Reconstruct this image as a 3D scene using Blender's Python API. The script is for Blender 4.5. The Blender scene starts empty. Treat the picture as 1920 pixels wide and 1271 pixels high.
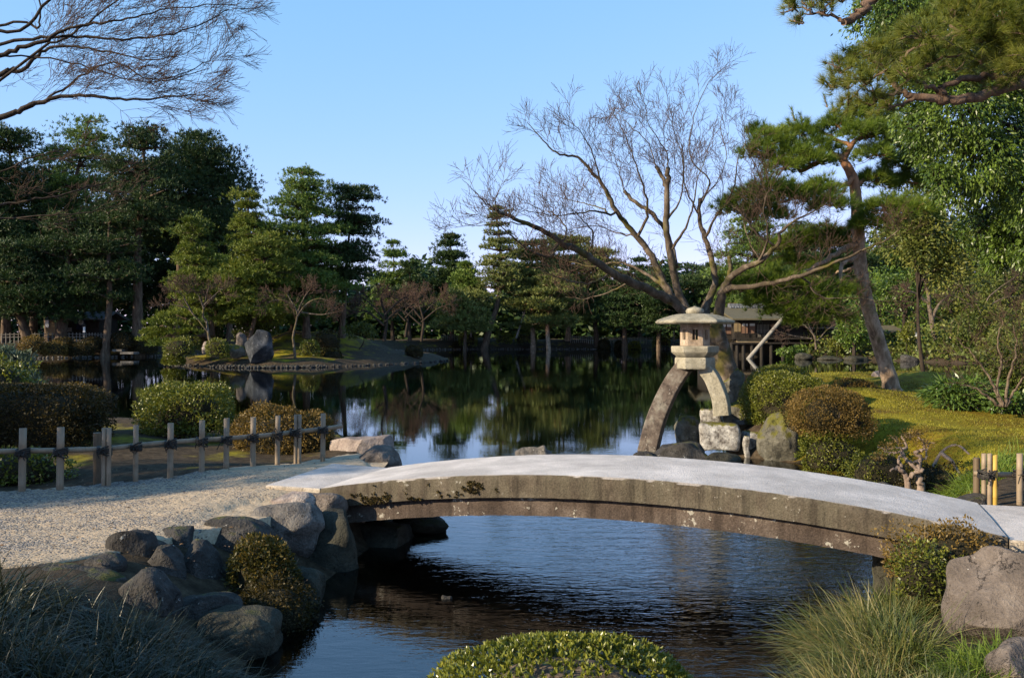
import bpy, bmesh, math, random
import numpy as np
from mathutils import Vector, noise

# ------------------------------------------------------------------ camera, sky, sun, exposure
SC = bpy.context.scene
COL = SC.collection
F, CX, HY, EYE = 1627.0, 960.0, 622.0, 2.27        # focal length and horizon in photo pixels, eye above the water
cam_d = bpy.data.cameras.new('camera')
cam = bpy.data.objects.new('camera', cam_d); COL.objects.link(cam)
cam.location = (0, 0, EYE); cam.rotation_euler = (math.radians(90), 0, 0)
cam_d.sensor_width = 36; cam_d.lens = 36 * F / 1920; cam_d.shift_y = -13.5 / 1920
cam_d.clip_start = 0.05; cam_d.clip_end = 3000
SC.camera = cam

SUN_EL, SUN_AZ = math.radians(23), math.radians(26)   # light travels along (cos az, sin az)
world = bpy.data.worlds.new('World'); SC.world = world; world.use_nodes = True
wn = world.node_tree.nodes; wl = world.node_tree.links
sky = wn.new('ShaderNodeTexSky'); sky.sky_type = 'NISHITA'; sky.sun_disc = False
sky.sun_elevation = SUN_EL
# compass direction of the sun (towards it): -(cos az, sin az); rotation is measured from +Y clockwise
sky.sun_rotation = math.atan2(-math.cos(SUN_AZ), -math.sin(SUN_AZ))
sky.altitude = 50; sky.air_density = 0.9; sky.dust_density = 0.0; sky.ozone_density = 6.0
# per channel response: the photo's soft tone curve and cool white balance
ssep = wn.new('ShaderNodeSeparateColor'); scmb = wn.new('ShaderNodeCombineColor'); wl.new(sky.outputs[0], ssep.inputs[0])
for _k, (_e, _t) in enumerate(((0.745, 1.60), (0.39, 2.05), (0.36, 2.75))):
    _p = wn.new('ShaderNodeMath'); _p.operation = 'POWER'; _p.inputs[1].default_value = _e; wl.new(ssep.outputs[_k], _p.inputs[0])
    _m = wn.new('ShaderNodeMath'); _m.operation = 'MULTIPLY'; _m.inputs[1].default_value = _t; wl.new(_p.outputs[0], _m.inputs[0]); wl.new(_m.outputs[0], scmb.inputs[_k])
wl.new(scmb.outputs[0], wn['Background'].inputs[0])
wn['Background'].inputs[1].default_value = 0.125
sun_d = bpy.data.lights.new('sun', 'SUN'); sun_d.energy = 5.0; sun_d.angle = math.radians(0.55)
sun_d.color = (1.0, 0.83, 0.58)
sun = bpy.data.objects.new('sun', sun_d); COL.objects.link(sun)
ldir = Vector((math.cos(SUN_AZ) * math.cos(SUN_EL), math.sin(SUN_AZ) * math.cos(SUN_EL), -math.sin(SUN_EL)))
sun.rotation_euler = ldir.to_track_quat('-Z', 'Y').to_euler()
sun.location = (-40, -20, 40)
vs = SC.view_settings; vs.view_transform = 'Standard'; vs.look = 'None'; vs.exposure = 1.0; vs.gamma = 1.0

# ------------------------------------------------------------------ helpers
def P(px, py, d):
    return np.array(((px - CX) / F * d, d, EYE - (py - HY) / F * d))
def G(px, py, z=0.0):
    d = (EYE - z) * F / (py - HY)
    return np.array(((px - CX) / F * d, d, z))
def rs(seed): return np.random.RandomState(seed)
def nrm(v):
    v = np.asarray(v, float)
    return v / np.maximum(np.linalg.norm(v, axis=-1, keepdims=True), 1e-9)
def tag(o, label, cat, group=None, kind=None):
    if label: o['label'] = label
    if cat: o['category'] = cat
    if group: o['group'] = group
    if kind: o['kind'] = kind
    return o
def thing(name, loc, label, cat, group=None, rotz=0.0):
    o = bpy.data.objects.new(name, None); COL.objects.link(o)
    o.location = tuple(float(c) for c in loc); o.rotation_euler = (0, 0, rotz)
    o.empty_display_size = 0.2
    return tag(o, label, cat, group)

class Geo:
    """collects vertices and polygons, builds ONE mesh object"""
    def __init__(self):
        self.v = []; self.f = []; self.n = 0; self.mi = []
    def add(self, v, f, mi=0):
        v = np.asarray(v, float).reshape(-1, 3); f = np.asarray(f, int)
        if len(v) == 0 or len(f) == 0: return self
        self.v.append(v); self.f.append(f + self.n); self.n += len(v); self.mi.append(mi)
        return self
    def build(self, name, mat, parent=None, smooth=True, origin=None):
        me = bpy.data.meshes.new(name)
        v = np.concatenate(self.v) if self.v else np.zeros((0, 3))
        off = np.zeros(3)
        if parent is not None:
            q_ = parent
            while q_ is not None: off = off + np.array(q_.location); q_ = q_.parent
        elif origin is not None: off = np.asarray(origin, float)
        v = v - off
        if parent is not None and abs(parent.rotation_euler[2]) > 1e-6:
            c, s = math.cos(-parent.rotation_euler[2]), math.sin(-parent.rotation_euler[2])
            v = np.stack((v[:, 0] * c - v[:, 1] * s, v[:, 0] * s + v[:, 1] * c, v[:, 2]), 1)
        me.vertices.add(len(v)); me.vertices.foreach_set('co', v.astype(np.float32).ravel())
        loops = np.concatenate([f.ravel() for f in self.f])
        tot = np.concatenate([np.full(len(f), f.shape[1]) for f in self.f])
        start = np.concatenate(([0], np.cumsum(tot)[:-1]))
        me.loops.add(len(loops)); me.loops.foreach_set('vertex_index', loops.astype(np.int32))
        me.polygons.add(len(tot)); me.polygons.foreach_set('loop_start', start.astype(np.int32))
        mats = mat if isinstance(mat, (list, tuple)) else [mat]
        for m in mats: me.materials.append(m)
        if len(mats) > 1:
            mi = np.concatenate([np.full(len(f), m) for f, m in zip(self.f, self.mi)])
            me.polygons.foreach_set('material_index', mi.astype(np.int32))
        me.update(calc_edges=True)
        me.polygons.foreach_set('use_smooth', np.full(len(tot), smooth))
        o = bpy.data.objects.new(name, me); COL.objects.link(o)
        if parent is not None: o.parent = parent
        else: o.location = tuple(float(c) for c in off)
        return o

def spline(pts, n):
    """Catmull-Rom through pts, n samples"""
    p = np.asarray(pts, float)
    if len(p) == 2: return p[0] + (p[1] - p[0]) * np.linspace(0, 1, n)[:, None]
    q = np.vstack((2 * p[0] - p[1], p, 2 * p[-1] - p[-2]))
    t = np.linspace(0, len(p) - 1 - 1e-6, n); i = t.astype(int); u = (t - i)[:, None]
    a, b, c, d = q[i], q[i + 1], q[i + 2], q[i + 3]
    return 0.5 * (2 * b + (c - a) * u + (2 * a - 5 * b + 4 * c - d) * u * u + (3 * b - a - 3 * c + d) * u ** 3)
def tube(geo, pts, rad, sides=6, cap=True, mi=0, rough=0.0, rng=None):
    p = np.asarray(pts, float); n = len(p); rad = np.broadcast_to(np.asarray(rad, float), (n,))
    t = np.empty_like(p); t[1:-1] = p[2:] - p[:-2]; t[0] = p[1] - p[0]; t[-1] = p[-1] - p[-2]
    t = nrm(t); m = np.abs(t.mean(0)); ref = np.zeros(3); ref[int(np.argmin(m))] = 1
    a = nrm(np.cross(t, ref)); b = np.cross(t, a)
    th = np.arange(sides) * 2 * math.pi / sides
    rr = rad[:, None, None]
    if rough and rng is not None: rr = rr * (1 + rough * rng.uniform(-1, 1, (n, sides, 1)))
    v = p[:, None] + rr * (a[:, None] * np.cos(th)[None, :, None] + b[:, None] * np.sin(th)[None, :, None])
    i = np.arange(n - 1)[:, None] * sides; j = np.arange(sides)[None]; k = (j + 1) % sides
    f = np.stack((i + j, i + k, i + sides + k, i + sides + j), -1).reshape(-1, 4)
    geo.add(v.reshape(-1, 3), f, mi)
    if cap:
        geo.add(v[-1], np.arange(sides)[None], mi); geo.add(v[0], np.arange(sides)[::-1][None], mi)
def box(geo, c, half, rotz=0.0, mi=0, taper=1.0):
    s = np.array([[-1,-1,-1],[1,-1,-1],[1,1,-1],[-1,1,-1],[-1,-1,1],[1,-1,1],[1,1,1],[-1,1,1]], float) * np.asarray(half, float)
    s[4:, :2] *= taper
    co, si = math.cos(rotz), math.sin(rotz)
    s = np.stack((s[:, 0] * co - s[:, 1] * si, s[:, 0] * si + s[:, 1] * co, s[:, 2]), 1)
    geo.add(s + np.asarray(c, float), [[0,3,2,1],[4,5,6,7],[0,1,5,4],[1,2,6,5],[2,3,7,6],[3,0,4,7]], mi)
    return geo
def lathe(geo, c, prof, sides=6, rot=0.0, mi=0, jitter=0.0, rng=None):
    """rings of (radius, z) round a vertical axis; first and last rings are capped"""
    th = rot + np.arange(sides) * 2 * math.pi / sides
    v = []
    for r, z in prof:
        v.append(np.stack((r * np.cos(th), r * np.sin(th), np.full(sides, z)), 1))
    v = np.array(v) + np.asarray(c, float)
    if jitter and rng is not None: v = v + rng.uniform(-jitter, jitter, v.shape)
    n = len(prof); i = np.arange(n - 1)[:, None] * sides; j = np.arange(sides)[None]; k = (j + 1) % sides
    f = np.stack((i + j, i + k, i + sides + k, i + sides + j), -1).reshape(-1, 4)
    geo.add(v.reshape(-1, 3), f, mi)
    geo.add(v[0], np.arange(sides)[::-1][None], mi); geo.add(v[-1], np.arange(sides)[None], mi)
def leaf_quads(geo, c, d, L, W, rng, mi=0, side=None, fold=0.0):
    """diamond leaves from c along d"""
    n = len(c)
    if n == 0: return
    if side is None: side = nrm(np.cross(d, rng.normal(size=(n, 3))))
    L = np.broadcast_to(np.asarray(L, float), (n,))[:, None]; W = np.broadcast_to(np.asarray(W, float), (n,))[:, None]
    up = np.cross(side, d) * fold * W
    v = np.stack((c, c + d * L * 0.45 + side * W * 0.5 + up, c + d * L, c + d * L * 0.45 - side * W * 0.5 + up), 1).reshape(-1, 3)
    geo.add(v, np.arange(4 * n).reshape(n, 4), mi)
def needles(geo, c, d, L, W, rng, mi=0):
    n = len(c)
    if n == 0: return
    side = nrm(np.cross(d, rng.normal(size=(n, 3))))
    L = np.broadcast_to(np.asarray(L, float), (n,))[:, None]; W = np.broadcast_to(np.asarray(W, float), (n,))[:, None]
    v = np.stack((c - side * W * 0.5, c + side * W * 0.5, c + d * L), 1).reshape(-1, 3)
    geo.add(v, np.arange(3 * n).reshape(n, 3), mi)

# ------------------------------------------------------------------ materials
def newmat(name):
    m = bpy.data.materials.new(name); m.use_nodes = True
    nt = m.node_tree; nt.nodes.clear()
    out = nt.nodes.new('ShaderNodeOutputMaterial')
    return m, nt, out
def node(nt, kind, **kw):
    n = nt.nodes.new(kind)
    for k, v in kw.items():
        if k.startswith('i_'):
            key = k[2:]; key = int(key) if key.isdigit() else key.replace('_', ' ')
            n.inputs[key].default_value = v
        else: setattr(n, k, v)
    return n
def ramp(nt, src, stops):
    r = nt.nodes.new('ShaderNodeValToRGB'); e = r.color_ramp.elements
    while len(e) < len(stops): e.new(0.5)
    for el, (p, c) in zip(e, stops):
        el.position = p; el.color = (*c, 1) if len(c) == 3 else c
    nt.links.new(src, r.inputs[0]); return r.outputs[0]
def tnoise(nt, co, scale, detail=4.0, rough=0.55, dist=0.0):
    n = node(nt, 'ShaderNodeTexNoise'); n.inputs['Scale'].default_value = scale
    n.inputs['Detail'].default_value = detail; n.inputs['Roughness'].default_value = rough
    n.inputs['Distortion'].default_value = dist
    nt.links.new(co, n.inputs['Vector']); return n.outputs[0]
def mapped(nt, co, scale):
    m = node(nt, 'ShaderNodeMapping'); m.inputs['Scale'].default_value = scale
    nt.links.new(co, m.inputs[0]); return m.outputs[0]
def mixc(nt, fac, a, b, mode='MIX'):
    n = node(nt, 'ShaderNodeMix', data_type='RGBA', blend_type=mode)
    for sock, val in ((n.inputs[0], fac), (n.inputs[6], a), (n.inputs[7], b)):
        if isinstance(val, bpy.types.NodeSocket): nt.links.new(val, sock)
        elif isinstance(val, (int, float)): sock.default_value = val
        else: sock.default_value = (*val, 1)
    return n.outputs[2]
def math_(nt, op, a, b=None, clamp=False):
    n = node(nt, 'ShaderNodeMath', operation=op, use_clamp=clamp)
    for s, v in zip(n.inputs, (a, b)):
        if v is None: continue
        if isinstance(v, bpy.types.NodeSocket): nt.links.new(v, s)
        else: s.default_value = v
    return n.outputs[0]
def maprange(nt, v, a, b, c=0.0, d=1.0):
    n = node(nt, 'ShaderNodeMapRange', clamp=True)
    nt.links.new(v, n.inputs[0])
    for i, x in enumerate((a, b, c, d)): n.inputs[i + 1].default_value = x
    return n.outputs[0]
def principled(nt, out, col, rough=0.8, bump=None, strength=0.5, dist=0.02, spec=0.3):
    p = node(nt, 'ShaderNodeBsdfPrincipled')
    p.inputs['Specular IOR Level'].default_value = spec
    if isinstance(col, bpy.types.NodeSocket): nt.links.new(col, p.inputs['Base Color'])
    else: p.inputs['Base Color'].default_value = (*col, 1)
    if isinstance(rough, bpy.types.NodeSocket): nt.links.new(rough, p.inputs['Roughness'])
    else: p.inputs['Roughness'].default_value = rough
    if bump is not None:
        b = node(nt, 'ShaderNodeBump'); b.inputs['Strength'].default_value = strength; b.inputs['Distance'].default_value = dist
        nt.links.new(bump, b.inputs['Height']); nt.links.new(b.outputs[0], p.inputs['Normal'])
    nt.links.new(p.outputs[0], out.inputs[0]); return p
def co_obj(nt): return node(nt, 'ShaderNodeTexCoord').outputs['Object']
def co_pos(nt): return node(nt, 'ShaderNodeNewGeometry').outputs['Position']

def leaf_mat(name, dark, mid, light, trans=0.3, rough=0.5, clump=0.6, spec=0.25, var=1.0):
    """leaf colours vary leaf by leaf and clump by clump"""
    m, nt, out = newmat(name)
    geo = node(nt, 'ShaderNodeNewGeometry')
    ri = geo.outputs['Random Per Island']
    cn = tnoise(nt, co_pos(nt), clump, 3.0)
    mixv = math_(nt, 'ADD', math_(nt, 'MULTIPLY', ri, 0.5 * var), math_(nt, 'MULTIPLY', maprange(nt, cn, 0.3, 0.7), 0.5))
    c = ramp(nt, mixv, [(0.1, dark), (0.5, mid), (0.95, light)])
    p = node(nt, 'ShaderNodeBsdfPrincipled'); p.inputs['Roughness'].default_value = rough
    p.inputs['Specular IOR Level'].default_value = spec
    nt.links.new(c, p.inputs['Base Color'])
    t = node(nt, 'ShaderNodeBsdfTranslucent'); nt.links.new(mixc(nt, 1.0, c, (1.0, 1.0, 0.55), 'MULTIPLY'), t.inputs[0])
    ms = node(nt, 'ShaderNodeMixShader'); ms.inputs[0].default_value = trans
    nt.links.new(p.outputs[0], ms.inputs[1]); nt.links.new(t.outputs[0], ms.inputs[2])
    nt.links.new(ms.outputs[0], out.inputs[0]); return m

def bark_mat(name, a, b, c, moss=None, moss_amt=0.5, scale=1.0, streak=(14, 14, 3), bump=0.6, upper=None, zr=(0, 1)):
    m, nt, out = newmat(name); co = co_obj(nt)
    n1 = tnoise(nt, mapped(nt, co, tuple(s * scale for s in streak)), 1.0, 5, 0.65, 0.6)
    n2 = tnoise(nt, co, 1.7 * scale, 4)
    col = ramp(nt, n1, [(0.3, a), (0.5, b), (0.72, c)])
    if moss:
        f = maprange(nt, n2, 0.62 - 0.3 * moss_amt, 0.72 - 0.3 * moss_amt)
        col = mixc(nt, math_(nt, 'MULTIPLY', f, 0.85), col, moss)
    if upper:        # pine bark turns thin and orange higher up
        sz = node(nt, 'ShaderNodeSeparateXYZ'); nt.links.new(co, sz.inputs[0])
        uc = ramp(nt, n1, [(0.3, tuple(x * 0.45 for x in upper)), (0.55, upper), (0.75, tuple(min(1, x * 1.35) for x in upper))])
        col = mixc(nt, maprange(nt, math_(nt, 'ADD', sz.outputs[2], n2), zr[0], zr[1]), col, uc)
    principled(nt, out, col, 0.9, n1, bump, 0.03, 0.15); return m

def rock_mat(name, a, b, c, moss=(0.10, 0.11, 0.02), moss_amt=0.3, lichen=(0.42, 0.40, 0.36), lich_amt=0.25, scale=1.0, bump=0.5):
    """stone with blotches, lichen spots and moss lying on its upward faces"""
    m, nt, out = newmat(name); co = co_obj(nt)
    n1 = tnoise(nt, co, 3.5 * scale, 6, 0.62); n2 = tnoise(nt, co, 11 * scale, 5, 0.7); n3 = tnoise(nt, co, 45 * scale, 3, 0.6)
    col = ramp(nt, n1, [(0.32, a), (0.5, b), (0.68, c)])
    col = mixc(nt, 0.55, col, ramp(nt, n3, [(0.3, (0.45, 0.45, 0.45)), (0.7, (1, 1, 1))]), 'MULTIPLY')
    lf = maprange(nt, n2, 0.70 - 0.2 * lich_amt, 0.74 - 0.2 * lich_amt)
    col = mixc(nt, math_(nt, 'MULTIPLY', lf, 0.8 if lich_amt > 0 else 0.0), col, lichen)
    nz = node(nt, 'ShaderNodeSeparateXYZ'); nt.links.new(node(nt, 'ShaderNodeNewGeometry').outputs['Normal'], nz.inputs[0])
    mz = math_(nt, 'ADD', math_(nt, 'MULTIPLY', nz.outputs[2], 0.35), n1)
    mf = maprange(nt, mz, 1.0 - 0.5 * moss_amt, 1.1 - 0.5 * moss_amt)
    mcol = mixc(nt, n3, tuple(x * 0.55 for x in moss), tuple(min(1, x * 1.5) for x in moss))
    col = mixc(nt, mf, col, mcol)
    vr = node(nt, 'ShaderNodeTexVoronoi', feature='DISTANCE_TO_EDGE'); vr.inputs['Scale'].default_value = 2.6 * scale
    wob = node(nt, 'ShaderNodeVectorMath', operation='MULTIPLY_ADD'); wob.inputs[1].default_value = (1, 1, 1); nt.links.new(co, wob.inputs[0])
    cmb = node(nt, 'ShaderNodeCombineXYZ')
    for _k, _n in enumerate((n1, n2, n3)): nt.links.new(math_(nt, 'MULTIPLY', _n, 0.45), cmb.inputs[_k])
    nt.links.new(cmb.outputs[0], wob.inputs[2]); nt.links.new(wob.outputs[0], vr.inputs['Vector'])
    crack = math_(nt, 'MULTIPLY', maprange(nt, vr.outputs['Distance'], 0.0, 0.022, 1.0, 0.0), maprange(nt, n2, 0.46, 0.56))
    n4 = tnoise(nt, co, 130 * scale, 2, 0.6)
    col = mixc(nt, math_(nt, 'MULTIPLY', crack, 0.75), col, tuple(x * 0.25 for x in a))
    col = mixc(nt, 0.35, col, ramp(nt, n4, [(0.3, (0.45, 0.45, 0.45)), (0.66, (1.25, 1.25, 1.25))]), 'MULTIPLY')
    h = math_(nt, 'ADD', math_(nt, 'MULTIPLY', n1, 1.0), math_(nt, 'ADD', math_(nt, 'MULTIPLY', n2, 0.6), math_(nt, 'MULTIPLY', n3, 0.35)))
    h = math_(nt, 'SUBTRACT', math_(nt, 'ADD', h, math_(nt, 'MULTIPLY', n4, 0.12)), math_(nt, 'MULTIPLY', crack, 0.5))
    principled(nt, out, col, 0.85, h, min(1.0, bump * 1.7), 0.05, 0.2); return m

M = {}
# foliage
M['pine_dark'] = leaf_mat('pine_needles_dark', (0.013, 0.028, 0.011), (0.030, 0.058, 0.017), (0.068, 0.098, 0.026), 0.15, 0.5, 0.35)
M['pine_mid'] = leaf_mat('pine_needles_mid', (0.0408, 0.0792, 0.0168), (0.0918, 0.1484, 0.0269), (0.1734, 0.2278, 0.0437), 0.15, 0.5, 0.35)
M['pine_gold'] = leaf_mat('pine_needles_golden', (0.045, 0.072, 0.011), (0.105, 0.138, 0.019), (0.21, 0.225, 0.036), 0.2, 0.5, 0.35)
M['pine_olive'] = leaf_mat('pine_needles_olive', (0.06, 0.08, 0.0236), (0.12, 0.144, 0.0371), (0.2, 0.21, 0.0607), 0.15, 0.5, 0.3)
M['pine_hero'] = leaf_mat('pine_needles_fresh', (0.042, 0.080, 0.012), (0.115, 0.175, 0.022), (0.225, 0.270, 0.040), 0.32, 0.42, 1.2)
M['azalea_near'] = leaf_mat('azalea_tips', (0.016, 0.020, 0.006), (0.052, 0.050, 0.012), (0.20, 0.125, 0.022), 0.25, 0.45, 5.0)
M['lawn'] = leaf_mat('lawn_moss_tips', (0.070, 0.062, 0.009), (0.150, 0.140, 0.014), (0.26, 0.235, 0.026), 0.2, 0.6, 0.9)
M['dead_leaf'] = leaf_mat('fallen_leaf', (0.07, 0.04, 0.02), (0.16, 0.09, 0.04), (0.28, 0.18, 0.08), 0.1, 0.6, 3.0)
M['pine_near'] = leaf_mat('pine_needles_near', (0.045, 0.070, 0.011), (0.120, 0.145, 0.020), (0.22, 0.215, 0.040), 0.25, 0.42, 2.0)
M['broad'] = leaf_mat('broad_leaves', (0.024, 0.048, 0.008), (0.068, 0.115, 0.015), (0.150, 0.215, 0.034), 0.22, 0.38, 1.0, 0.4)
M['broad_far'] = leaf_mat('broad_leaves_dull', (0.032, 0.048, 0.0104), (0.0768, 0.0992, 0.0182), (0.16, 0.16, 0.0338), 0.2, 0.5, 0.5)
M['azalea'] = leaf_mat('azalea_leaves', (0.0473, 0.0624, 0.0077), (0.1148, 0.13, 0.0154), (0.216, 0.208, 0.0286), 0.25, 0.42, 4.0, 0.4)
M['azalea_brown'] = leaf_mat('azalea_leaves_bronze', (0.066, 0.044, 0.0108), (0.144, 0.0935, 0.0234), (0.222, 0.1485, 0.0405), 0.25, 0.5, 4.0)
M['hedge_dark'] = leaf_mat('hedge_leaves', (0.014, 0.013, 0.005), (0.034, 0.028, 0.009), (0.095, 0.065, 0.018), 0.35, 0.5, 3.0)
M['bush_clip'] = leaf_mat('clipped_bush_leaves', (0.052, 0.0715, 0.01), (0.143, 0.1625, 0.022), (0.273, 0.26, 0.045), 0.25, 0.33, 5.0, 0.6)
M['bluegreen'] = leaf_mat('blue_green_foliage', (0.040, 0.060, 0.035), (0.075, 0.100, 0.060), (0.120, 0.150, 0.095), 0.2, 0.5, 2.0)
M['bamboo_grass'] = leaf_mat('bamboo_grass_leaves', (0.0325, 0.065, 0.011), (0.078, 0.1365, 0.0242), (0.143, 0.208, 0.0495), 0.25, 0.35, 2.0, 0.5)
M['sedge'] = leaf_mat('sedge_blades', (0.036, 0.054, 0.012), (0.085, 0.108, 0.026), (0.25, 0.20, 0.085), 0.25, 0.45, 3.0, 0.4, 1.2)
M['sedge_shade'] = leaf_mat('shaded_sedge_blades', (0.010, 0.017, 0.009), (0.024, 0.033, 0.018), (0.075, 0.070, 0.042), 0.2, 0.4, 3.0, 0.4)  # sedge in darker tones that hold the shade of the lower left
M['tuft'] = leaf_mat('tuft_blades', (0.0585, 0.0975, 0.0132), (0.1105, 0.169, 0.022), (0.182, 0.234, 0.0385), 0.3, 0.45, 3.0)
# bark
M['bark_pine'] = bark_mat('pine_bark', (0.05, 0.030, 0.020), (0.16, 0.10, 0.065), (0.34, 0.24, 0.17), None, 0, 1.0, (9, 9, 3.5), 1.0)
M['bark_red'] = bark_mat('red_pine_bark', (0.085, 0.058, 0.042), (0.25, 0.18, 0.125), (0.46, 0.36, 0.27), (0.10, 0.10, 0.03), 0.1, 1.0, (7, 7, 4), 1.0, (0.29, 0.15, 0.085), (3.4, 5.4))
M['bark_brown'] = bark_mat('brown_pine_bark', (0.05, 0.034, 0.026), (0.14, 0.092, 0.066), (0.25, 0.175, 0.13), None, 0, 1.0, (7, 7, 4), 1.0)
M['bark_dark'] = bark_mat('dark_bark', (0.014, 0.010, 0.008), (0.032, 0.024, 0.018), (0.065, 0.050, 0.040), None, 0, 0.6)
M['bark_far'] = bark_mat('far_pine_bark', (0.040, 0.026, 0.018), (0.085, 0.060, 0.042), (0.16, 0.12, 0.085), None, 0, 0.5)
M['bark_bare'] = bark_mat('maple_bark', (0.040, 0.030, 0.022), (0.095, 0.073, 0.055), (0.21, 0.17, 0.135), (0.09, 0.08, 0.020), 0.2, 1.0, (6, 6, 4))
M['bark_moss'] = bark_mat('mossy_bark', (0.035, 0.027, 0.019), (0.085, 0.066, 0.048), (0.20, 0.16, 0.125), (0.085, 0.075, 0.018), 0.30, 1.0, (6, 6, 4))
M['twig'] = bark_mat('twig_bark', (0.032, 0.021, 0.016), (0.070, 0.045, 0.034), (0.13, 0.085, 0.062), None, 0, 1.0)
M['twig_pale'] = bark_mat('pale_twig_bark', (0.10, 0.075, 0.06), (0.18, 0.135, 0.11), (0.28, 0.22, 0.18), None, 0, 1.0)
M['stem'] = bark_mat('shrub_stem_bark', (0.05, 0.035, 0.025), (0.12, 0.09, 0.065), (0.24, 0.19, 0.14), None, 0, 2.0)
M['twig_warm'] = bark_mat('warm_twig_bark', (0.06, 0.042, 0.036), (0.11, 0.080, 0.068), (0.18, 0.135, 0.115), None, 0, 1.0)
M['core'] = bark_mat('shrub_inner_hull', (0.012, 0.011, 0.006), (0.028, 0.024, 0.013), (0.05, 0.042, 0.024), None, 0, 8.0, (5, 5, 5), 1.0)  # dark solid hull added inside the shrubs to stop light passing through
# stone
M['rock_dark'] = rock_mat('dark_rock', (0.024, 0.022, 0.021), (0.052, 0.048, 0.045), (0.10, 0.092, 0.085), (0.07, 0.07, 0.018), 0.35)
M['rock_grey'] = rock_mat('grey_rock', (0.08, 0.072, 0.066), (0.14, 0.127, 0.117), (0.24, 0.22, 0.20), (0.10, 0.10, 0.02), 0.12)
M['rock_pink'] = rock_mat('pinkish_rock', (0.20, 0.155, 0.135), (0.32, 0.26, 0.23), (0.43, 0.37, 0.33), moss_amt=0.0, lich_amt=0.2)
M['rock_brown'] = rock_mat('brown_boulder', (0.085, 0.070, 0.060), (0.145, 0.120, 0.104), (0.215, 0.183, 0.16), (0.06, 0.05, 0.02), 0.06, lich_amt=0.05)
M['rock_moss'] = rock_mat('mossy_rock', (0.08, 0.075, 0.06), (0.15, 0.14, 0.11), (0.24, 0.23, 0.19), (0.105, 0.098, 0.018), 0.8)
M['rock_bank'] = rock_mat('bank_rock', (0.024, 0.024, 0.018), (0.050, 0.047, 0.035), (0.085, 0.08, 0.06), (0.040, 0.044, 0.012), 0.3, lich_amt=0.0)
M['rock_blue'] = rock_mat('blue_black_rock', (0.012, 0.014, 0.018), (0.035, 0.040, 0.048), (0.10, 0.105, 0.115), moss_amt=0.0, lichen=(0.34, 0.34, 0.34), lich_amt=0.25, scale=0.5)
M['lichen_white'] = rock_mat('white_lichen_stone', (0.10, 0.085, 0.075), (0.40, 0.38, 0.35), (0.68, 0.66, 0.62), (0.13, 0.12, 0.016), 0.55, (0.12, 0.10, 0.09), 0.6, 2.2)
M['lantern'] = rock_mat('lantern_granite', (0.24, 0.215, 0.16), (0.34, 0.31, 0.235), (0.43, 0.395, 0.31), (0.17, 0.165, 0.07), 0.10, lich_amt=0.12, scale=1.6, bump=0.35)
M['lantern_fire'] = rock_mat('lantern_pink_granite', (0.30, 0.225, 0.16), (0.42, 0.33, 0.25), (0.52, 0.43, 0.34), (0.17, 0.165, 0.07), 0.0, lich_amt=0.1, scale=1.6, bump=0.3)
M['lantern_leg'] = rock_mat('weathered_leg_granite', (0.085, 0.065, 0.055), (0.15, 0.12, 0.10), (0.27, 0.25, 0.21), (0.16, 0.15, 0.05), 0.1, lich_amt=0.35, scale=1.3)
# ------------------------------------------------------------------ the land
POND = np.array([(4.0,15.9),(4.7,15.2),(5.4,14.6),(5.95,13.7),(6.05,12.4),(5.5,10.9),(4.75,9.4),(4.25,8.5),(3.85,7.9),(3.6,7.3),(2.95,6.8),(2.35,6.3),(1.95,5.4),(1.5,4.5),
    (0,4.3),(-1.25,4.4),(-1.75,5.5),(-1.85,6.6),(-1.75,7.5),(-1.55,8.6),(-1.45,9.6),(-1.35,10.8),(-1.75,12.2),(-2.1,13.6),(-3.1,16.3),(-5,17.3),(-9,18),(-13,20),(-17,25),
    (-24,38),(-32,55),(-39,68),(-41,74),(-32,80),(-22,92),(-12,108),(-5,112),(6,113),(20,113),(25,106),(23,84),(25,75),(29,68.5),(32.5,62),(37,58),(42,54),(36,46),(25,36),(16,29),
    (10,27),(7,25.5),(5.2,22),(4.6,19),(4.2,17.2)], float)
ISLE = np.array([(-25.5,64),(-23,59.5),(-19.5,56.2),(-15.5,54.2),(-12,55.5),(-9,59),(-6.5,63.5),(-5,68),(-5.5,75),(-9,84),(-17,86),(-24,78),(-26,70)], float)
def sdist(poly, x, y):
    """signed distance, negative inside"""
    q = np.stack((np.ravel(x), np.ravel(y)), 1); best = np.full(len(q), 1e9); ins = np.zeros(len(q), bool)
    a = poly; b = np.roll(poly, -1, 0)
    for (ax, ay), (bx, by) in zip(a, b):
        d = np.array((bx - ax, by - ay)); w = q - (ax, ay)
        t = np.clip(w @ d / (d @ d), 0, 1); best = np.minimum(best, np.hypot(w[:, 0] - t * d[0], w[:, 1] - t * d[1]))
        c = (ay > q[:, 1]) != (by > q[:, 1])
        if by != ay: ins ^= c & (q[:, 0] < (bx - ax) * (q[:, 1] - ay) / (by - ay) + ax)
    return np.where(ins, -best, best).reshape(np.shape(x))
def sm(a, b, x):
    t = np.clip((x - a) / (b - a), 0, 1); return t * t * (3 - 2 * t)
def bump2(x, y, cx, cy, rx, ry): return np.exp(-((x - cx) / rx) ** 2 - ((y - cy) / ry) ** 2)
RW = rs(5); WAVES = [(RW.uniform(0.3, 2.6), RW.uniform(0, 6.28), RW.uniform(0, 6.28)) for _ in range(14)]
def lumps(x, y):
    z = 0
    for k, a, ph in WAVES: z = z + np.sin(k * (x * math.cos(a) + y * math.sin(a)) + ph) / (1 + k)
    return z * 0.13
def pen(x, y):      # mask of the mossy peninsula on the right
    return sm(4.3, 5.0, x) * sm(9.5, 11.0, y) * sm(0.0, 1.0, 34 - y) * (1 - sm(16, 22, x))
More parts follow.
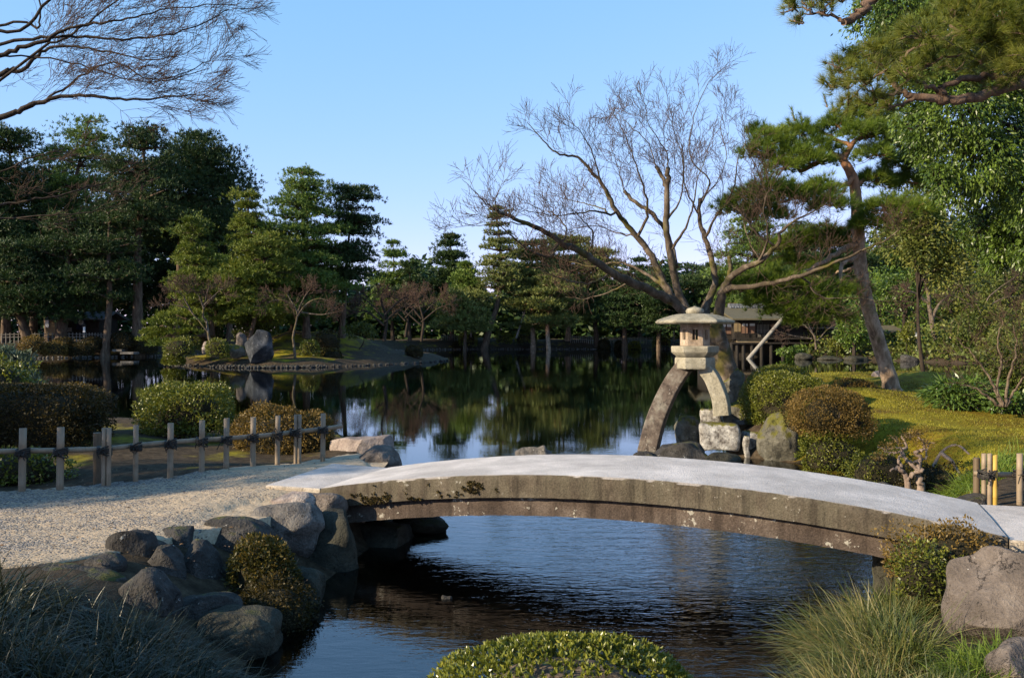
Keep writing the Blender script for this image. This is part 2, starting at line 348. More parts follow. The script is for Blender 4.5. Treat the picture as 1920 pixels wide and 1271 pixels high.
def height(x, y):
    x = np.asarray(x, float); y = np.asarray(y, float)
    s = sdist(POND, x, y)
    near = 1 - sm(22, 45, y)
    base = 0.57 * near + 1.15 * (1 - near)
    base = base + 0.65 * bump2(x, y, 9.0, 21.5, 4.2, 3.6) + 0.12 * bump2(x, y, 6.0, 17.5, 2.0, 2.5) - 0.05 * bump2(x, y, 6.5, 12, 2, 2)
    base = base - 0.26 * sm(1.5, 2.2, x) * (1 - sm(6.4, 7.3, y))
    hill = sm(70, 95, y) * sm(32, 56, x) * 4.0        # wooded slope on the far right
    hill = hill + sm(38, 60, x) * sm(50, 62, y) * 2.0
    w = 0.45 + 0.5 * sm(9, 12, y) * sm(4, 5, x) + 2.6 * sm(30, 70, y) + 0.95 * (1 - sm(8.6, 9.4, y)) * (1 - sm(-1.5, -0.8, x)) + 0.55 * (1 - sm(7.2, 8.0, y)) * sm(1.5, 2.2, x)
    land = base * sm(-0.03, 1, s / w) ** 0.8 + hill * sm(0.5, 9, s)
    bed = -0.42 - 0.5 * sm(0.5, 5, -s) * sm(10, 16, y)
    z = np.where(s > 0, land, bed * sm(0, 0.5, -s) - 0.02)
    amp = sm(0.2, 1.5, np.abs(s)) * np.where(s > 0, 1, 0.3)
    return z + lumps(x, y) * amp * (0.25 + 0.75 * sm(8, 11, y)) * 0.6
def hz(x, y): return float(height(np.array([float(x)]), np.array([float(y)]))[0])

def axis(parts):
    a = []
    for lo, hi, st in parts: a.append(np.arange(lo, hi, st))
    return np.concatenate(a + [np.array([parts[-1][1]])])
gx = axis([(-900,-200,100),(-200,-60,10),(-60,-12,1.6),(-12,12,0.16),(12,48,1.2),(48,200,8),(200,900,100)])
gy = axis([(-60,-4,8),(-4,2,0.6),(2,24,0.16),(24,34,0.5),(34,125,1.3),(125,260,9),(260,1500,120)])
X, Y = np.meshgrid(gx, gy)
Z = height(X, Y)
g = Geo(); nx, ny = len(gx), len(gy)
i = np.arange(ny - 1)[:, None] * nx; j = np.arange(nx - 1)[None]
g.add(np.stack((X, Y, Z), -1).reshape(-1, 3), np.stack((i + j, i + j + 1, i + nx + j + 1, i + nx + j), -1).reshape(-1, 4))

def ground_mat():
    m, nt, out = newmat('ground_soil_and_moss'); co = co_pos(nt)
    sep = node(nt, 'ShaderNodeSeparateXYZ'); nt.links.new(co, sep.inputs[0])
    n1 = tnoise(nt, co, 0.9, 6, 0.62); n2 = tnoise(nt, co, 9, 5, 0.65); n3 = tnoise(nt, co, 60, 3, 0.6)
    soil = ramp(nt, n2, [(0.3, (0.022, 0.016, 0.011)), (0.55, (0.055, 0.041, 0.027)), (0.75, (0.10, 0.075, 0.05))])
    moss = ramp(nt, math_(nt, 'ADD', math_(nt, 'MULTIPLY', n1, 0.6), math_(nt, 'MULTIPLY', n2, 0.4)),
                [(0.34, (0.060, 0.042, 0.010)), (0.45, (0.155, 0.105, 0.011)), (0.55, (0.20, 0.170, 0.014)), (0.7, (0.30, 0.26, 0.022))])
    moss = mixc(nt, 0.6, moss, ramp(nt, n3, [(0.3, (0.45, 0.45, 0.45)), (0.65, (1.1, 1.1, 1.1))]), 'MULTIPLY')
    at = node(nt, 'ShaderNodeAttribute', attribute_name='moss')
    mf = maprange(nt, math_(nt, 'ADD', at.outputs['Fac'], math_(nt, 'MULTIPLY', math_(nt, 'SUBTRACT', n1, 0.5), 1.0)), 0.42, 0.58)
    col = mixc(nt, mf, soil, moss)
    vor = node(nt, 'ShaderNodeTexVoronoi'); vor.inputs['Scale'].default_value = 16; nt.links.new(co, vor.inputs['Vector'])
    bed = mixc(nt, vor.outputs['Color'], (0.030, 0.019, 0.010), (0.15, 0.095, 0.05))
    bed = mixc(nt, maprange(nt, n1, 0.35, 0.65), (0.035, 0.022, 0.012), bed)
    under = maprange(nt, sep.outputs[2], -0.03, -0.09)
    deep = maprange(nt, sep.outputs[1], 10, 15)
    bed = mixc(nt, deep, bed, (0.012, 0.017, 0.010))  # dark green bed stands in for light lost in deep water
    col = mixc(nt, under, col, bed)
    h = math_(nt, 'ADD', math_(nt, 'MULTIPLY', n2, 0.6), math_(nt, 'MULTIPLY', n3, 0.7))
    principled(nt, out, col, 0.95, h, 0.6, 0.03, 0.1); return m
ground = g.build('ground', ground_mat()); tag(ground, None, None, kind='structure')
S_ = sdist(POND, X, Y)
mossmask = pen(X, Y) * sm(-0.1, 0.2, S_)
mossmask = np.maximum(mossmask, 0.36 * sm(60, 70, Y) * (S_ > 0))
mossmask = np.maximum(mossmask, 0.40 * (1 - sm(-2.0, -1.2, X)) * sm(10.0, 10.8, Y) * (1 - sm(25, 30, Y)))
at = ground.data.attributes.new('moss', 'FLOAT', 'POINT'); at.data.foreach_set('value', mossmask.astype(np.float32).ravel())

# island: a mossy mound of its own
def isle_height(x, y):
    s = -sdist(ISLE, x, y)
    z = -0.5 + 0.5 * sm(-1.2, 0.0, s) + 0.45 * sm(0, 1.6, s) + sm(0.5, 9, s) * (0.25 + 1.5 * bump2(x, y, -13.5, 67, 7, 6) + 0.6 * bump2(x, y, -20, 66, 4, 5))
    return z + 0.12 * lumps(x * 1.3, y * 1.3) * sm(0.3, 2, s) * 3
ix = np.arange(-29, -1.9, 0.35); iy = np.arange(51, 89, 0.35)
XI, YI = np.meshgrid(ix, iy); g = Geo(); nx, ny = len(ix), len(iy)
i = np.arange(ny - 1)[:, None] * nx; j = np.arange(nx - 1)[None]
g.add(np.stack((XI, YI, isle_height(XI, YI)), -1).reshape(-1, 3), np.stack((i + j, i + j + 1, i + nx + j + 1, i + nx + j), -1).reshape(-1, 4))
isle = g.build('island', ground.data.materials[0]); tag(isle, None, None, kind='structure')
at = isle.data.attributes.new('moss', 'FLOAT', 'POINT')
at.data.foreach_set('value', ((0.52 - 0.20 * sm(-12.5, -9.0, XI)) * sm(0.0, 1.5, -sdist(ISLE, XI, YI))).astype(np.float32).ravel())
def iz(x, y): return float(isle_height(np.array([float(x)]), np.array([float(y)]))[0])

# gravel path: a sheet lofted between its near edge (the rocks) and its far edge (the fence)
far_edge = np.array([(-30,3.2),(-16,6.6),(-9,8.3),(-5.9,9.25),(-5.0,9.6),(-4.3,10.1),(-3.6,10.6),(-2.9,11.35),(-2.35,12.0),(-1.85,12.25),(-1.65,11.6),(-1.62,10.5)])
near_edge = np.array([(-30,-6),(-16,1.2),(-9,4.2),(-5,5.6),(-3.9,6.1),(-3.25,6.5),(-2.9,7.15),(-2.75,7.45),(-2.4,7.8),(-2.15,8.3),(-1.9,8.9),(-1.62,9.5)])
na, nb = 150, 40
A = spline(far_edge, na); B = spline(near_edge, na)
A = A + 0.05 * np.stack((np.zeros(na), np.sin(np.arange(na) * 1.9) + np.sin(np.arange(na) * 0.83)), 1)
u = np.linspace(0, 1, nb)[None, :, None]
Q = A[:, None] * (1 - u) + B[:, None] * u
zz = np.maximum(height(Q[..., 0], Q[..., 1]) + 0.012, 0.55)
Q = np.concatenate((Q, Q[:, -1:] + np.array((0.03, -0.05))), 1); zz = np.concatenate((zz, zz[:, -1:] - 0.45), 1); nb += 1
g = Geo(); i = np.arange(na - 1)[:, None] * nb; j = np.arange(nb - 1)[None]
g.add(np.concatenate((Q, zz[..., None]), -1).reshape(-1, 3), np.stack((i + j, i + nb + j, i + nb + j + 1, i + j + 1), -1).reshape(-1, 4))
def path_mat():
    m, nt, out = newmat('path_sand_and_gravel'); co = co_pos(nt)
    n1 = tnoise(nt, mapped(nt, co, (0.8, 1.9, 1)), 1.0, 5, 0.6, 0.4); n2 = tnoise(nt, co, 28, 4, 0.7); n6 = tnoise(nt, co, 5.5, 3, 0.5)
    vor = node(nt, 'ShaderNodeTexVoronoi'); vor.inputs['Scale'].default_value = 60; nt.links.new(co, vor.inputs['Vector'])
    vcol = node(nt, 'ShaderNodeSeparateColor'); nt.links.new(vor.outputs['Color'], vcol.inputs[0])
    sand = ramp(nt, n2, [(0.3, (0.25, 0.185, 0.12)), (0.5, (0.37, 0.285, 0.195)), (0.7, (0.46, 0.365, 0.26))])
    stone = ramp(nt, vcol.outputs[0], [(0.0, (0.07, 0.065, 0.06)), (0.5, (0.15, 0.135, 0.125)), (1.0, (0.34, 0.30, 0.26))])
    sep = node(nt, 'ShaderNodeSeparateXYZ'); nt.links.new(co, sep.inputs[0])
    bias = maprange(nt, sep.outputs[0], -4.6, -2.6, 0.16, -0.2)
    cover = math_(nt, 'ADD', n1, bias)
    dens = math_(nt, 'SUBTRACT', cover, math_(nt, 'MULTIPLY', vcol.outputs[1], 0.35))
    gf = maprange(nt, dens, 0.33, 0.37)
    col = mixc(nt, gf, sand, stone)
    h = math_(nt, 'ADD', math_(nt, 'MULTIPLY', math_(nt, 'SUBTRACT', 1.0, vor.outputs['Distance']), math_(nt, 'ADD', math_(nt, 'MULTIPLY', gf, 1.0), 0.15)), math_(nt, 'MULTIPLY', n2, 0.5))
    h = math_(nt, 'ADD', h, math_(nt, 'MULTIPLY', n6, 2.2))
    principled(nt, out, col, 0.9, h, 0.6, 0.03, 0.15); return m
path = g.build('path', path_mat()); tag(path, None, None, kind='structure')

# water
def water_mat():
    m, nt, out = newmat('pond_water'); co = co_pos(nt)
    sep = node(nt, 'ShaderNodeSeparateXYZ'); nt.links.new(co, sep.inputs[0])
    w1 = tnoise(nt, mapped(nt, co, (2.4, 7.5, 1)), 1.0, 3, 0.55, 0.9)
    w2 = tnoise(nt, mapped(nt, co, (9, 26, 1)), 1.0, 2, 0.5, 0.6)
    w3 = tnoise(nt, mapped(nt, co, (0.5, 1.6, 1)), 1.0, 4, 0.6, 0.8)
    gust = maprange(nt, tnoise(nt, mapped(nt, co, (0.06, 0.16, 1)), 1.0, 3), 0.45, 0.7, 0.15, 1.0)
    close = maprange(nt, sep.outputs[1], 9.5, 17.0, 1.0, 0.0)
    right = maprange(nt, sep.outputs[0], -1.0, 2.6, 0.25, 1.4)
    hn = math_(nt, 'ADD', math_(nt, 'MULTIPLY', w1, 1.0), math_(nt, 'MULTIPLY', w2, 0.34))
    amp = math_(nt, 'ADD', math_(nt, 'MULTIPLY', math_(nt, 'MULTIPLY', close, right), 0.0085), math_(nt, 'MULTIPLY', gust, 0.0010))
    h = math_(nt, 'ADD', math_(nt, 'MULTIPLY', hn, amp), math_(nt, 'MULTIPLY', w3, 0.0007))
    b = node(nt, 'ShaderNodeBump'); b.inputs['Strength'].default_value = 1.0; b.inputs['Distance'].default_value = 1.0
    nt.links.new(h, b.inputs['Height'])
    gl = node(nt, 'ShaderNodeBsdfGlossy'); gl.inputs['Roughness'].default_value = 0.015; gl.inputs[0].default_value = (0.95, 0.98, 1.0, 1)
    nt.links.new(b.outputs[0], gl.inputs['Normal'])
    tr = node(nt, 'ShaderNodeBsdfTransparent'); tr.inputs[0].default_value = (0.50, 0.50, 0.42, 1)
    fr = node(nt, 'ShaderNodeFresnel'); fr.inputs[0].default_value = 1.7; nt.links.new(b.outputs[0], fr.inputs['Normal'])
    mx = node(nt, 'ShaderNodeMixShader'); nt.links.new(fr.outputs[0], mx.inputs[0])
    nt.links.new(tr.outputs[0], mx.inputs[1]); nt.links.new(gl.outputs[0], mx.inputs[2]); nt.links.new(mx.outputs[0], out.inputs[0])
    return m
g = Geo(); g.add([(-70, 3.5, 0), (80, 3.5, 0), (80, 125, 0), (-70, 125, 0)], [[0, 1, 2, 3]])
water = g.build('water', water_mat(), smooth=False); tag(water, None, None, kind='structure')

# fuzz of moss tips on the lawn, and litter
r = rs(61); n = 170000
x = r.uniform(4.5, 17, n); y = 10.5 + 18 * r.uniform(0, 1, n) ** 1.35; k = (sdist(POND, x, y) > 0.25) & (pen(x, y) > 0.8) & (y < 27) & (np.abs(x / y) < 0.64); x, y = x[k], y[k]
k = lumps(x * 3.1, y * 3.1) + r.normal(0, .10, len(x)) > -0.10; x, y = x[k], y[k]; n = len(x)
g = Geo(); needles(g, np.stack((x, y, height(x, y) - .004), 1), nrm(np.array((0, 0, 1.0)) + r.normal(0, .45, (n, 3))), r.uniform(.012, .04, n) * (.7 + y / 40), .010 + y * .0006, r)
o = g.build('moss', M['lawn']); tag(o, 'short fuzzy moss tips of the sunlit lawn', 'moss', kind='stuff')
n = 900; x = np.concatenate((r.uniform(4.8, 13, n), r.uniform(-7, -1.7, n // 3))); y = np.concatenate((r.uniform(11, 24, n), r.uniform(6.2, 11, n // 3))); k = sdist(POND, x, y) > .2; x, y = x[k], y[k]; n = len(x)
d = nrm(np.stack((r.normal(size=n), r.normal(size=n), r.normal(0, .12, n)), 1)); g = Geo()
leaf_quads(g, np.stack((x, y, np.maximum(height(x, y) + .022, np.where(x < 0, .572, -1)))  , 1), d, r.uniform(.02, .05, n), .018, r, side=nrm(np.cross(d, np.array((0, 0, 1.0)) + r.normal(0, .25, (n, 3)))), fold=.3)
o = g.build('fallen_leaves', M['dead_leaf']); tag(o, 'scattered brown fallen leaves on the lawn and the gravel', 'leaves', kind='stuff')
# ------------------------------------------------------------------ the stone bridge
BA, BB = np.array((-1.99, 9.0)), np.array((3.92, 6.86)); BL = np.linalg.norm(BB - BA)
BD = (BB - BA) / BL; BN = np.array((-BD[1], BD[0])); BWID = 1.5
def deck_z(t):      # arch of the walking surface along the bridge
    u = (t / BL - 0.5) * 2; return 0.935 - 0.29 * np.abs(u) ** 2.0
def concrete(name, cols, top, green=None, lich=0.3, worn=True):
    m, nt, out = newmat(name); co = co_obj(nt)
    n1 = tnoise(nt, co, 2.2, 6, 0.65); n2 = tnoise(nt, co, 14, 5, 0.7); n3 = tnoise(nt, co, 70, 3, 0.6)
    drip = tnoise(nt, mapped(nt, co, (7, 7, 1.2)), 1.0, 4, 0.6)
    col = ramp(nt, n1, [(0.32, cols[0]), (0.5, cols[1]), (0.68, cols[2])])
    if green: col = mixc(nt, maprange(nt, drip, 0.40, 0.62, 0, 0.75), col, green)
    drip2 = tnoise(nt, mapped(nt, co, (11, 11, 0.8)), 1.0, 4, 0.65)
    col = mixc(nt, maprange(nt, drip2, 0.50, 0.68, 0, 0.6), col, tuple(c * 0.45 for c in cols[0]))
    col = mixc(nt, 0.75, col, ramp(nt, n3, [(0.3, (0.42, 0.42, 0.42)), (0.68, (1.05, 1.05, 1.05))]), 'MULTIPLY')
    patch = math_(nt, 'ADD', math_(nt, 'MULTIPLY', n2, 0.7), math_(nt, 'MULTIPLY', n1, 0.42))
    col = mixc(nt, math_(nt, 'MULTIPLY', maprange(nt, patch, 0.68 - 0.1 * lich, 0.70 - 0.1 * lich), 0.85), col, (0.34, 0.32, 0.275))
    dark = maprange(nt, tnoise(nt, co, 6, 5, 0.7), 0.63, 0.70)
    col = mixc(nt, math_(nt, 'MULTIPLY', dark, 0.6), col, (0.04, 0.032, 0.022))
    if worn:
        nz = node(nt, 'ShaderNodeSeparateXYZ'); nt.links.new(node(nt, 'ShaderNodeNewGeometry').outputs['Normal'], nz.inputs[0])
        tcol = mixc(nt, maprange(nt, n1, 0.35, 0.65), tuple(c * 1.06 for c in top), tuple(c * 0.72 for c in top))
        n7 = tnoise(nt, co, 0.9, 5, 0.7, 0.8); tcol = mixc(nt, maprange(nt, n7, 0.48, 0.62, 0, 0.45), tcol, tuple(c * 0.55 for c in top))
        n5 = tnoise(nt, co, 160, 2, 0.6)
        tcol = mixc(nt, 0.55, tcol, ramp(nt, n5, [(0.35, (0.55, 0.55, 0.55)), (0.62, (1.12, 1.12, 1.12))]), 'MULTIPLY')
        tcol = mixc(nt, 0.5, tcol, ramp(nt, n3, [(0.3, (0.72, 0.72, 0.72)), (0.7, (1.08, 1.08, 1.08))]), 'MULTIPLY')
        tcol = mixc(nt, math_(nt, 'MULTIPLY', maprange(nt, n2, 0.62, 0.72), 0.25), tcol, (0.22, 0.20, 0.18))
        col = mixc(nt, maprange(nt, nz.outputs[2], 0.55, 0.85), col, tcol)
    h = math_(nt, 'ADD', math_(nt, 'MULTIPLY', n2, 0.6), math_(nt, 'MULTIPLY', n3, 0.6))
    principled(nt, out, col, 0.9, h, 0.6, 0.022, 0.15); return m
M['deck'] = concrete('bridge_slab_stone', ((0.045, 0.036, 0.027), (0.098, 0.079, 0.058), (0.16, 0.135, 0.10)), (0.60, 0.55, 0.52), (0.115, 0.100, 0.070), 0.02)
M['beam'] = concrete('bridge_beam_stone', ((0.048, 0.036, 0.030), (0.090, 0.068, 0.055), (0.145, 0.115, 0.095)), (0.3, 0.27, 0.24), None, 0.3, False)
M['slab'] = concrete('approach_slab_stone', ((0.32, 0.27, 0.21), (0.42, 0.36, 0.29), (0.50, 0.44, 0.36)), (0.56, 0.51, 0.48), None, 0.1)
bridge = thing('footbridge', (BA[0] + BD[0] * BL / 2, BA[1] + BD[1] * BL / 2, 0.5),
               'gently arched grey stone slab footbridge with brown mossy sides crossing the water', 'bridge')
def arch_slab(top, bot, t0, t1, inset, name, mat, bev=0.02, jig=0.0025, seed=1):
    n = 120; t = np.linspace(t0, t1, n); r = rs(seed)
    prof = []
    zt, zb = top(t), bot(t)
    w0, w1 = inset, BWID - inset
    sec = [(w0, 0.0), (w0, 1 - 0.3), (w0 + bev * 0.25, 1 - 0.08), (w0 + bev, 1.0), (w0 + 0.35, 1.015), ((w0 + w1) / 2, 1.03), (w1 - 0.35, 1.015), (w1 - bev, 1.0), (w1 - bev * 0.25, 1 - 0.08), (w1, 0.7), (w1, 0.0)]
    ns = len(sec); v = np.zeros((n, ns, 3))
    for k, (w, h) in enumerate(sec):
        ww = w + r.normal(0, jig, n) * (1 if k in (0, 1, 2, 8, 9, 10) else 0)
        xy = BA + BD * t[:, None] + BN * ww[:, None]
        v[:, k, :2] = xy; v[:, k, 2] = zb + (zt - zb) * h + r.normal(0, jig * 0.35, n)
    g = Geo(); i = np.arange(n - 1)[:, None] * ns; j = np.arange(ns)[None]; k = (j + 1) % ns
    g.add(v.reshape(-1, 3), np.stack((i + j, i + ns + j, i + ns + k, i + k), -1).reshape(-1, 4))
    g.add(v[0], np.arange(ns)[None]); g.add(v[-1], np.arange(ns)[::-1][None])
    o = g.build(name, mat, bridge, smooth=True); o.data.set_sharp_from_angle(angle=math.radians(38)); return o
o = arch_slab(deck_z, lambda t: deck_z(t) - 0.215, 0, BL, 0.0, 'deck', M['deck'])
arch_slab(lambda t: deck_z(t) - 0.2165, lambda t: deck_z(t) - 0.40, 0.06, BL - 0.06, 0.07, 'beam', M['beam'], 0.01, 0.003, 2)
# moss growing out of the left half of the side and in the joint
r = rs(8); g = Geo()
def side_pt(t, dz, out=0.0):
    xy = BA + BD * t - BN * out; return np.array((xy[0], xy[1], deck_z(t) + dz))
for k in range(420):
    if k < 330: t = 0.15 + abs(r.normal(0, 0.62)); dz = -0.21 + abs(r.normal(0, 0.045))
    else: t = r.uniform(1.6, 1.9); dz = r.uniform(-0.17, -0.06)
    if t > 2.3: continue
    if noise.noise(Vector((t * 5, dz * 9, 3))) < -0.1: continue
    c = side_pt(t, dz, 0.0) + r.normal(0, 0.008, 3); n = 16
    d = nrm(np.array((-BN[0], -BN[1], -0.15)) + r.normal(0, 0.8, (n, 3)))
    leaf_quads(g, np.repeat(c[None], n, 0), d, r.uniform(0.012, 0.03, n), 0.012, r)
M['moss_tuft'] = leaf_mat('brown_moss', (0.030, 0.022, 0.008), (0.075, 0.052, 0.018), (0.13, 0.10, 0.03), 0.1, 0.8, 8)
g.build('moss', M['moss_tuft'], bridge)
# approach slabs lying on the path and on the right bank
def slab(name, pts, z0, z1, label):
    n = 14; p = np.array(pts, float); g = Geo(); k = len(p)
    c = p.mean(0)
    rings = [(p, z0), (p, z1 - 0.015), (p + nrm(c - p) * 0.012, z1)]
    v = np.concatenate([np.column_stack((q, np.full(k, z))) for q, z in rings])
    for a in range(2):
        g.add(v, [[a * k + i, a * k + (i + 1) % k, (a + 1) * k + (i + 1) % k, (a + 1) * k + i] for i in range(k)])
    g.add(v[2 * k:], np.arange(k)[None])
    o = g.build(name, M['slab'], smooth=False, origin=(c[0], c[1], z0)); tag(o, label, 'stone slab', kind='thing'); return o
slab('stone_slab', [(-2.62, 9.23), (-2.0, 9.02), (-1.49, 10.42), (-2.22, 10.75)], 0.5, 0.64, 'flat pale stone slab on the gravel at the left end of the bridge')
slab('stone_slab', [(3.93, 6.85), (4.9, 6.45), (5.5, 8.0), (4.45, 8.27)], 0.45, 0.628, 'flat pale stone slab at the right end of the bridge beside the bamboo fence')
# ------------------------------------------------------------------ generators
_bm = bmesh.new(); bmesh.ops.create_icosphere(_bm, subdivisions=5, radius=1.0)
ICO_V = np.array([v.co[:] for v in _bm.verts]); ICO_F = np.array([[v.index for v in f.verts] for f in _bm.faces]); _bm.free()
_bm = bmesh.new(); bmesh.ops.create_icosphere(_bm, subdivisions=3, radius=1.0)
ICO3_V = np.array([v.co[:] for v in _bm.verts]); ICO3_F = np.array([[v.index for v in f.verts] for f in _bm.faces]); _bm.free()

def sines(v, r, n=10, f0=1.5, f1=9.0, p=1.0):
    out = np.zeros(len(v))
    for k in range(n):
        f = f0 * (f1 / f0) ** (k / max(1, n - 1)); d = nrm(r.normal(size=3))
        q = v @ d * f + r.uniform(0, 6.28) + 0.6 * np.sin(v @ nrm(r.normal(size=3)) * f * 0.7 + r.uniform(0, 6.28))
        out += np.sin(q) * (f0 / f) ** p
    return out
def rock_shape(r, cuts=6, rough=0.05, lo=False):
    v = (ICO3_V if lo else ICO_V).copy()
    v = v * ((np.abs(v) ** 2.8).sum(1) ** (-1 / 2.8))[:, None]
    for k in range(cuts):
        d = nrm(r.normal(size=3) + np.array((0, 0, 0.25))); o = r.uniform(0.62, 0.95)
        q = v @ d - o; v = v - np.maximum(q, 0)[:, None] * d * r.uniform(0.8, 0.97)
    v = v * (1 + 0.09 * sines(v, r, 5, 1.2, 3.0))[:, None]
    v = v * (1 + rough * sines(v, r, 12, 3.0, 16.0, 0.9))[:, None]
    lo_, hi = v.min(0), v.max(0)
    return (v - (lo_ + hi) / 2) / ((hi - lo_) / 2)
def rock_at(name, label, cat, c, half, mat, seed, cuts=6, rough=0.05, rotz=0.0, group=None, lo=False):
    r = rs(seed); v = rock_shape(r, cuts, rough, lo) * np.asarray(half, float)
    co, si = math.cos(rotz), math.sin(rotz)
    v = np.stack((v[:, 0] * co - v[:, 1] * si, v[:, 0] * si + v[:, 1] * co, v[:, 2]), 1)
    g = Geo(); g.add(v + np.asarray(c, float), ICO3_F if lo else ICO_F)
    o = g.build(name, M[mat] if isinstance(mat, str) else mat, origin=c); return tag(o, label, cat, group)
def rock_px(name, label, x0, x1, y0, y1, d, mat, seed, deep=0.9, sink=0.15, cuts=6, rough=0.05, rotz=0.0, group=None, lo=False, cat='rock'):
    a, b = P(x0, y0, d), P(x1, y1, d); w = (b[0] - a[0]) / 2; h = (a[2] - b[2]) / 2 * (1 + sink)
    c = np.array(((a[0] + b[0]) / 2, d + w * deep * 0.3, a[2] - h))
    return rock_at(name, label, cat, c, (w, w * deep, h), mat, seed, cuts, rough, rotz, group, lo)

def dome(geo, c, rad, n, L, W, r, lo=-0.35, power=2.0, shell=0.22, lump=0.06, whorl=1, core=None, lump_f=2.5, outw=0.8):
    """leaf-covered rounded volume: leaves spread through its outer shell"""
    c = np.asarray(c, float); rad = np.asarray(rad, float)
    d = nrm(r.normal(size=(int(n * 2.6), 3))); d = d[d[:, 2] > lo]
    d = d[sines(d, r, 9, 5, 22, 0.4) + r.normal(0, 0.9, len(d)) > -2.0][:n]; n = len(d)
    k = (np.abs(d) ** power).sum(1) ** (-1 / power)
    lum = 1 + lump * sines(d, r, 8, lump_f, lump_f * 4, 0.6) + 0.35 * lump * sines(d, r, 8, 9, 30, 0.5) + (r.uniform(0, 1, n) > 0.985) * r.uniform(0, 0.10, n)
    rr = k * lum * (1 - shell * r.uniform(0, 1, n) ** 1.5)
    p = c + d * rr[:, None] * rad
    out = nrm(d / rad)
    for q in range(whorl):
        dd = nrm(out * outw + r.normal(0, 0.75, (n, 3)) + np.array((0, 0, 0.15)))
        leaf_quads(geo, p, dd, L * r.uniform(0.6, 1.25, n), W * r.uniform(0.7, 1.2, n), r, fold=0.15)
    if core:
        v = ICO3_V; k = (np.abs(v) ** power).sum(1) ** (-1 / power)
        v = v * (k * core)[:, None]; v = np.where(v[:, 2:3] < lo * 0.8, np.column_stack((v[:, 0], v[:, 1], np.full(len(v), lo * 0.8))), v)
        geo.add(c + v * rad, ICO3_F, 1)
def shrub(name, label, cat, x0, x1, ytop, ybot, d, mat, n, L, W, seed, deep=0.9, stems=5, group=None, power=2.3, lump=0.05, shell=0.2, lo=-0.55, whorl=1, core=0.78, stem_mat='stem', rotz=0.0, zb=None, shift=0.0, outw=0.8):
    a, b = P(x0, ytop, d), P(x1, ybot, d); r = rs(seed)
    rx = (b[0] - a[0]) / 2; hz_ = a[2] - b[2]; ry = rx * deep
    rz = hz_ / (1 - lo * 0.85); cz = a[2] - rz
    cx = (a[0] + b[0]) / 2; cy = d + ry * shift
    zb = b[2] - 0.05 if zb is None else zb
    if stems:
        t = thing(name, (cx, cy, zb), label, cat, group)
    g = Geo(); dome(g, (cx, cy, cz), (rx, ry, rz), n, L, W, r, lo, power, shell, lump, whorl, core, outw=outw)
    if not stems:
        o = g.build(name, [M[mat], M['core']], origin=(cx, cy, zb)); return tag(o, label, cat, group)
    g.build('foliage', [M[mat], M['core']], t)
    s = Geo()
    for k in range(stems):
        an = r.uniform(0, 6.28); q = r.uniform(0.3, 0.75)
        top = np.array((cx + rx * q * math.cos(an), cy + ry * q * math.sin(an), cz + rz * r.uniform(-0.1, 0.4)))
        bs = np.array((cx + rx * 0.12 * math.cos(an), cy + ry * 0.12 * math.sin(an), zb))
        pts = spline([bs, bs * 0.6 + top * 0.4 + r.normal(0, 0.05 * rx, 3), top], 7)
        tube(s, pts, np.linspace(0.035, 0.012, 7) * max(0.5, rx), 6)
        for q2 in range(3):
            e = pts[4] + np.array((r.normal(0, rx * 0.35), r.normal(0, ry * 0.35), rz * r.uniform(0.1, 0.5)))
            tube(s, spline([pts[3 + q2 % 2], (pts[3] + e) / 2 + r.normal(0, 0.03 * rx, 3), e], 5), np.linspace(0.016, 0.006, 5) * max(0.5, rx), 4)
    s.build('stems', M[stem_mat], t)
    return t

def grow(geo, pts, r0, r1, lev, r, spec, thin=0.003):
    """a branch with children down to twigs"""
    pts = np.asarray(pts, float); n = len(pts)
    rad = r0 + (r1 - r0) * np.linspace(0, 1, n) ** 0.8
    tube(geo, pts, rad, 8 if r0 > 0.06 else (5 if r0 > 0.015 else 3), cap=r0 > 0.02)
    if lev <= 0: return
    seg = np.linalg.norm(np.diff(pts, axis=0), axis=1); Ltot = seg.sum()
    k = spec['n'][lev - 1]; k = max(1, int(round(k * r.uniform(0.75, 1.25))))
    for q in range(k):
        t = spec.get('t0', 0.18) + (1 - spec.get('t0', 0.18)) * (q + r.uniform(0, 1)) / k
        f = t * (n - 1); i = min(int(f), n - 2); u = f - i
        s = pts[i] * (1 - u) + pts[i + 1] * u; rs_ = rad[i] * (1 - u) + rad[i + 1] * u
        tan = nrm(pts[i + 1] - pts[i]); per = nrm(np.cross(tan, r.normal(size=3)))
        a = math.radians(r.uniform(*spec['ang']))
        d = nrm(tan * math.cos(a) + per * math.sin(a) + np.array((0, 0, spec['up'])) * r.uniform(0.3, 1.2) + np.asarray(spec.get('bias', (0, 0, 0))))
        L = spec['len'][lev - 1] * r.uniform(0.55, 1.2) * (1.15 - 0.8 * t)
        m = 5 if lev > 1 else 4; q_ = [s]; dd = d
        for z in range(m):
            q_.append(q_[-1] + dd * L / m)
            dd = nrm(dd + r.normal(0, spec['wig'], 3) + np.array((0, 0, spec['up'] * 0.18)))
        rc = min(rs_ * 0.72, spec['rad'][lev - 1]); rc = max(rc, thin)
        grow(geo, q_, rc, max(thin * 0.7, rc * 0.35), lev - 1, r, spec, thin)

def px_path(pts, d, n=None, dz=None):
    """points (px, py) or (px, py, depth offset) -> smooth 3D path"""
    q = [P(p[0], p[1], d + (p[2] if len(p) > 2 else 0)) for p in pts]
    return spline(q, n or max(8, len(pts) * 4))

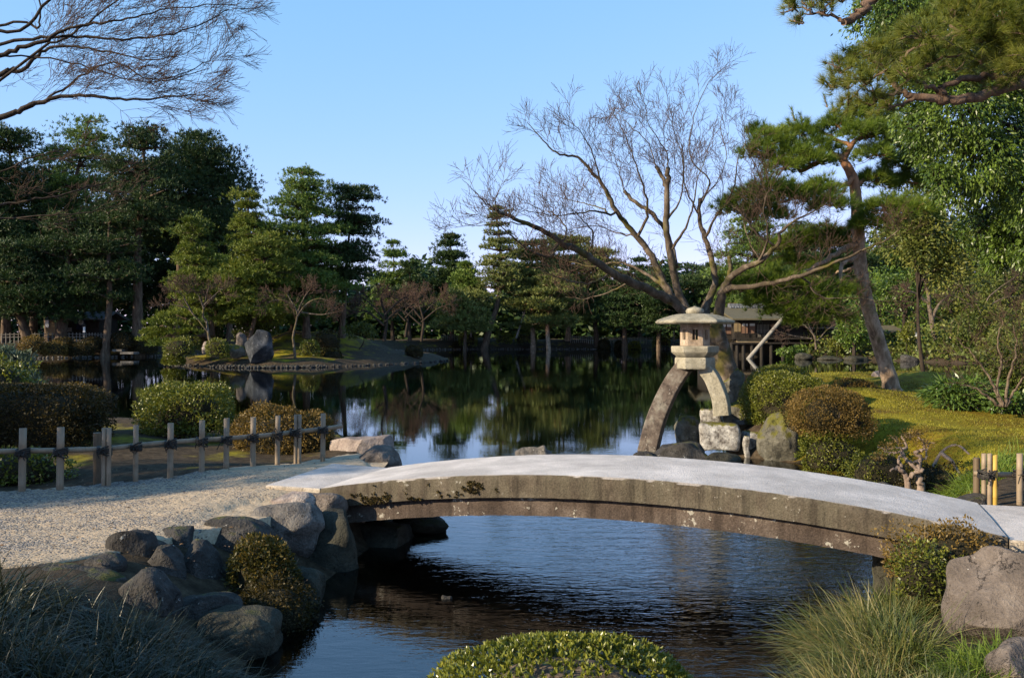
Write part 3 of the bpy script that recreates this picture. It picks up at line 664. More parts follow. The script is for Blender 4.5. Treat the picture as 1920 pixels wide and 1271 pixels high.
def tufts(geo, c, ax, k, L, W, r, spread=0.6, tri=False):
    """needle tufts: k blades round each axis"""
    n = len(c); cc = np.repeat(c, k, 0); aa = np.repeat(ax, k, 0)
    d = nrm(aa + r.normal(0, spread, (n * k, 3)))
    LL = L * r.uniform(0.65, 1.2, n * k)
    (needles if tri else leaf_quads)(geo, cc, d, LL, W, r)
def pad(geo, c, rx, ry, rz, n, k, L, W, r, up=0.7, spread=0.55, tri=False, twig=None, root=None):
    """one flat cushion of needles, fuller at its rim, with a ragged underside"""
    a = r.uniform(0, 6.283, n); q = np.sqrt(r.uniform(0.0, 1, n)); rim = 1 + 0.18 * np.sin(a * 3 + r.uniform(0, 6)) + 0.12 * np.sin(a * 5 + r.uniform(0, 6))
    x = rx * q * np.cos(a) * rim; y = ry * q * np.sin(a) * rim
    z = rz * (1 - q * q) * r.uniform(0.3, 1.0, n) - rz * 0.35 * q * q + r.normal(0, rz * 0.30, n)
    p = np.asarray(c) + np.stack((x, y, z), 1)
    ax = nrm(np.stack((np.cos(a) * q, np.sin(a) * q, np.full(n, up)), 1))
    tufts(geo, p, ax, k, L, W, r, spread, tri)
    if twig is not None:
        base = np.asarray(c if root is None else root, float)
        for m in r.choice(n, min(n, 14), replace=False):
            mid = base * 0.5 + p[m] * 0.5 + np.array((0, 0, -0.25 * rz)) + r.normal(0, 0.05 * rx, 3)
            tube(twig, spline([base, mid, p[m]], 5), np.linspace(0.022, 0.007, 5) * max(0.35, min(1.6, rx)), 4, cap=False)

def pine(label, x, ytop, d, half, crown_y, seed, mat='pine_dark', style='dome', layers=9, limbs=5, base_x=None, dens=1.0, bark='bark_far', tr=0.24, lean=None, group='', base_z=None, size=1.0, flat=0.17, thick=1.0, gaps=0.0, name='pine_tree', cat='pine tree'):
    """a distant pine: trunk, limbs, and cushions of needles in layers"""
    r = rs(seed); base_x = x if base_x is None else base_x
    bx = (base_x - CX) / F * d; bz = hz(bx, d) if base_z is None else base_z
    base = np.array((bx, d, bz - 0.15)); top = P(x, ytop, d); R = half / F * d
    t = thing(name, base, label, cat, group or None)
    h = top[2] - base[2]
    ctrl = [base] + ([P(a, b, d) for a, b in lean] if lean else [base + (top - base) * 0.4 + np.array((r.normal(0, 0.02 * h), r.normal(0, 0.02 * h), 0)), base + (top - base) * 0.72 + np.array((r.normal(0, 0.02 * h), r.normal(0, 0.02 * h), 0))]) + [top]
    tp = spline(ctrl, 26); s = np.linspace(0, 1, 26)
    tk = Geo(); tube(tk, tp, tr * (1 - 0.86 * s) * (1 + 0.5 * np.exp(-s * 22)), 9, rough=0.06, rng=r)
    zc = EYE - (crown_y - HY) / F * d; cr = Geo()
    L, W = 0.0044 * d * size, 0.00080 * d * size
    layers = int(layers * 1.35)
    for li in range(layers):
        u = ((li + r.uniform(0.0, 1.0)) / layers) ** (0.85 if style == 'dome' else 1.0)
        z = zc + (top[2] - zc) * u
        i = int(np.argmin(np.abs(tp[:, 2] - z))); o = tp[i]
        if style == 'cone': rad = R * ((1 - u) ** 0.8 * 0.95 + 0.13)
        elif style == 'dome': rad = R * (math.sqrt(max(0.02, 1 - (u * 0.95) ** 3.2)) * (0.80 + 0.28 * math.sin(math.pi * min(1, u + 0.15))) + 0.06)
        elif style == 'column': rad = R * (0.55 + 0.45 * math.sin(math.pi * min(1.0, 0.2 + u * 0.8)))
        else: rad = R * (0.6 + 0.5 * math.sin(math.pi * (0.25 + 0.7 * u)) - 0.35 * u)
        m = max(3, int(round(limbs * (1 - 0.35 * u)))); a0 = r.uniform(0, 6.28)
        for q in range(m):
            if r.uniform() < gaps: continue
            a = a0 + 6.283 * q / m + r.normal(0, 0.3); l = rad * r.uniform(0.55, 1.1)
            dirv = np.array((math.cos(a), math.sin(a), 0))
            e = o + dirv * l + np.array((0, 0, l * r.uniform(-0.06, 0.2)))
            mid = o + (e - o) * 0.5 + np.array((0, 0, l * r.uniform(-0.05, 0.1))) + r.normal(0, 0.04 * l, 3)
            lp = spline([o, mid, e], 7)
            tube(tk, lp, np.linspace(max(0.05, tr * 0.34), 0.02, 7), 5, cap=False)
            for tt, sc in ((0.38, 0.8), (0.68, 1.0), (0.97, 0.8)):
                if tt < 0.5 and r.uniform() < 0.3: continue
                c = lp[int(tt * 6)] + r.normal(0, 0.06 * l, 3)
                pr = max(0.5, (0.40 * l + 0.13 * R) * sc * r.uniform(.8, 1.2)); n = int(12 * dens * thick * (pr / (0.011 * d)) ** 2) + 6
                pad(cr, c, pr, pr, pr * flat * thick + 0.1, n, 8, L, W, r)
    for q in range(6):
        pr = 0.36 * R * r.uniform(.7, 1.1)
        pad(cr, top + np.array((r.normal(0, .30 * R), r.normal(0, .30 * R), -r.uniform(.1, .55) * R)), pr, pr, pr * .6, int(14 * dens * (pr / (0.011 * d)) ** 2) + 8, 4, L, W, r, 1.0)
    tk.build('trunk', M[bark], t); cr.build('crown', M[mat], t)
    return t

def blades(geo, roots, dirs, L, W, droop, r, seg=4, mi=0):
    n = len(roots); L = np.broadcast_to(L, (n,)); W = np.broadcast_to(W, (n,)); droop = np.broadcast_to(droop, (n,))
    side = nrm(np.cross(dirs, np.array((0, 0, 1.0)) + r.normal(0, 0.3, (n, 3))))
    hor = dirs.copy(); hor[:, 2] = 0; hor = nrm(hor + 1e-4)
    v = np.zeros((n, seg + 1, 2, 3))
    for i in range(seg + 1):
        t = i / seg
        p = roots + dirs * (L * t)[:, None] + (hor * 0.35 - np.array((0, 0, 1.0))) * (droop * L * t * t)[:, None]
        w = (W * (1 - t ** 1.6) * 0.5 + 0.0004)[:, None]
        v[:, i, 0] = p - side * w; v[:, i, 1] = p + side * w
    b = np.arange(n)[:, None] * (2 * (seg + 1)); i = np.arange(seg)[None] * 2
    f = np.stack((b + i, b + i + 1, b + i + 3, b + i + 2), -1).reshape(-1, 4)
    geo.add(v.reshape(-1, 3), f, mi)
# ------------------------------------------------------------------ the two-legged stone lantern
LD = 16.3; LC = P(1303, 848, LD); LX, LY = LC[0], LC[1]
lan = thing('stone_lantern', (LX, LY, 0.0), 'tall weathered granite lantern on two curved splayed legs at the water edge', 'lantern')
def lz(py): return EYE - (py - HY) / F * LD
K = LD / F                                   # metres per pixel there
r = rs(21)
HR = math.radians(-90 - 10) + math.pi / 6    # corner angle: the front face looks a little to the left
def hexring(g, prof, rot=HR, sides=6): lathe(g, (LX, LY, 0), prof, sides, rot)
# roof: umbrella-shaped hexagon, its top and rim rounded
g = Geo()
hexring(g, [(0.24, lz(607)), (0.70, lz(607.5)), (0.735, lz(605)), (0.74, lz(603)), (0.70, lz(600)), (0.60, lz(596)), (0.45, lz(591.5)), (0.33, lz(589)), (0.19, lz(588))])
roof = g.build('roof', M['lantern'], lan, smooth=False)
g = Geo()
lathe(g, (LX, LY, 0), [(0.15, lz(588.5)), (0.168, lz(586)), (0.172, lz(583)), (0.15, lz(579)), (0.09, lz(576.5)), (0.04, lz(575.5)), (0.02, lz(574))], 20)
g.build('finial', M['lantern'], roof)
# fire box: six walls, each with a window opening
g = Geo(); hb, ht = lz(648.5), lz(607)
ro, ri = 0.275, 0.205
cor = [np.array((math.cos(HR + k * math.pi / 3), math.sin(HR + k * math.pi / 3))) for k in range(6)]
def wallpiece(k, u0, u1, z0, z1):
    a, b = cor[k], cor[(k + 1) % 6]
    pts = []
    for rr in (ri, ro):
        A, B = a * rr, b * rr
        for u in (u0, u1):
            for z in (z0, z1): pts.append((*(A + (B - A) * u + (LX, LY)), z))
    g.add(pts, [[0,1,3,2],[4,6,7,5],[0,4,5,1],[2,3,7,6],[1,5,7,3],[0,2,6,4]])
w0, w1 = lz(637), lz(618)
for k in range(6):
    wallpiece(k, 0.0, 0.30, hb, ht); wallpiece(k, 0.70, 1.0, hb, ht); wallpiece(k, 0.30, 0.70, hb, w0); wallpiece(k, 0.30, 0.70, w1, ht)
    wallpiece(k, 0.48, 0.52, w0, w1)
g.build('fire_box', M['lantern_fire'], lan, smooth=False)
g = Geo(); hexring(g, [(0.34, lz(668.5)), (0.40, lz(664)), (0.44, lz(660)), (0.445, lz(650)), (0.43, lz(648.5)), (0.25, lz(648))]); g.build('platform', M['lantern'], lan, smooth=False)
g = Geo(); hexring(g, [(0.36, lz(691)), (0.375, lz(689)), (0.375, lz(672)), (0.355, lz(669.5))]); g.build('base_block', M['lantern'], lan, smooth=False)
# legs: square stone arcs
def leg(pts, w0, w1, dep, mat='lantern_leg', name='leg'):
    p = spline([(a, b) for a, b in pts], 22); g = Geo(); v = []
    for k in range(22):
        t = p[min(k + 1, 21)] - p[max(k - 1, 0)]; t = t / np.linalg.norm(t); nn = np.array((-t[1], t[0]))
        w = (w0 + (w1 - w0) * k / 21) / 2 * K
        c = P(p[k][0], p[k][1], LD); 
        for sx, sy in ((-1, -1), (1, -1), (1, 1), (-1, 1)):
            yy = LY + sy * dep / 2
            q = np.array((c[0] + nn[0] * sx * w, yy + 0.0, c[2] - nn[1] * sx * w))
            v.append(q)
    v = np.array(v).reshape(22, 4, 3)
    # turn the section about the vertical so that its lit face looks to the left front
    i = np.arange(21)[:, None] * 4; j = np.arange(4)[None]; k2 = (j + 1) % 4
    g.add(v.reshape(-1, 3), np.stack((i + j, i + k2, i + 4 + k2, i + 4 + j), -1).reshape(-1, 4)); g.add(v[0], [[3, 2, 1, 0]]); g.add(v[-1], [[0, 1, 2, 3]])
    co, si = math.cos(math.radians(LEGROT)), math.sin(math.radians(LEGROT))
    for a in range(len(g.v)):
        q = g.v[a].copy(); x, y = q[:, 0] - LX, q[:, 1] - LY
        q[:, 0] = LX + x * co - y * si; q[:, 1] = LY + x * si + y * co; g.v[a] = q
    o = g.build(name, M[mat], lan, smooth=False)
    bv = o.modifiers.new('bevel', 'BEVEL'); bv.width = 0.02; bv.segments = 2
    return o
LEGROT = -24
leg([(1283, 688), (1262, 718), (1241, 760), (1226, 800), (1213, 852)], 30, 36, 0.30)
leg([(1320, 688), (1334, 706), (1344, 728), (1351, 750), (1354, 776)], 25, 29, 0.30, 'lantern')['label'] = 'short leg of the stone lantern standing on a stone'
for o in list(lan.children):
    if o.name.split('.')[0] in ('roof', 'platform', 'base_block', 'fire_box'):
        bv = o.modifiers.new('bevel', 'BEVEL'); bv.width = 0.012; bv.segments = 2; bv.limit_method = 'ANGLE'; bv.angle_limit = math.radians(25)
# ------------------------------------------------------------------ stones round the lantern
def cut_stone(label, x0, x1, y0, y1, d, depth, mat, rotz=0.0, seed=1, name='cut_stone'):
    a, b = P(x0, y0, d), P(x1, y1, d); c = np.array(((a[0] + b[0]) / 2, d + depth / 2, (a[2] + b[2]) / 2)); r = rs(seed)
    bm = bmesh.new(); bmesh.ops.create_cube(bm, size=2.0)
    bmesh.ops.subdivide_edges(bm, edges=bm.edges[:], cuts=7, use_grid_fill=True)
    v = np.array([q.co[:] for q in bm.verts]); f = [[q.index for q in p.verts] for p in bm.faces]; bm.free()
    k = (np.abs(v) ** 9).sum(1) ** (-1 / 9); v = v * k[:, None]
    v = v * np.array(((b[0] - a[0]) / 2, depth / 2, (a[2] - b[2]) / 2))
    v = v + 0.012 * np.stack([sines(v * 9, r, 6, 1, 4) for _ in range(3)], 1)
    co, si = math.cos(rotz), math.sin(rotz)
    v = np.stack((v[:, 0] * co - v[:, 1] * si, v[:, 0] * si + v[:, 1] * co, v[:, 2]), 1)
    g = Geo(); g.add(v + c, f); o = g.build(name, M[mat], origin=c); return tag(o, label, 'stone')
cut_stone('squared stone block white with lichen and topped with moss right of the lantern', 1318, 1393, 795, 846, 15.7, 0.55, 'lichen_white', -0.28, 3)
cut_stone('white and pink stone foot under the short leg of the lantern', 1320, 1358, 768, 800, 16.35, 0.4, 'lichen_white', -0.3, 4)
cut_stone('thin flat grey stone slab bridging the gap behind the white lichen block', 1384, 1428, 790, 799, 16.4, 0.7, 'rock_grey', 0.1, 5, 'flat_stone')
cut_stone('small white upright stone post standing in the water beside the lichen block', 1397, 1406, 818, 872, 15.6, 0.12, 'lichen_white', 0.1, 6, 'stone_post')
cut_stone('dark squared stone with a white lichen face by the big right boulder', 1402, 1436, 812, 858, 15.75, 0.5, 'lichen_white', 0.1, 7)
rock_px('boulder', 'grey green boulder with moss and lichen between the lichen block and the bronze shrub', 1424, 1502, 770, 866, 15.2, 'rock_moss', 31, 0.9, 0.1, 6, 0.04)
rock_px('boulder', 'yellow mossy boulder in the water just behind the lantern', 1266, 1322, 778, 840, 17.0, 'rock_moss', 32, 0.9, 0.2, 4, 0.04)
rock_px('boulder', 'dark rock with a moss patch in front of the long lantern leg', 1226, 1332, 829, 874, 14.9, 'rock_dark', 33, 0.7, 0.3, 6, 0.05)
rock_px('rock', 'small dark rock leftmost at the foot of the lantern', 1187, 1236, 846, 872, 14.9, 'rock_dark', 34, 0.8, 0.3, 5, 0.05)
rock_px('rock', 'low dark mossy rock in the water under the white lichen block', 1318, 1400, 849, 880, 14.6, 'rock_bank', 35, 0.8, 0.5, 5, 0.05)
rock_px('boulder', 'dark mossy stump-like stone at the base of the bare tree', 1355, 1400, 690, 765, 17.2, 'rock_moss', 36, 0.9, 0.35, 7, 0.06)
rock_px('boulder', 'mossy dark boulder in shade behind the short lantern leg', 1350, 1412, 752, 800, 16.9, 'rock_moss', 37, 0.9, 0.3, 5, 0.05)
rock_px('rock', 'dark dry rock standing in the pond beyond the middle of the bridge', 964, 1040, 834, 872, 15.3, 'rock_grey', 38, 0.8, 0.5, 6, 0.06)
rock_px('rock', 'rounded pale stone poking out of the moss beside the red pine', 1636, 1662, 694, 716, 22.0, 'rock_pink', 39, 0.9, 0.4, 4, 0.04)
rock_px('rock', 'small wet stone alone in the foreground water', 825, 851, 1114, 1146, 7.4, 'rock_dark', 40, 0.9, 0.4, 5, 0.05)
rock_px('rock', 'low grey stone between bridge end and bamboo fence', 1798, 1850, 925, 952, 8.7, 'rock_dark', 41, 0.9, 0.4, 4, 0.05)
rock_px('rock', 'grey stone lying at the foot of the gnarled dwarf tree', 1640, 1700, 905, 940, 11.4, 'rock_dark', 42, 0.9, 0.4, 5, 0.05)
# left pond side
rock_px('boulder', 'large pale pinkish boulder sloping to the water by the left bridge end', 612, 742, 815, 905, 12.6, 'rock_pink', 43, 0.75, 0.1, 7, 0.035)
rock_px('rock', 'tan upright rock in front of the large pinkish boulder', 668, 752, 836, 892, 11.6, 'rock_brown', 44, 0.8, 0.15, 6, 0.05)
# rocks of the near left bank; the dark stone colour also carries their shade
for args in (
    ('large dark boulder with a domed top on the near left bank', 198, 306, 991, 1132, 6.95, 'rock_dark', 51, 0.9, 0.1, 5),
    ('dark flat sided boulder leaning behind the domed one', 255, 338, 1030, 1136, 6.75, 'rock_dark', 52, 0.9, 0.2, 6),
    ('grey flat topped stone just beyond the domed boulder', 274, 354, 994, 1042, 7.35, 'rock_dark', 53, 0.9, 0.5, 5),
    ('long dark smooth rock below the gravel edge', 362, 500, 973, 1046, 7.7, 'rock_dark', 54, 0.6, 0.2, 4),
    ('big angular boulder with a sunlit top nearest the bridge', 462, 600, 942, 1024, 8.25, 'rock_grey', 55, 0.75, 0.3, 7),
    ('pale flat stone between the angular boulder and the stone slab', 512, 592, 924, 952, 8.75, 'rock_pink', 56, 0.9, 0.6, 4),
    ('brownish rock against the left corner of the bridge', 548, 642, 926, 980, 8.75, 'rock_brown', 57, 0.7, 0.5, 6),
    ('small oval bluish stone on the gravel edge', 153, 225, 1041, 1090, 6.45, 'rock_dark', 58, 0.8, 0.2, 3),
    ('long flat topped dark rock at the left frame edge', -60, 210, 1073, 1140, 6.15, 'rock_dark', 59, 0.5, 0.4, 5),
    ('purplish dark sloping rock below the oval stone', 214, 322, 1075, 1190, 6.1, 'rock_dark', 60, 0.85, 0.1, 5),
    ('square topped dark rock left of the azalea', 322, 416, 1021, 1122, 7.0, 'rock_dark', 61, 0.8, 0.2, 7),
    ('flat pale topped ledge stone low above the water', 315, 440, 1116, 1176, 6.35, 'rock_dark', 62, 0.8, 0.5, 5),
    ('low mossy stone at the water line below the ledge', 372, 512, 1150, 1226, 6.15, 'rock_bank', 63, 0.8, 0.2, 3),
    ('tall dark mossy rock under the left end of the bridge', 575, 665, 962, 1112, 8.35, 'rock_bank', 64, 0.9, 0.1, 4),
    ('brown rounded rock at the water behind the azalea', 540, 596, 1070, 1142, 7.3, 'rock_bank', 65, 0.9, 0.2, 4),
    ('deep shaded abutment rock beneath the bridge', 640, 772, 985, 1062, 9.3, 'rock_bank', 66, 0.8, 0.2, 5),
    ('jutting abutment rock beneath the bridge reaching over the water', 740, 834, 966, 1000, 9.9, 'rock_bank', 67, 0.9, 0.2, 6),
): rock_px('boulder' if 'boulder' in args[0] else 'rock', args[0], args[1] - 9, args[2] + 9, args[3] - 3, args[4], args[5], args[6], args[7], args[8], max(args[9], .35), args[10], rough=0.035, group='rocks of the near left bank')
# right foreground
rock_px('boulder', 'large smooth brownish boulder at the right edge of the photo', 1794, 2060, 1030, 1225, 5.6, 'rock_brown', 171, 0.7, 0.3, 8, 0.03, 0.15)
rock_px('rock', 'brown rock below the large right boulder in the corner', 1856, 1990, 1206, 1330, 4.9, 'rock_brown', 72, 0.8, 0.15, 5, 0.04)
rock_px('rock', 'dark abutment rock under the right end of the bridge', 1640, 1760, 1010, 1110, 7.6, 'rock_bank', 73, 0.8, 0.3, 5, 0.05)

# ------------------------------------------------------------------ bamboo fences
def bamboo_mat(name, a, b):
    m, nt, out = newmat(name); co = co_obj(nt)
    n1 = tnoise(nt, mapped(nt, co, (30, 30, 2)), 1.0, 4); n2 = tnoise(nt, co, 5, 4)
    col = mixc(nt, n1, a, b); col = mixc(nt, maprange(nt, n2, 0.5, 0.75, 0, 0.6), col, tuple(c * 0.5 for c in a))
    principled(nt, out, col, 0.55, n1, 0.2, 0.01, 0.3); return m
M['bamboo'] = bamboo_mat('weathered_bamboo', (0.15, 0.112, 0.075), (0.31, 0.24, 0.165))
M['bamboo_yellow'] = bamboo_mat('fresh_yellow_bamboo', (0.36, 0.22, 0.04), (0.50, 0.33, 0.07))
M['post_wood'] = bamboo_mat('dark_fence_wood', (0.075, 0.052, 0.032), (0.15, 0.11, 0.07))
M['rope'] = bamboo_mat('black_palm_rope', (0.010, 0.009, 0.008), (0.030, 0.026, 0.022))
def culm(g, a, b, rad, r, nodes=2, sides=14):
    """a bamboo cane with rings at its nodes and an open top"""
    a, b = np.asarray(a, float), np.asarray(b, float); ts = [0.0]; rr = [rad]
    q = sorted((k + r.uniform(0.3, 0.7)) / nodes for k in range(nodes))
    for t in q:
        ts += [t - 0.012, t - 0.004, t + 0.002, t + 0.010, t + 0.022]; rr += [rad, rad * 1.07, rad * 0.93, rad * 1.06, rad * 0.985]
    ts += [1.0, 1.0, 0.975]; rr += [rad * 0.97, rad * 0.72, rad * 0.68]
    ts, rr = np.array(ts), np.array(rr)
    pts = a + (b - a) * ts[:, None]
    t = nrm(b - a); m = np.zeros(3); m[int(np.argmin(np.abs(t)))] = 1; u = nrm(np.cross(t, m)); w = np.cross(t, u)
    th = np.arange(sides) * 2 * math.pi / sides
    v = pts[:, None] + rr[:, None, None] * (u * np.cos(th)[None, :, None] + w * np.sin(th)[None, :, None])
    n = len(ts); i = np.arange(n - 1)[:, None] * sides; j = np.arange(sides)[None]; k = (j + 1) % sides
    g.add(v.reshape(-1, 3), np.stack((i + j, i + k, i + sides + k, i + sides + j), -1).reshape(-1, 4))
    g.add(v[-1], np.arange(sides)[None])
def rope_tie(g, c, r, rad=0.05):
    for k in range(6):
        a = r.uniform(0.25, 0.6) * (1 if k % 2 else -1); th = np.linspace(0, 2 * math.pi, 13)
        z = (k - 2.5) * 0.011
        q = np.stack((rad * np.cos(th), rad * 1.1 * np.sin(th), z + a * 0.9 * rad * np.cos(th)), 1) + c
        tube(g, q, 0.0085, 5, cap=False)
    for s in (-1, 1):
        e = c + np.array((0.05 * s + r.normal(0, 0.02), -rad * 1.15, -0.06 - r.uniform(0, 0.05)))
        tube(g, spline([c + np.array((0.012 * s, -rad * 1.15, 0)), c + np.array((0.04 * s, -rad * 1.35, -0.01)), e], 6), 0.006, 4)
    for q in range(9):
        p = c + np.array((r.normal(0, 0.018), -rad * 1.12, r.normal(0, 0.02)))
        tube(g, spline([p, p + r.normal(0, 0.016, 3), p + r.normal(0, 0.02, 3)], 5), 0.007, 4)
fence = thing('bamboo_fence', G(300, 895, 0.57), 'low weathered bamboo fence with black rope ties along the gravel path at left', 'fence')
r = rs(77)
posts = [(-220,934,12.5),(-140,930,12.5),(-60,926,8.0),(41,917,13),(112,914,13),(194.5,907,8.5),(203.5,907,8.5),(254,899,9.5),(319,893,11),(378,886,10.5),(424,882,10.5),(474,877,10.5),(520,871,9.5),(554,867,7),(561,867,7),(605,864,9.5)]
tops = [809,806,804,803,801,802,802,797,793,788,784,782,779,777,777,775]
pp = []
for (px, py, w), ty in zip(posts, tops):
    b = G(px, py, 0.57); w = 12 if w == 8.0 else w
    tpt = P(px + (2 if px < 150 else 1), ty, b[1]); g = Geo()
    culm(g, b - np.array((0, 0, 0.12)), tpt, w / 2 / F * b[1], r, 2); g.build('post', M['bamboo'], fence)
    pp.append((b, w / 2 / F * b[1]))
rail_y = [(-240, 856), (-140, 852), (-60, 848), (41, 845), (112, 844), (199, 841), (254, 835), (319, 829), (378, 825), (424, 822), (474, 818), (520, 814), (557, 809), (605, 804), (640, 799)]
dd = np.interp([a for a, _ in rail_y], [p[0] for p in posts], [q[0][1] for q in pp]) + 0.07
dd[-1] += 0.25
rp = spline([P(a, b, d) for (a, b), d in zip(rail_y, dd)], 90)
g = Geo(); rad = np.full(90, 0.029); rad[::7] *= 1.09; rad[1::7] *= 0.95
tube(g, rp, rad, 12); g.build('rail', M['bamboo'], fence)
for (b, w), (px, py, _) in zip(pp, posts):
    if px in (203.5, 561): continue
    i = int(np.argmin(np.abs(rp[:, 0] - b[0]))); c = np.array((b[0], b[1] + 0.02, rp[i, 2] - 0.01))
    g = Geo(); rope_tie(g, c, r, max(0.055, w + 0.03) if px not in (194.5, 554) else 0.075); g.build('rope_tie', M['rope'], fence)
g = Geo(); b = G(182, 899, 0.57); tube(g, [b - np.array((0, 0, .1)), b + np.array((0, 0, 0.3)), P(182, 811, b[1])], 0.042, 12); g.build('stake', M['post_wood'], fence)

fence2 = thing('bamboo_fence', G(1860, 945, 0.6), 'short bamboo fence with one fresh yellow cane right of the bridge', 'fence')
for px, yb, yt, w, mt in ((1845, 938, 850, 9, 'bamboo'), (1855.5, 944, 850, 8, 'bamboo'), (1865, 948, 853, 10, 'bamboo_yellow'), (1912, 951, 850, 11, 'bamboo'), (1962, 957, 852, 11, 'bamboo')):
    d = 8.5 if px > 1850 else 8.75
    g = Geo(); culm(g, P(px, yb + 18, d), P(px, yt, d), w / 2 / F * d, r, 2); o = g.build('post', M[mt], fence2)
    if mt == 'bamboo_yellow': o['label'] = 'fresh yellow bamboo cane'
g = Geo(); d = 8.85; tube(g, [P(1831, 960, d), P(1831, 900, d), P(1831, 858, d)], 6 / F * d, 12); g.build('stake', M['post_wood'], fence2)
g = Geo(); q = spline([P(1826, 887, 8.7), P(1860, 889, 8.62), P(1912, 890, 8.6), P(1990, 893, 8.6)], 26); rad = np.full(26, 0.026); rad[::6] *= 1.1
tube(g, q, rad, 10); g.build('rail', M['bamboo'], fence2)
for px in (1850, 1912):
    g = Geo(); rope_tie(g, P(px, 889, 8.55), r, 0.055 if px > 1900 else 0.075); g.build('rope_tie', M['rope'], fence2)
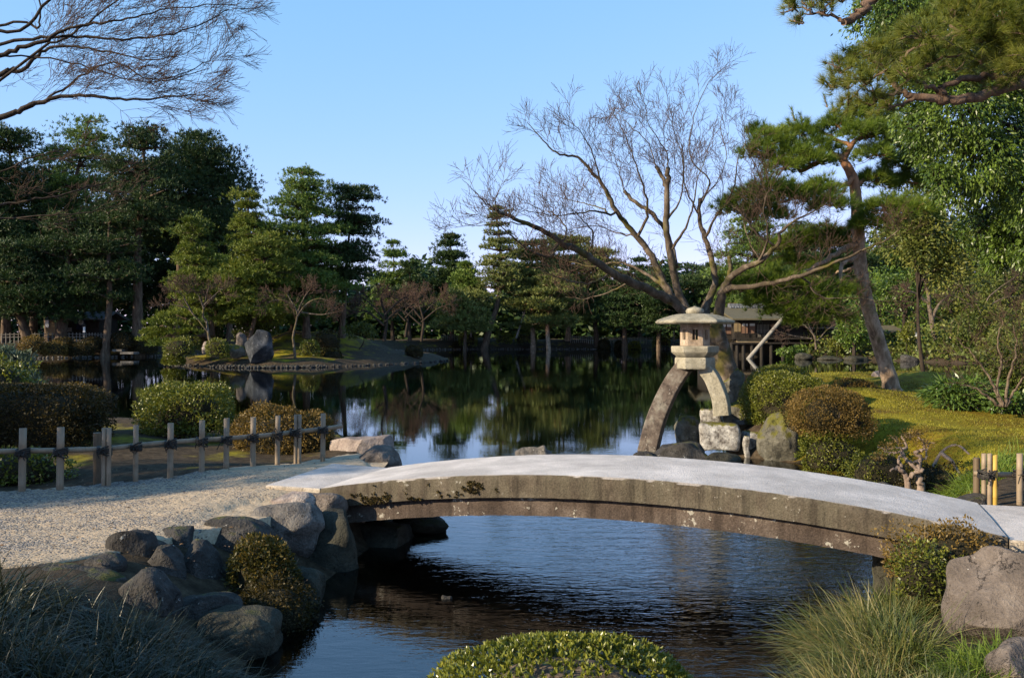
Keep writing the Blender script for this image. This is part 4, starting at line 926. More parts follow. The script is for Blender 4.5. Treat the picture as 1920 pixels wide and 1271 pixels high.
# ------------------------------------------------------------------ the bare tree behind the lantern
r = rs(101); TD = 18.0
t = thing('bare_tree', P(1385, 772, TD), 'large leafless tree with mossy trunk and spreading limbs behind the stone lantern', 'tree', 'leafless trees')
tk = Geo()
trunk = px_path([(1392, 790), (1375, 735), (1361, 690), (1346, 645), (1334, 612)], TD, 22)
tube(tk, trunk, np.interp(np.linspace(0, 1, 22), [0, .15, .5, 1], [0.36, 0.25, 0.215, 0.24]), 14, rough=0.07, rng=r)
LIMBS = [   # (points in the photo with depth offsets, base radius, tip radius)
    ([(1336, 622), (1312, 606), (1285, 585), (1258, 562), (1232, 551, -.2), (1181, 528, -.6), (1147, 511, -.9), (1114, 488, -1.2), (1085, 470, -1.4), (1056, 457, -1.6), (1039, 444, -1.7), (1012, 430, -1.9), (978, 416, -2.1), (944, 400, -2.3), (924, 392, -2.4)], 0.165, 0.028),
    ([(924, 392, -2.4), (905, 375, -2.5), (888, 358, -2.6), (866, 336, -2.7)], 0.022, 0.004),
    ([(930, 396, -2.4), (929, 375, -2.4), (936, 355, -2.4), (951, 336, -2.5)], 0.016, 0.004),
    ([(1000, 424, -2), (950, 418, -2.3), (900, 423, -2.4), (850, 415, -2.5)], 0.02, 0.004),
    ([(1050, 453, -1.6), (1036, 472, -1.7), (1022, 482, -1.9), (985, 462, -2.3), (950, 435, -2.6), (925, 408, -2.7)], 0.045, 0.008),
    ([(1258, 562), (1252, 540, .3), (1229, 525, .5), (1188, 501, .8), (1150, 492, 1.0), (1110, 500, 1.3), (1060, 490, 1.6)], 0.075, 0.01),
    ([(1300, 598), (1280, 575, .2), (1259, 555, .3), (1242, 525, .4), (1222, 481, .5), (1195, 444, .5), (1168, 413, .4), (1147, 379, .3), (1127, 342, .2), (1107, 318, .1), (1080, 295), (1046, 288, -.1), (1019, 264, -.2), (988, 230, -.3)], 0.135, 0.008),
    ([(1155, 392, .4), (1147, 403, .2), (1114, 396, -.3), (1063, 403, -.8), (1012, 400, -1.2), (961, 383, -1.6)], 0.04, 0.005),
    ([(1138, 398, .0), (1124, 389, .3), (1080, 378, .8), (1046, 369, 1.1), (1003, 358, 1.4)], 0.025, 0.004),
    ([(1300, 600), (1282, 570), (1268, 538), (1256, 471, -.2), (1249, 416, -.4), (1250, 362, -.5), (1252, 330, -.6), (1253, 314, -.6)], 0.12, 0.052),
    ([(1250, 350, -.5), (1240, 330, -.4), (1230, 312, -.4)], 0.05, 0.045),
    ([(1253, 316, -.6), (1249, 284, -.8), (1225, 250, -1), (1212, 215, -1.1), (1203, 175, -1.2)], 0.022, 0.005),
    ([(1231, 314, -.4), (1215, 270, -.3), (1180, 235, -.2), (1150, 205, 0)], 0.018, 0.004),
    ([(1268, 500, -.1), (1252, 440, .8), (1230, 408, .9), (1205, 388, 1.0), (1182, 372, 1.1), (1170, 358, 1.1)], 0.065, 0.045),
    ([(1171, 360, 1.1), (1160, 320, 1.2), (1150, 285, 1.3), (1120, 240, 1.4)], 0.014, 0.004),
    ([(1330, 610), (1322, 580, .4), (1336, 545, .6), (1341, 528, .7), (1334, 485, .8), (1317, 434, 1.0), (1310, 400, 1.1), (1313, 372, 1.2)], 0.13, 0.04),
    ([(1312, 385, 1.2), (1330, 340, 1.2), (1296, 300, 1.4), (1297, 237, 1.5), (1324, 162, 1.6), (1366, 118, 1.7)], 0.03, 0.005),
    ([(1308, 400, 1.1), (1285, 350, 1.0), (1280, 300, .8), (1262, 240, .6), (1255, 180, .4)], 0.025, 0.005),
    ([(1313, 375, 1.2), (1345, 340, 1.6), (1362, 290, 2), (1350, 235, 2.2), (1366, 190, 2.4)], 0.02, 0.005),
    ([(1342, 612, -.1), (1351, 569, -.2), (1358, 539, -.3), (1378, 512, -.5), (1422, 491, -.8), (1456, 461, -1), (1469, 430, -1.1), (1500, 410, -1.3), (1545, 385, -1.5)], 0.15, 0.008),
    ([(1362, 532, -.3), (1370, 505, -.4), (1367, 490, -.4), (1368, 480, -.4)], 0.055, 0.05),
    ([(1360, 545, -.3), (1375, 539, -.5), (1432, 535, -.8), (1490, 520, -1.1), (1534, 505, -1.3), (1584, 485, -1.5), (1639, 461, -1.7), (1666, 447, -1.8), (1690, 425, -1.9)], 0.085, 0.008),
    ([(1500, 517, -1.1), (1515, 530, -1.0), (1540, 556, -.9), (1600, 560, -.9), (1720, 568, -1)], 0.03, 0.006),
    ([(1456, 463, -1), (1420, 440, -1.1), (1395, 405, -1.2), (1372, 385, -1.2)], 0.035, 0.01),
    ([(1222, 481, .5), (1200, 446, .9), (1160, 438, 1.3), (1120, 425, 1.5), (1070, 430, 1.7)], 0.04, 0.005),
    ([(1195, 444, .5), (1214, 400, .1), (1206, 350, -.3), (1190, 300, -.6), (1165, 240, -.8), (1140, 195, -.9)], 0.045, 0.005),
    ([(1127, 342, .2), (1112, 290, -.2), (1090, 250, -.5), (1062, 212, -.7)], 0.026, 0.005),
    ([(1256, 471, -.2), (1284, 430, -.6), (1300, 380, -1), (1310, 330, -1.2), (1332, 270, -1.3)], 0.04, 0.005),
    ([(1249, 416, -.4), (1276, 372, 0), (1282, 310, .3), (1272, 255, .5)], 0.035, 0.005),
    ([(1322, 445, .9), (1346, 400, .4), (1376, 350, 0), (1384, 300, -.2), (1400, 262, -.3)], 0.04, 0.005),
    ([(1422, 491, -.8), (1441, 440, -1.4), (1432, 390, -1.7), (1446, 345, -1.9)], 0.035, 0.005),
    ([(1147, 511, -.9), (1110, 530, -1.2), (1060, 525, -1.6), (1008, 502, -2)], 0.035, 0.005),
    ([(1056, 457, -1.6), (1062, 430, -1.2), (1040, 402, -1), (1010, 392, -.8)], 0.028, 0.005),
    ([(1100, 478, -1.3), (1112, 440, -1.5), (1090, 410, -1.7), (1066, 385, -1.8)], 0.025, 0.005),
    ([(1181, 528, -.6), (1150, 545, -.2), (1100, 560, .2), (1060, 556, .4)], 0.03, 0.005),
    ([(1425, 490, -.8), (1400, 440, 0), (1395, 380, .2), (1420, 330, .4)], 0.022, 0.005),
]
tw = Geo()
spec = dict(n=[4, 6, 7], len=[0.34, 0.65, 1.15], rad=[0.0055, 0.010, 0.018], ang=(28, 60), up=0.30, wig=0.13, t0=0.15)
for q, (pts, ra, rb) in enumerate(LIMBS):
    p = px_path(pts, TD); n = len(p)
    p[1:-1] += r.normal(0, 0.011, (n - 2, 3))
    rad = 0.84 * (ra + (rb - ra) * np.linspace(0, 1, n) ** 0.75)
    tube(tk, p, rad, 10 if ra > .06 else 6, rough=0.09 if ra > 0.03 else 0, rng=r)
    k0 = int(n * (0.30 if ra > 0.1 else 0.05)); sub = p[k0:]
    # twigs along the limb; cut ends sprout few
    s2 = dict(spec); s2['n'] = [4, 6, int(max(3, 3.8 * np.linalg.norm(np.diff(sub, axis=0), axis=1).sum()))]
    if rb > 0.03: s2['n'][2] = 4
    s2['rad'] = [0.005, 0.009, min(0.016, max(rb, ra * 0.4))]
    n3 = len(sub)
    grow(tw, sub, 0.004, 0.003, 3, r, s2, 0.0038)
for k in range(7):
    a = -2.6 + k * 0.75
    e = trunk[0] + np.array((math.cos(a) * 0.6, math.sin(a) * 0.5, -0.12)); tube(tk, spline([trunk[3], (trunk[1] + e) / 2 + (0, 0, 0.05), e], 7), np.linspace(0.13, 0.04, 7), 7)
tk.build('trunk', M['bark_moss'], t); tw.build('crown', M['twig'], t)

# ------------------------------------------------------------------ leafless tree whose trunk stands off the left edge
r = rs(111); UD = 8.5
t = thing('bare_tree', (-8.2, 9.6, 0.5), 'leafless tree reaching in from the upper left corner with fine fanned twigs', 'tree', 'leafless trees')
tk = Geo(); tw = Geo()
q = spline([(-8.2, 9.6, 0.3), (-8.1, 9.5, 1.5), (-7.7, 9.2, 2.8), (-7.4, 9.0, 3.9), (-7.3, 9.0, 5.2), (-7.0, 8.9, 6.5)], 26); tube(tk, q, np.linspace(0.26, 0.10, 26), 12, rough=0.07, rng=r)
UL = [([(-480, 400), (-200, 290), (0, 222), (40, 205), (75, 192), (120, 180), (170, 180), (225, 187), (290, 186), (345, 180), (390, 178, .3)], 0.085, 0.006, -7.5),
      ([(-300, 260), (-120, 180), (0, 140), (18, 130), (40, 133), (62, 112), (88, 92), (130, 86), (180, 94), (225, 102), (275, 112), (330, 106)], 0.075, 0.006, 0),
      ([(-300, 230), (-120, 130), (0, 103), (45, 88), (85, 78), (110, 60), (150, 48), (200, 42), (260, 30), (330, 14), (440, 8)], 0.07, 0.006, 0),
      ([(-260, 120), (-60, 90), (40, 75), (110, 68), (190, 72), (260, 74), (330, 62), (385, 40), (430, 18)], 0.05, 0.006, 0),
      ([(-200, 20), (-40, 50), (40, 40), (70, 55), (75, 20), (65, -40)], 0.045, 0.01, 0),
      ([(60, 200), (110, 172), (160, 138), (215, 118), (280, 150), (340, 140), (395, 110), (405, 95)], 0.03, 0.004, 0),
      ([(-100, 20), (30, 60), (100, -10), (160, -60), (240, -100)], 0.05, 0.01, 0),
      ([(80, 90), (150, 55), (230, -5), (330, -50)], 0.03, 0.006, 0),
      ([(0, 104), (90, 110), (170, 128), (240, 150), (320, 150), (390, 128)], 0.022, 0.005, 0),
      ([(-380, 420), (-150, 395), (0, 384, 1.2), (60, 374, 1.2), (110, 366, 1.3), (170, 350, 1.4), (230, 335, 1.6)], 0.05, 0.006, 0),
      ([(-380, 400), (-150, 340, 1), (0, 322, 1.2), (50, 300, 1.2), (100, 285, 1.2), (150, 290, 1.4)], 0.04, 0.006, 0),
      ([(-380, 440), (-150, 412, 1), (0, 410, 1.6), (80, 405, 1.6), (160, 398, 1.7), (240, 380, 1.8)], 0.04, 0.005, 0)]
spec = dict(n=[5, 6, 8], len=[0.22, 0.45, 0.8], rad=[0.0028, 0.0048, 0.010], ang=(20, 55), up=0.12, wig=0.14, t0=0.3, bias=(0.25, 0, 0.05))
for i_, (pts, ra, rb, _) in enumerate(UL):
    ra *= .43; rb *= .7
    p = px_path(pts, UD + r.uniform(-0.4, 0.6)); n = len(p); p[1:] += r.normal(0, 0.007, (n - 1, 3))
    tube(tk, p, ra + (rb - ra) * np.linspace(0, 1, n) ** 0.8, 8, rough=0.08, rng=r)
    s2 = dict(spec); s2['n'] = [5, 7, int(4.4 * np.linalg.norm(np.diff(p, axis=0), axis=1).sum())]
    if i_ >= 9: s2['n'] = [4, 5, s2['n'][2] // 2]
    grow(tw, p, 0.003, 0.0022, 3, r, s2, 0.0020)
    tube(tk, spline([q[min(25, 12 + 3 * (i_ % 4))], (q[14] + p[0]) / 2, p[0]], 6), np.linspace(ra * 1.25, ra, 6), 8)
tk.build('trunk', M['bark_dark'], t); tw.build('crown', M['twig'], t)

# ------------------------------------------------------------------ red pine on the moss mound
r = rs(121); HD = 20.0
hb_ = P(1672, 734, HD)
t = thing('red_pine', hb_, 'leaning red barked pine with layered green needles growing from the moss mound', 'pine tree', None)
tk = Geo(); cr = Geo()
tp = px_path([(1674, 742), (1668, 712), (1656, 670), (1640, 618), (1624, 560), (1614, 505), (1609, 440), (1606, 385), (1602, 345), (1592, 318), (1582, 300), (1592, 280), (1606, 262), (1635, 240)], HD, 56)
tube(tk, tp, np.interp(np.linspace(0, 1, 56), [0, .05, .15, .5, .72, .85, 1], [0.23, 0.19, 0.165, 0.135, 0.10, 0.07, 0.02]), 14, rough=0.05, rng=r)
for k in range(6):
    a = k * 1.05; e = hb_ + np.array((math.cos(a) * 0.5, math.sin(a) * 0.4, -0.12)); tube(tk, spline([tp[3], (tp[1] + e) / 2, e], 6), np.linspace(0.13, 0.03, 6), 7)
HL = [([(1582, 300), (1562, 293), (1535, 303), (1505, 318, -.2), (1470, 305, -.4), (1430, 290, -.5), (1400, 280, -.5)], .085, .015),
      ([(1595, 275), (1560, 255, .3), (1510, 240, .5), (1460, 245, .7)], .05, .012),
      ([(1610, 262), (1650, 250, .2), (1700, 265, .4), (1740, 270, .5)], .05, .012),
      ([(1600, 335), (1585, 345, -.3), (1560, 348, -.5), (1520, 362, -.9), (1460, 380, -1.2), (1400, 388, -1.4), (1358, 372, -1.6)], .06, .012),
      ([(1602, 345), (1640, 330, .4), (1690, 325, .8), (1750, 310, 1.0)], .06, .012),
      ([(1606, 380), (1650, 385, -.5), (1700, 395, -.8), (1740, 380, -1)], .045, .012),
      ([(1611, 458), (1590, 463, -.2), (1565, 478, -.4), (1540, 495, -.6), (1505, 512, -.8), (1470, 522, -.9), (1420, 530, -1), (1378, 535, -1.1)], .075, .012),
      ([(1608, 480, 0), (1585, 490, -.3), (1576, 515, -.5), (1570, 550, -.7), (1555, 570, -.8), (1530, 580, -.9), (1480, 590, -1)], .055, .015),
      ([(1576, 515, -.5), (1590, 520, -.3), (1605, 545, 0)], .03, .01),
      ([(1609, 430), (1570, 430, .5), (1520, 440, .8), (1470, 455, 1)], .05, .012),
      ([(1612, 500, 0), (1590, 505, .6), (1540, 520, 1.2), (1490, 500, 1.6)], .04, .012)]
for pts, ra, rb in HL:
    p = px_path(pts, HD); p[1:] += r.normal(0, 0.02, (len(p) - 1, 3)); tube(tk, p, np.linspace(ra, rb, len(p)), 9, rough=0.08, rng=r)
# (px, py, half width px, depth offset, half thickness px, needles)
HP = [(1420, 282, 34, -.4, 15), (1445, 262, 42, -.2, 16), (1480, 288, 46, -.3, 17), (1425, 245, 26, .3, 12), (1500, 245, 44, .4, 15), (1535, 275, 40, .1, 15), (1530, 300, 34, -.4, 12), (1470, 310, 34, -.5, 10),
      (1570, 232, 38, .2, 16), (1600, 212, 36, .2, 18), (1640, 205, 34, .3, 20), (1620, 245, 44, -.2, 16), (1660, 235, 40, .1, 18), (1690, 265, 40, .3, 18), (1640, 285, 38, -.2, 14), (1730, 285, 40, .5, 18), (1690, 305, 40, .6, 14),
      (1400, 372, 42, -1.4, 17), (1440, 352, 44, -1.1, 18), (1490, 362, 46, -.9, 18), (1540, 352, 40, -.6, 15), (1370, 388, 30, -1.6, 12), (1560, 380, 40, -.9, 12), (1640, 335, 44, .5, 15), (1700, 335, 44, .8, 17), (1440, 400, 38, -1.2, 11), (1760, 330, 40, 1, 16),
      (1660, 385, 40, -.6, 13), (1715, 390, 42, -.9, 16), (1630, 415, 38, -.5, 13),
      (1400, 535, 42, -1.1, 17), (1450, 520, 46, -.9, 17), (1500, 535, 46, -.8, 15), (1440, 560, 42, -1.0, 15), (1480, 578, 46, -1.0, 15), (1530, 565, 44, -.9, 16), (1560, 590, 36, -.8, 11), (1510, 598, 36, -1.0, 9), (1375, 528, 26, -1.2, 11), (1570, 540, 36, -.6, 12),
      (1500, 448, 42, .9, 15), (1550, 435, 42, .6, 15), (1460, 462, 36, 1.1, 12), (1575, 455, 30, .3, 12), (1530, 500, 40, 1.2, 12), (1480, 488, 38, 1.5, 12), (1600, 535, 30, .2, 14)]
for px, py, hw, do, ht in HP:
    c = P(px, py + ht * 0.3, HD + do); w = hw / F * HD
    pad(cr, c, w, w * 0.8, ht / F * HD * 1.25, int(150 * (hw / 40) ** 2), 30, 0.19, 0.010, r, 0.9, 0.62, True, tk)
for px, py, do in ((1484, 205, .3), (1478, 225, .3), (1500, 215, .4), (1400, 240, -.2), (1412, 255, -.2), (1545, 180, .3), (1560, 195, .3)):       # shoots standing free against the sky
    b = P(px + 6, py + 22, HD + do); e = P(px, py, HD + do); n = 9; cs = b + (e - b) * np.linspace(0, 1, n)[:, None]
    tufts(cr, cs, np.repeat(nrm(e - b)[None], n, 0), 14, 0.15, 0.0085, r, 0.5, True); tube(tk, [b, e], [0.014, 0.006], 4)
tk.build('trunk', M['bark_red'], t); cr.build('crown', M['pine_hero'], t)

# ------------------------------------------------------------------ pine whose boughs hang in at the upper right
r = rs(131); ND = 7.6
t = thing('overhanging_pine', (7.6, 8.6, 0.5), 'pine bough with long olive needles hanging in at the upper right corner', 'pine tree')
tk = Geo(); cr = Geo()
q = spline([(7.6, 8.6, 0.3), (7.5, 8.5, 2), (7.2, 8.3, 3.6), (7.4, 8.0, 5.2), (7.0, 8.0, 7)], 24); tube(tk, q, np.linspace(0.28, 0.14, 24), 12, rough=0.06, rng=r)
NB = [([(2480, 60), (2200, 110), (1920, 158), (1860, 174), (1800, 187), (1760, 188), (1720, 183), (1690, 168), (1668, 142), (1652, 122), (1630, 108), (1612, 98)], .060, .008),
      ([(2200, 130), (1920, 146), (1860, 143), (1800, 150), (1765, 162), (1732, 160), (1712, 140), (1720, 120)], .042, .007),
      ([(1765, 162), (1768, 178), (1775, 187)], .03, .03),
      ([(1690, 168), (1662, 180), (1640, 176), (1610, 160)], .018, .006), ([(1720, 183), (1690, 195), (1664, 207)], .02, .006),
      ([(1668, 142), (1690, 110), (1720, 90), (1750, 85)], .02, .006), ([(1712, 140), (1735, 125), (1770, 110), (1810, 100)], .02, .006),
      ([(2200, 40), (1980, 60), (1920, 70), (1880, 62), (1840, 75), (1800, 60), (1770, 40)], .045, .008), ([(1900, 68), (1870, 40), (1850, 10), (1830, -30)], .035, .01),
      ([(1690, -30), (1640, -6), (1612, 26), (1582, 42)], .045, .032), ([(1582, 42), (1562, 30), (1525, 24), (1500, 14), (1478, 6)], .014, .005), ([(1582, 42), (1560, 26), (1558, 0)], .010, .004), ([(1523, 24), (1510, 8), (1512, -14)], .008, .004), ([(1525, 24), (1500, 30), (1498, 44)], .007, .004),
      ([(1652, 122), (1640, 95), (1622, 80)], .012, .005), ([(1800, 60), (1760, 75), (1720, 60), (1690, 40)], .02, .006)]
for pts, ra, rb in NB:
    p = px_path(pts, ND); p[1:-1] += r.normal(0, 0.012, (len(p) - 2, 3)); tube(tk, p, np.linspace(ra, rb, len(p)), 9, rough=0.1, rng=r)
tube(tk, spline([q[13], (6.6, 8.0, 4.6), px_path(NB[0][0], ND)[0]], 7), np.linspace(.12, .06, 7), 9)
NPADS = [(1575, 130, 24), (1590, 160, 26), (1600, 110, 28), (1625, 150, 30), (1640, 95, 30), (1640, 185, 26), (1665, 115, 34), (1690, 80, 36), (1700, 140, 30), (1730, 60, 40), (1740, 110, 36), (1780, 80, 42), (1790, 125, 34), (1830, 50, 44),
         (1840, 110, 40), (1880, 30, 46), (1890, 90, 46), (1790, 25, 40), (1930, 60, 46), (1925, 115, 40), (1845, 150, 26), (1900, 140, 30), (1665, 195, 24), (1560, 158, 18), (1590, 190, 18), (1870, -15, 50), (1800, -10, 40), (1960, 10, 50),
         (1490, 12, 15), (1478, 4, 11), (1500, 40, 12), (1525, 8, 14), (1560, 4, 16), (1545, 20, 10), (1520, -15, 20), (1580, 0, 14)]
for px, py, hw in NPADS:
    c = P(px, py, ND + r.normal(0, 0.30)); w = hw / F * ND; n = int(44 * (hw / 36) ** 2) + 3
    p = c + r.normal(0, 0.5, (n, 3)) * w * np.array((1, 1.2, 0.75))
    ax = nrm((p - c) + np.array((-0.05, 0, 0.08)) + r.normal(0, 0.03, (n, 3)))
    tufts(cr, p, ax, 52, 0.115, 0.0030, r, 0.6, True)
    for m in range(min(n, 9)):
        tube(tk, spline([c + (0, 0, -w * 0.3), (c + p[m]) / 2 + r.normal(0, 0.02, 3), p[m] + ax[m] * 0.04], 5), np.linspace(0.008, 0.004, 5), 4, cap=False)
tk.build('trunk', M['bark_brown'], t); cr.build('crown', M['pine_near'], t)

# ------------------------------------------------------------------ big evergreen broadleaf tree at the right
r = rs(141); ED = 14.5
t = thing('evergreen_tree', (9.9, 15.0, 0.6), 'big evergreen tree with drooping glossy green leaves filling the right edge', 'tree')
tk = Geo(); cr = Geo()
q = spline([(9.9, 15.0, 0.4), (9.8, 15.1, 2.2), (9.5, 15.0, 4.2), (9.2, 14.8, 6.5), (8.9, 14.8, 8.6)], 24); tube(tk, q, np.linspace(0.36, 0.12, 24), 12, rough=0.06, rng=r)
EB = [(1640, 40, 50), (1690, 15, 60), (1640, 100, 38), (1750, 40, 70), (1700, 90, 50), (1830, 60, 80), (1900, 20, 80), (1780, 120, 60), (1860, 150, 70), (1930, 110, 80), (1720, 170, 50), (1800, 210, 70), (1880, 240, 80), (1730, 240, 46), (1700, 225, 34),
      (1775, 280, 56), (1840, 300, 66), (1920, 310, 70), (1800, 345, 54), (1860, 385, 62), (1930, 400, 66), (1840, 430, 44), (1895, 455, 50), (1950, 470, 50), (1870, 490, 26), (1760, 330, 30), (1745, 130, 40), (1980, 200, 90), (1960, 350, 80), (1900, -40, 90), (1760, -40, 80), (1660, -30, 60)]
for px, py, hw in EB:
    c = P(px, py, ED + r.uniform(-0.7, 1.4)); w = hw / F * ED; n = int(2400 * (hw / 60) ** 2)
    d = nrm(r.normal(size=(n, 3))); rr = (0.45 + 0.6 * r.uniform(0, 1, n) ** 0.6)
    p = c + d * (rr * w)[:, None] * np.array((1, 1, 0.85))
    # leaves hang in sprays
    k = max(6, n // 60); tips = c + nrm(r.normal(size=(k, 3))) * w * r.uniform(0.6, 1.05, (k, 1)); own = r.randint(0, k, n)
    p = np.where(r.uniform(0, 1, (n, 1)) < 0.7, tips[own] + r.normal(0, 0.085, (n, 3)), p)
    dd = nrm(0.5 * nrm(p - c) + np.array((-0.1, -0.1, -0.75)) + r.normal(0, 0.42, (n, 3)))
    leaf_quads(cr, p, dd, 0.095 * r.uniform(0.55, 1.25, n), 0.031 * r.uniform(0.75, 1.2, n), r, fold=0.2)
    for m in range(5):
        e = tips[m % k]; s_ = q[min(23, max(6, int(np.argmin(np.abs(q[:, 2] - c[2] + 0.6)))))]
        tube(tk, spline([c + r.normal(0, w * 0.3, 3), (c + e) / 2, e], 5), np.linspace(0.016, 0.005, 5), 4, cap=False)
    if px < 1960:
        s_ = q[int(np.argmin(np.abs(q[:, 2] - c[2] + 0.7)))]
        tube(tk, spline([s_, (s_ + c) / 2 + (0, 0, 0.2), c], 7), np.linspace(0.06, 0.016, 7), 6, cap=False)
tk.build('trunk', M['bark_dark'], t); cr.build('crown', M['broad'], t)
# ------------------------------------------------------------------ shrubs and grasses close by
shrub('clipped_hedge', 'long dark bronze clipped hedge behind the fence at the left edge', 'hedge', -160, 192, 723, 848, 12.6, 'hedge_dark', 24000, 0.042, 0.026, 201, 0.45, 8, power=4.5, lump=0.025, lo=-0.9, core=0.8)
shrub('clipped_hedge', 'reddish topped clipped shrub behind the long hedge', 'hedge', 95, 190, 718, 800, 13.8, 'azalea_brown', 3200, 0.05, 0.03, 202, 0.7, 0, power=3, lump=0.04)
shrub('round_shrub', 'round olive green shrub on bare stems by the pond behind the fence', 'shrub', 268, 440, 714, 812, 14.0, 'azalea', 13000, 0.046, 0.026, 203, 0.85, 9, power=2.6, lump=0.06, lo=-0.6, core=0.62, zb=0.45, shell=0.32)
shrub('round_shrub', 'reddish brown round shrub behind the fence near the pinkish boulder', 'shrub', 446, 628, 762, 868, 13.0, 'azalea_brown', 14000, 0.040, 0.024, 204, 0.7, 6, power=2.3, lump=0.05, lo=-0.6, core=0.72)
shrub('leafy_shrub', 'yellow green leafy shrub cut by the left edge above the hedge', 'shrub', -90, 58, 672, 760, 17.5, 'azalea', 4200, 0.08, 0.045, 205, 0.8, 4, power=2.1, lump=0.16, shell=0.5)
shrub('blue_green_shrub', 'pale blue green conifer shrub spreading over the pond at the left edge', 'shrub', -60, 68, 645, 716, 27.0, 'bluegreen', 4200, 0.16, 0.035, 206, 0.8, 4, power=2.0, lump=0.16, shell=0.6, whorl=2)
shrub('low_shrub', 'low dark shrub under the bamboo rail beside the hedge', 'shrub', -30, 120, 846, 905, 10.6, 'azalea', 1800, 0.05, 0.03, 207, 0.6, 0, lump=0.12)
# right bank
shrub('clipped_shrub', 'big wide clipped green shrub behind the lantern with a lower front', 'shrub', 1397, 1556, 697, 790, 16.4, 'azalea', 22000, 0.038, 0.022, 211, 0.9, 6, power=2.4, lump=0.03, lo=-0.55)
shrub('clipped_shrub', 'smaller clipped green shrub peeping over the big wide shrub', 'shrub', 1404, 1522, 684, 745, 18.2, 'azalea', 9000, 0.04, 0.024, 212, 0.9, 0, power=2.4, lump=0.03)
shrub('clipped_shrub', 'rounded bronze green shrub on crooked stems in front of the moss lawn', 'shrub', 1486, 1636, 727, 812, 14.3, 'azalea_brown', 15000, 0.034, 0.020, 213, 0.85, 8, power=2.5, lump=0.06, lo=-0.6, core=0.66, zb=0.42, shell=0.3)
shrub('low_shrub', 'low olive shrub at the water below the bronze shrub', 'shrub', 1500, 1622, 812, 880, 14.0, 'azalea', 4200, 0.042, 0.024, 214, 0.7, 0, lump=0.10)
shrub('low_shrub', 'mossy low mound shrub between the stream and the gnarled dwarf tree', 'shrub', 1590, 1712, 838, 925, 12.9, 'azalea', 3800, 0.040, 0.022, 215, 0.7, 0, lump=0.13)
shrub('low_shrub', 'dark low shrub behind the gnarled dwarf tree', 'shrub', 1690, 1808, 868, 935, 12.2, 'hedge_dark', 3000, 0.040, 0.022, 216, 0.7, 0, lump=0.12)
shrub('low_shrub', 'flat dark creeping shrub on the mound left of the red pine', 'shrub', 1566, 1640, 710, 742, 19.5, 'azalea_brown', 1800, 0.05, 0.03, 217, 0.8, 0, lump=0.06)
# leafy bamboo grass at the right
r = rs(221)
def leafy_clump(name, label, x0, x1, y0, y1, d, n, L, W, mat, seed, cat='plant', droop=-0.25, deep=0.8):
    r = rs(seed); a, b = P(x0, y0, d), P(x1, y1, d); c = (a + b) / 2; rad = np.array(((b[0] - a[0]) / 2, (b[0] - a[0]) / 2 * deep, (a[2] - b[2]) / 2))
    q = nrm(r.normal(size=(n, 3))) * (r.uniform(0.15, 1, (n, 1)) ** 0.5); q = q * (1 + 0.12 * sines(q, r, 6, 2, 7)[:, None])
    p = c + (0, 0, 0) + q * rad
    dd = nrm(q * (1, 1, 0.35) + r.normal(0, 0.45, (n, 3)) + np.array((0, 0, droop)))
    g = Geo(); leaf_quads(g, p, dd, L * r.uniform(0.6, 1.2, n), W * r.uniform(0.7, 1.2, n), r, fold=0.2)
    t = thing(name, (c[0], c[1], b[2]), label, cat)
    g.build('foliage', M[mat], t); s = Geo()
    for k in range(40):
        m = r.randint(n); bs = np.array((c[0] + (p[m][0] - c[0]) * 0.6, c[1] + (p[m][1] - c[1]) * 0.6, b[2] - 0.05))
        tube(s, spline([bs, (bs + p[m]) / 2 + r.normal(0, 0.03, 3), p[m]], 5), np.linspace(0.007, 0.003, 5), 4, cap=False)
    s.build('stems', M['stem'], t); return t
leafy_clump('bamboo_grass', 'bright green broad bladed bamboo grass under the bare shrub at right', 1742, 1868, 708, 762, 17.0, 2600, 0.20, 0.035, 'bamboo_grass', 222)
leafy_clump('leafy_shrub', 'dark green leafy shrub at the right edge of the moss lawn', 1850, 1990, 640, 745, 17.5, 5200, 0.09, 0.045, 'broad_far', 223)
leafy_clump('leafy_shrub', 'small green shrub with big leaves at the foot of the right bare shrub', 1850, 1960, 735, 775, 16.3, 1200, 0.12, 0.05, 'bamboo_grass', 224)
# bare shrub at the right edge
def bare_shrub(label, base, d, stems, seed, spec, mat='twig', rad=0.03, name='bare_shrub', cat='shrub', group='leafless trees', thin=0.003, bark=None):
    r = rs(seed); b = P(*base, d); t = thing(name, b, label, cat, group); tk = Geo(); tw = Geo()
    for pts in stems:
        p = px_path(pts, d); p[1:] += r.normal(0, 0.012 * d / 15, (len(p) - 1, 3)); tube(tk, p, np.linspace(rad, rad * 0.25, len(p)), 7, rough=0.08, rng=r)
        grow(tw, p, thin * 1.3, thin, len(spec['n']), r, spec, thin)
    tk.build('trunk', M[bark or 'stem'], t); tw.build('crown', M[mat], t); return t
bare_shrub('thin many stemmed leafless shrub leaning over the bamboo grass at right', (1885, 768), 15.6,
    [[(1880, 762), (1868, 735), (1850, 700), (1825, 665), (1800, 640)], [(1886, 762), (1900, 735), (1925, 705), (1960, 680)], [(1880, 762), (1870, 720), (1880, 680), (1870, 640), (1880, 600)], [(1876, 760), (1850, 742), (1830, 728), (1800, 722)], [(1884, 762), (1890, 710), (1905, 660), (1900, 610)]], 231,
    dict(n=[4, 5, 6], len=[0.3, 0.6, 0.9], rad=[0.005, 0.008, 0.012], ang=(25, 60), up=0.2, wig=0.16, t0=0.25))
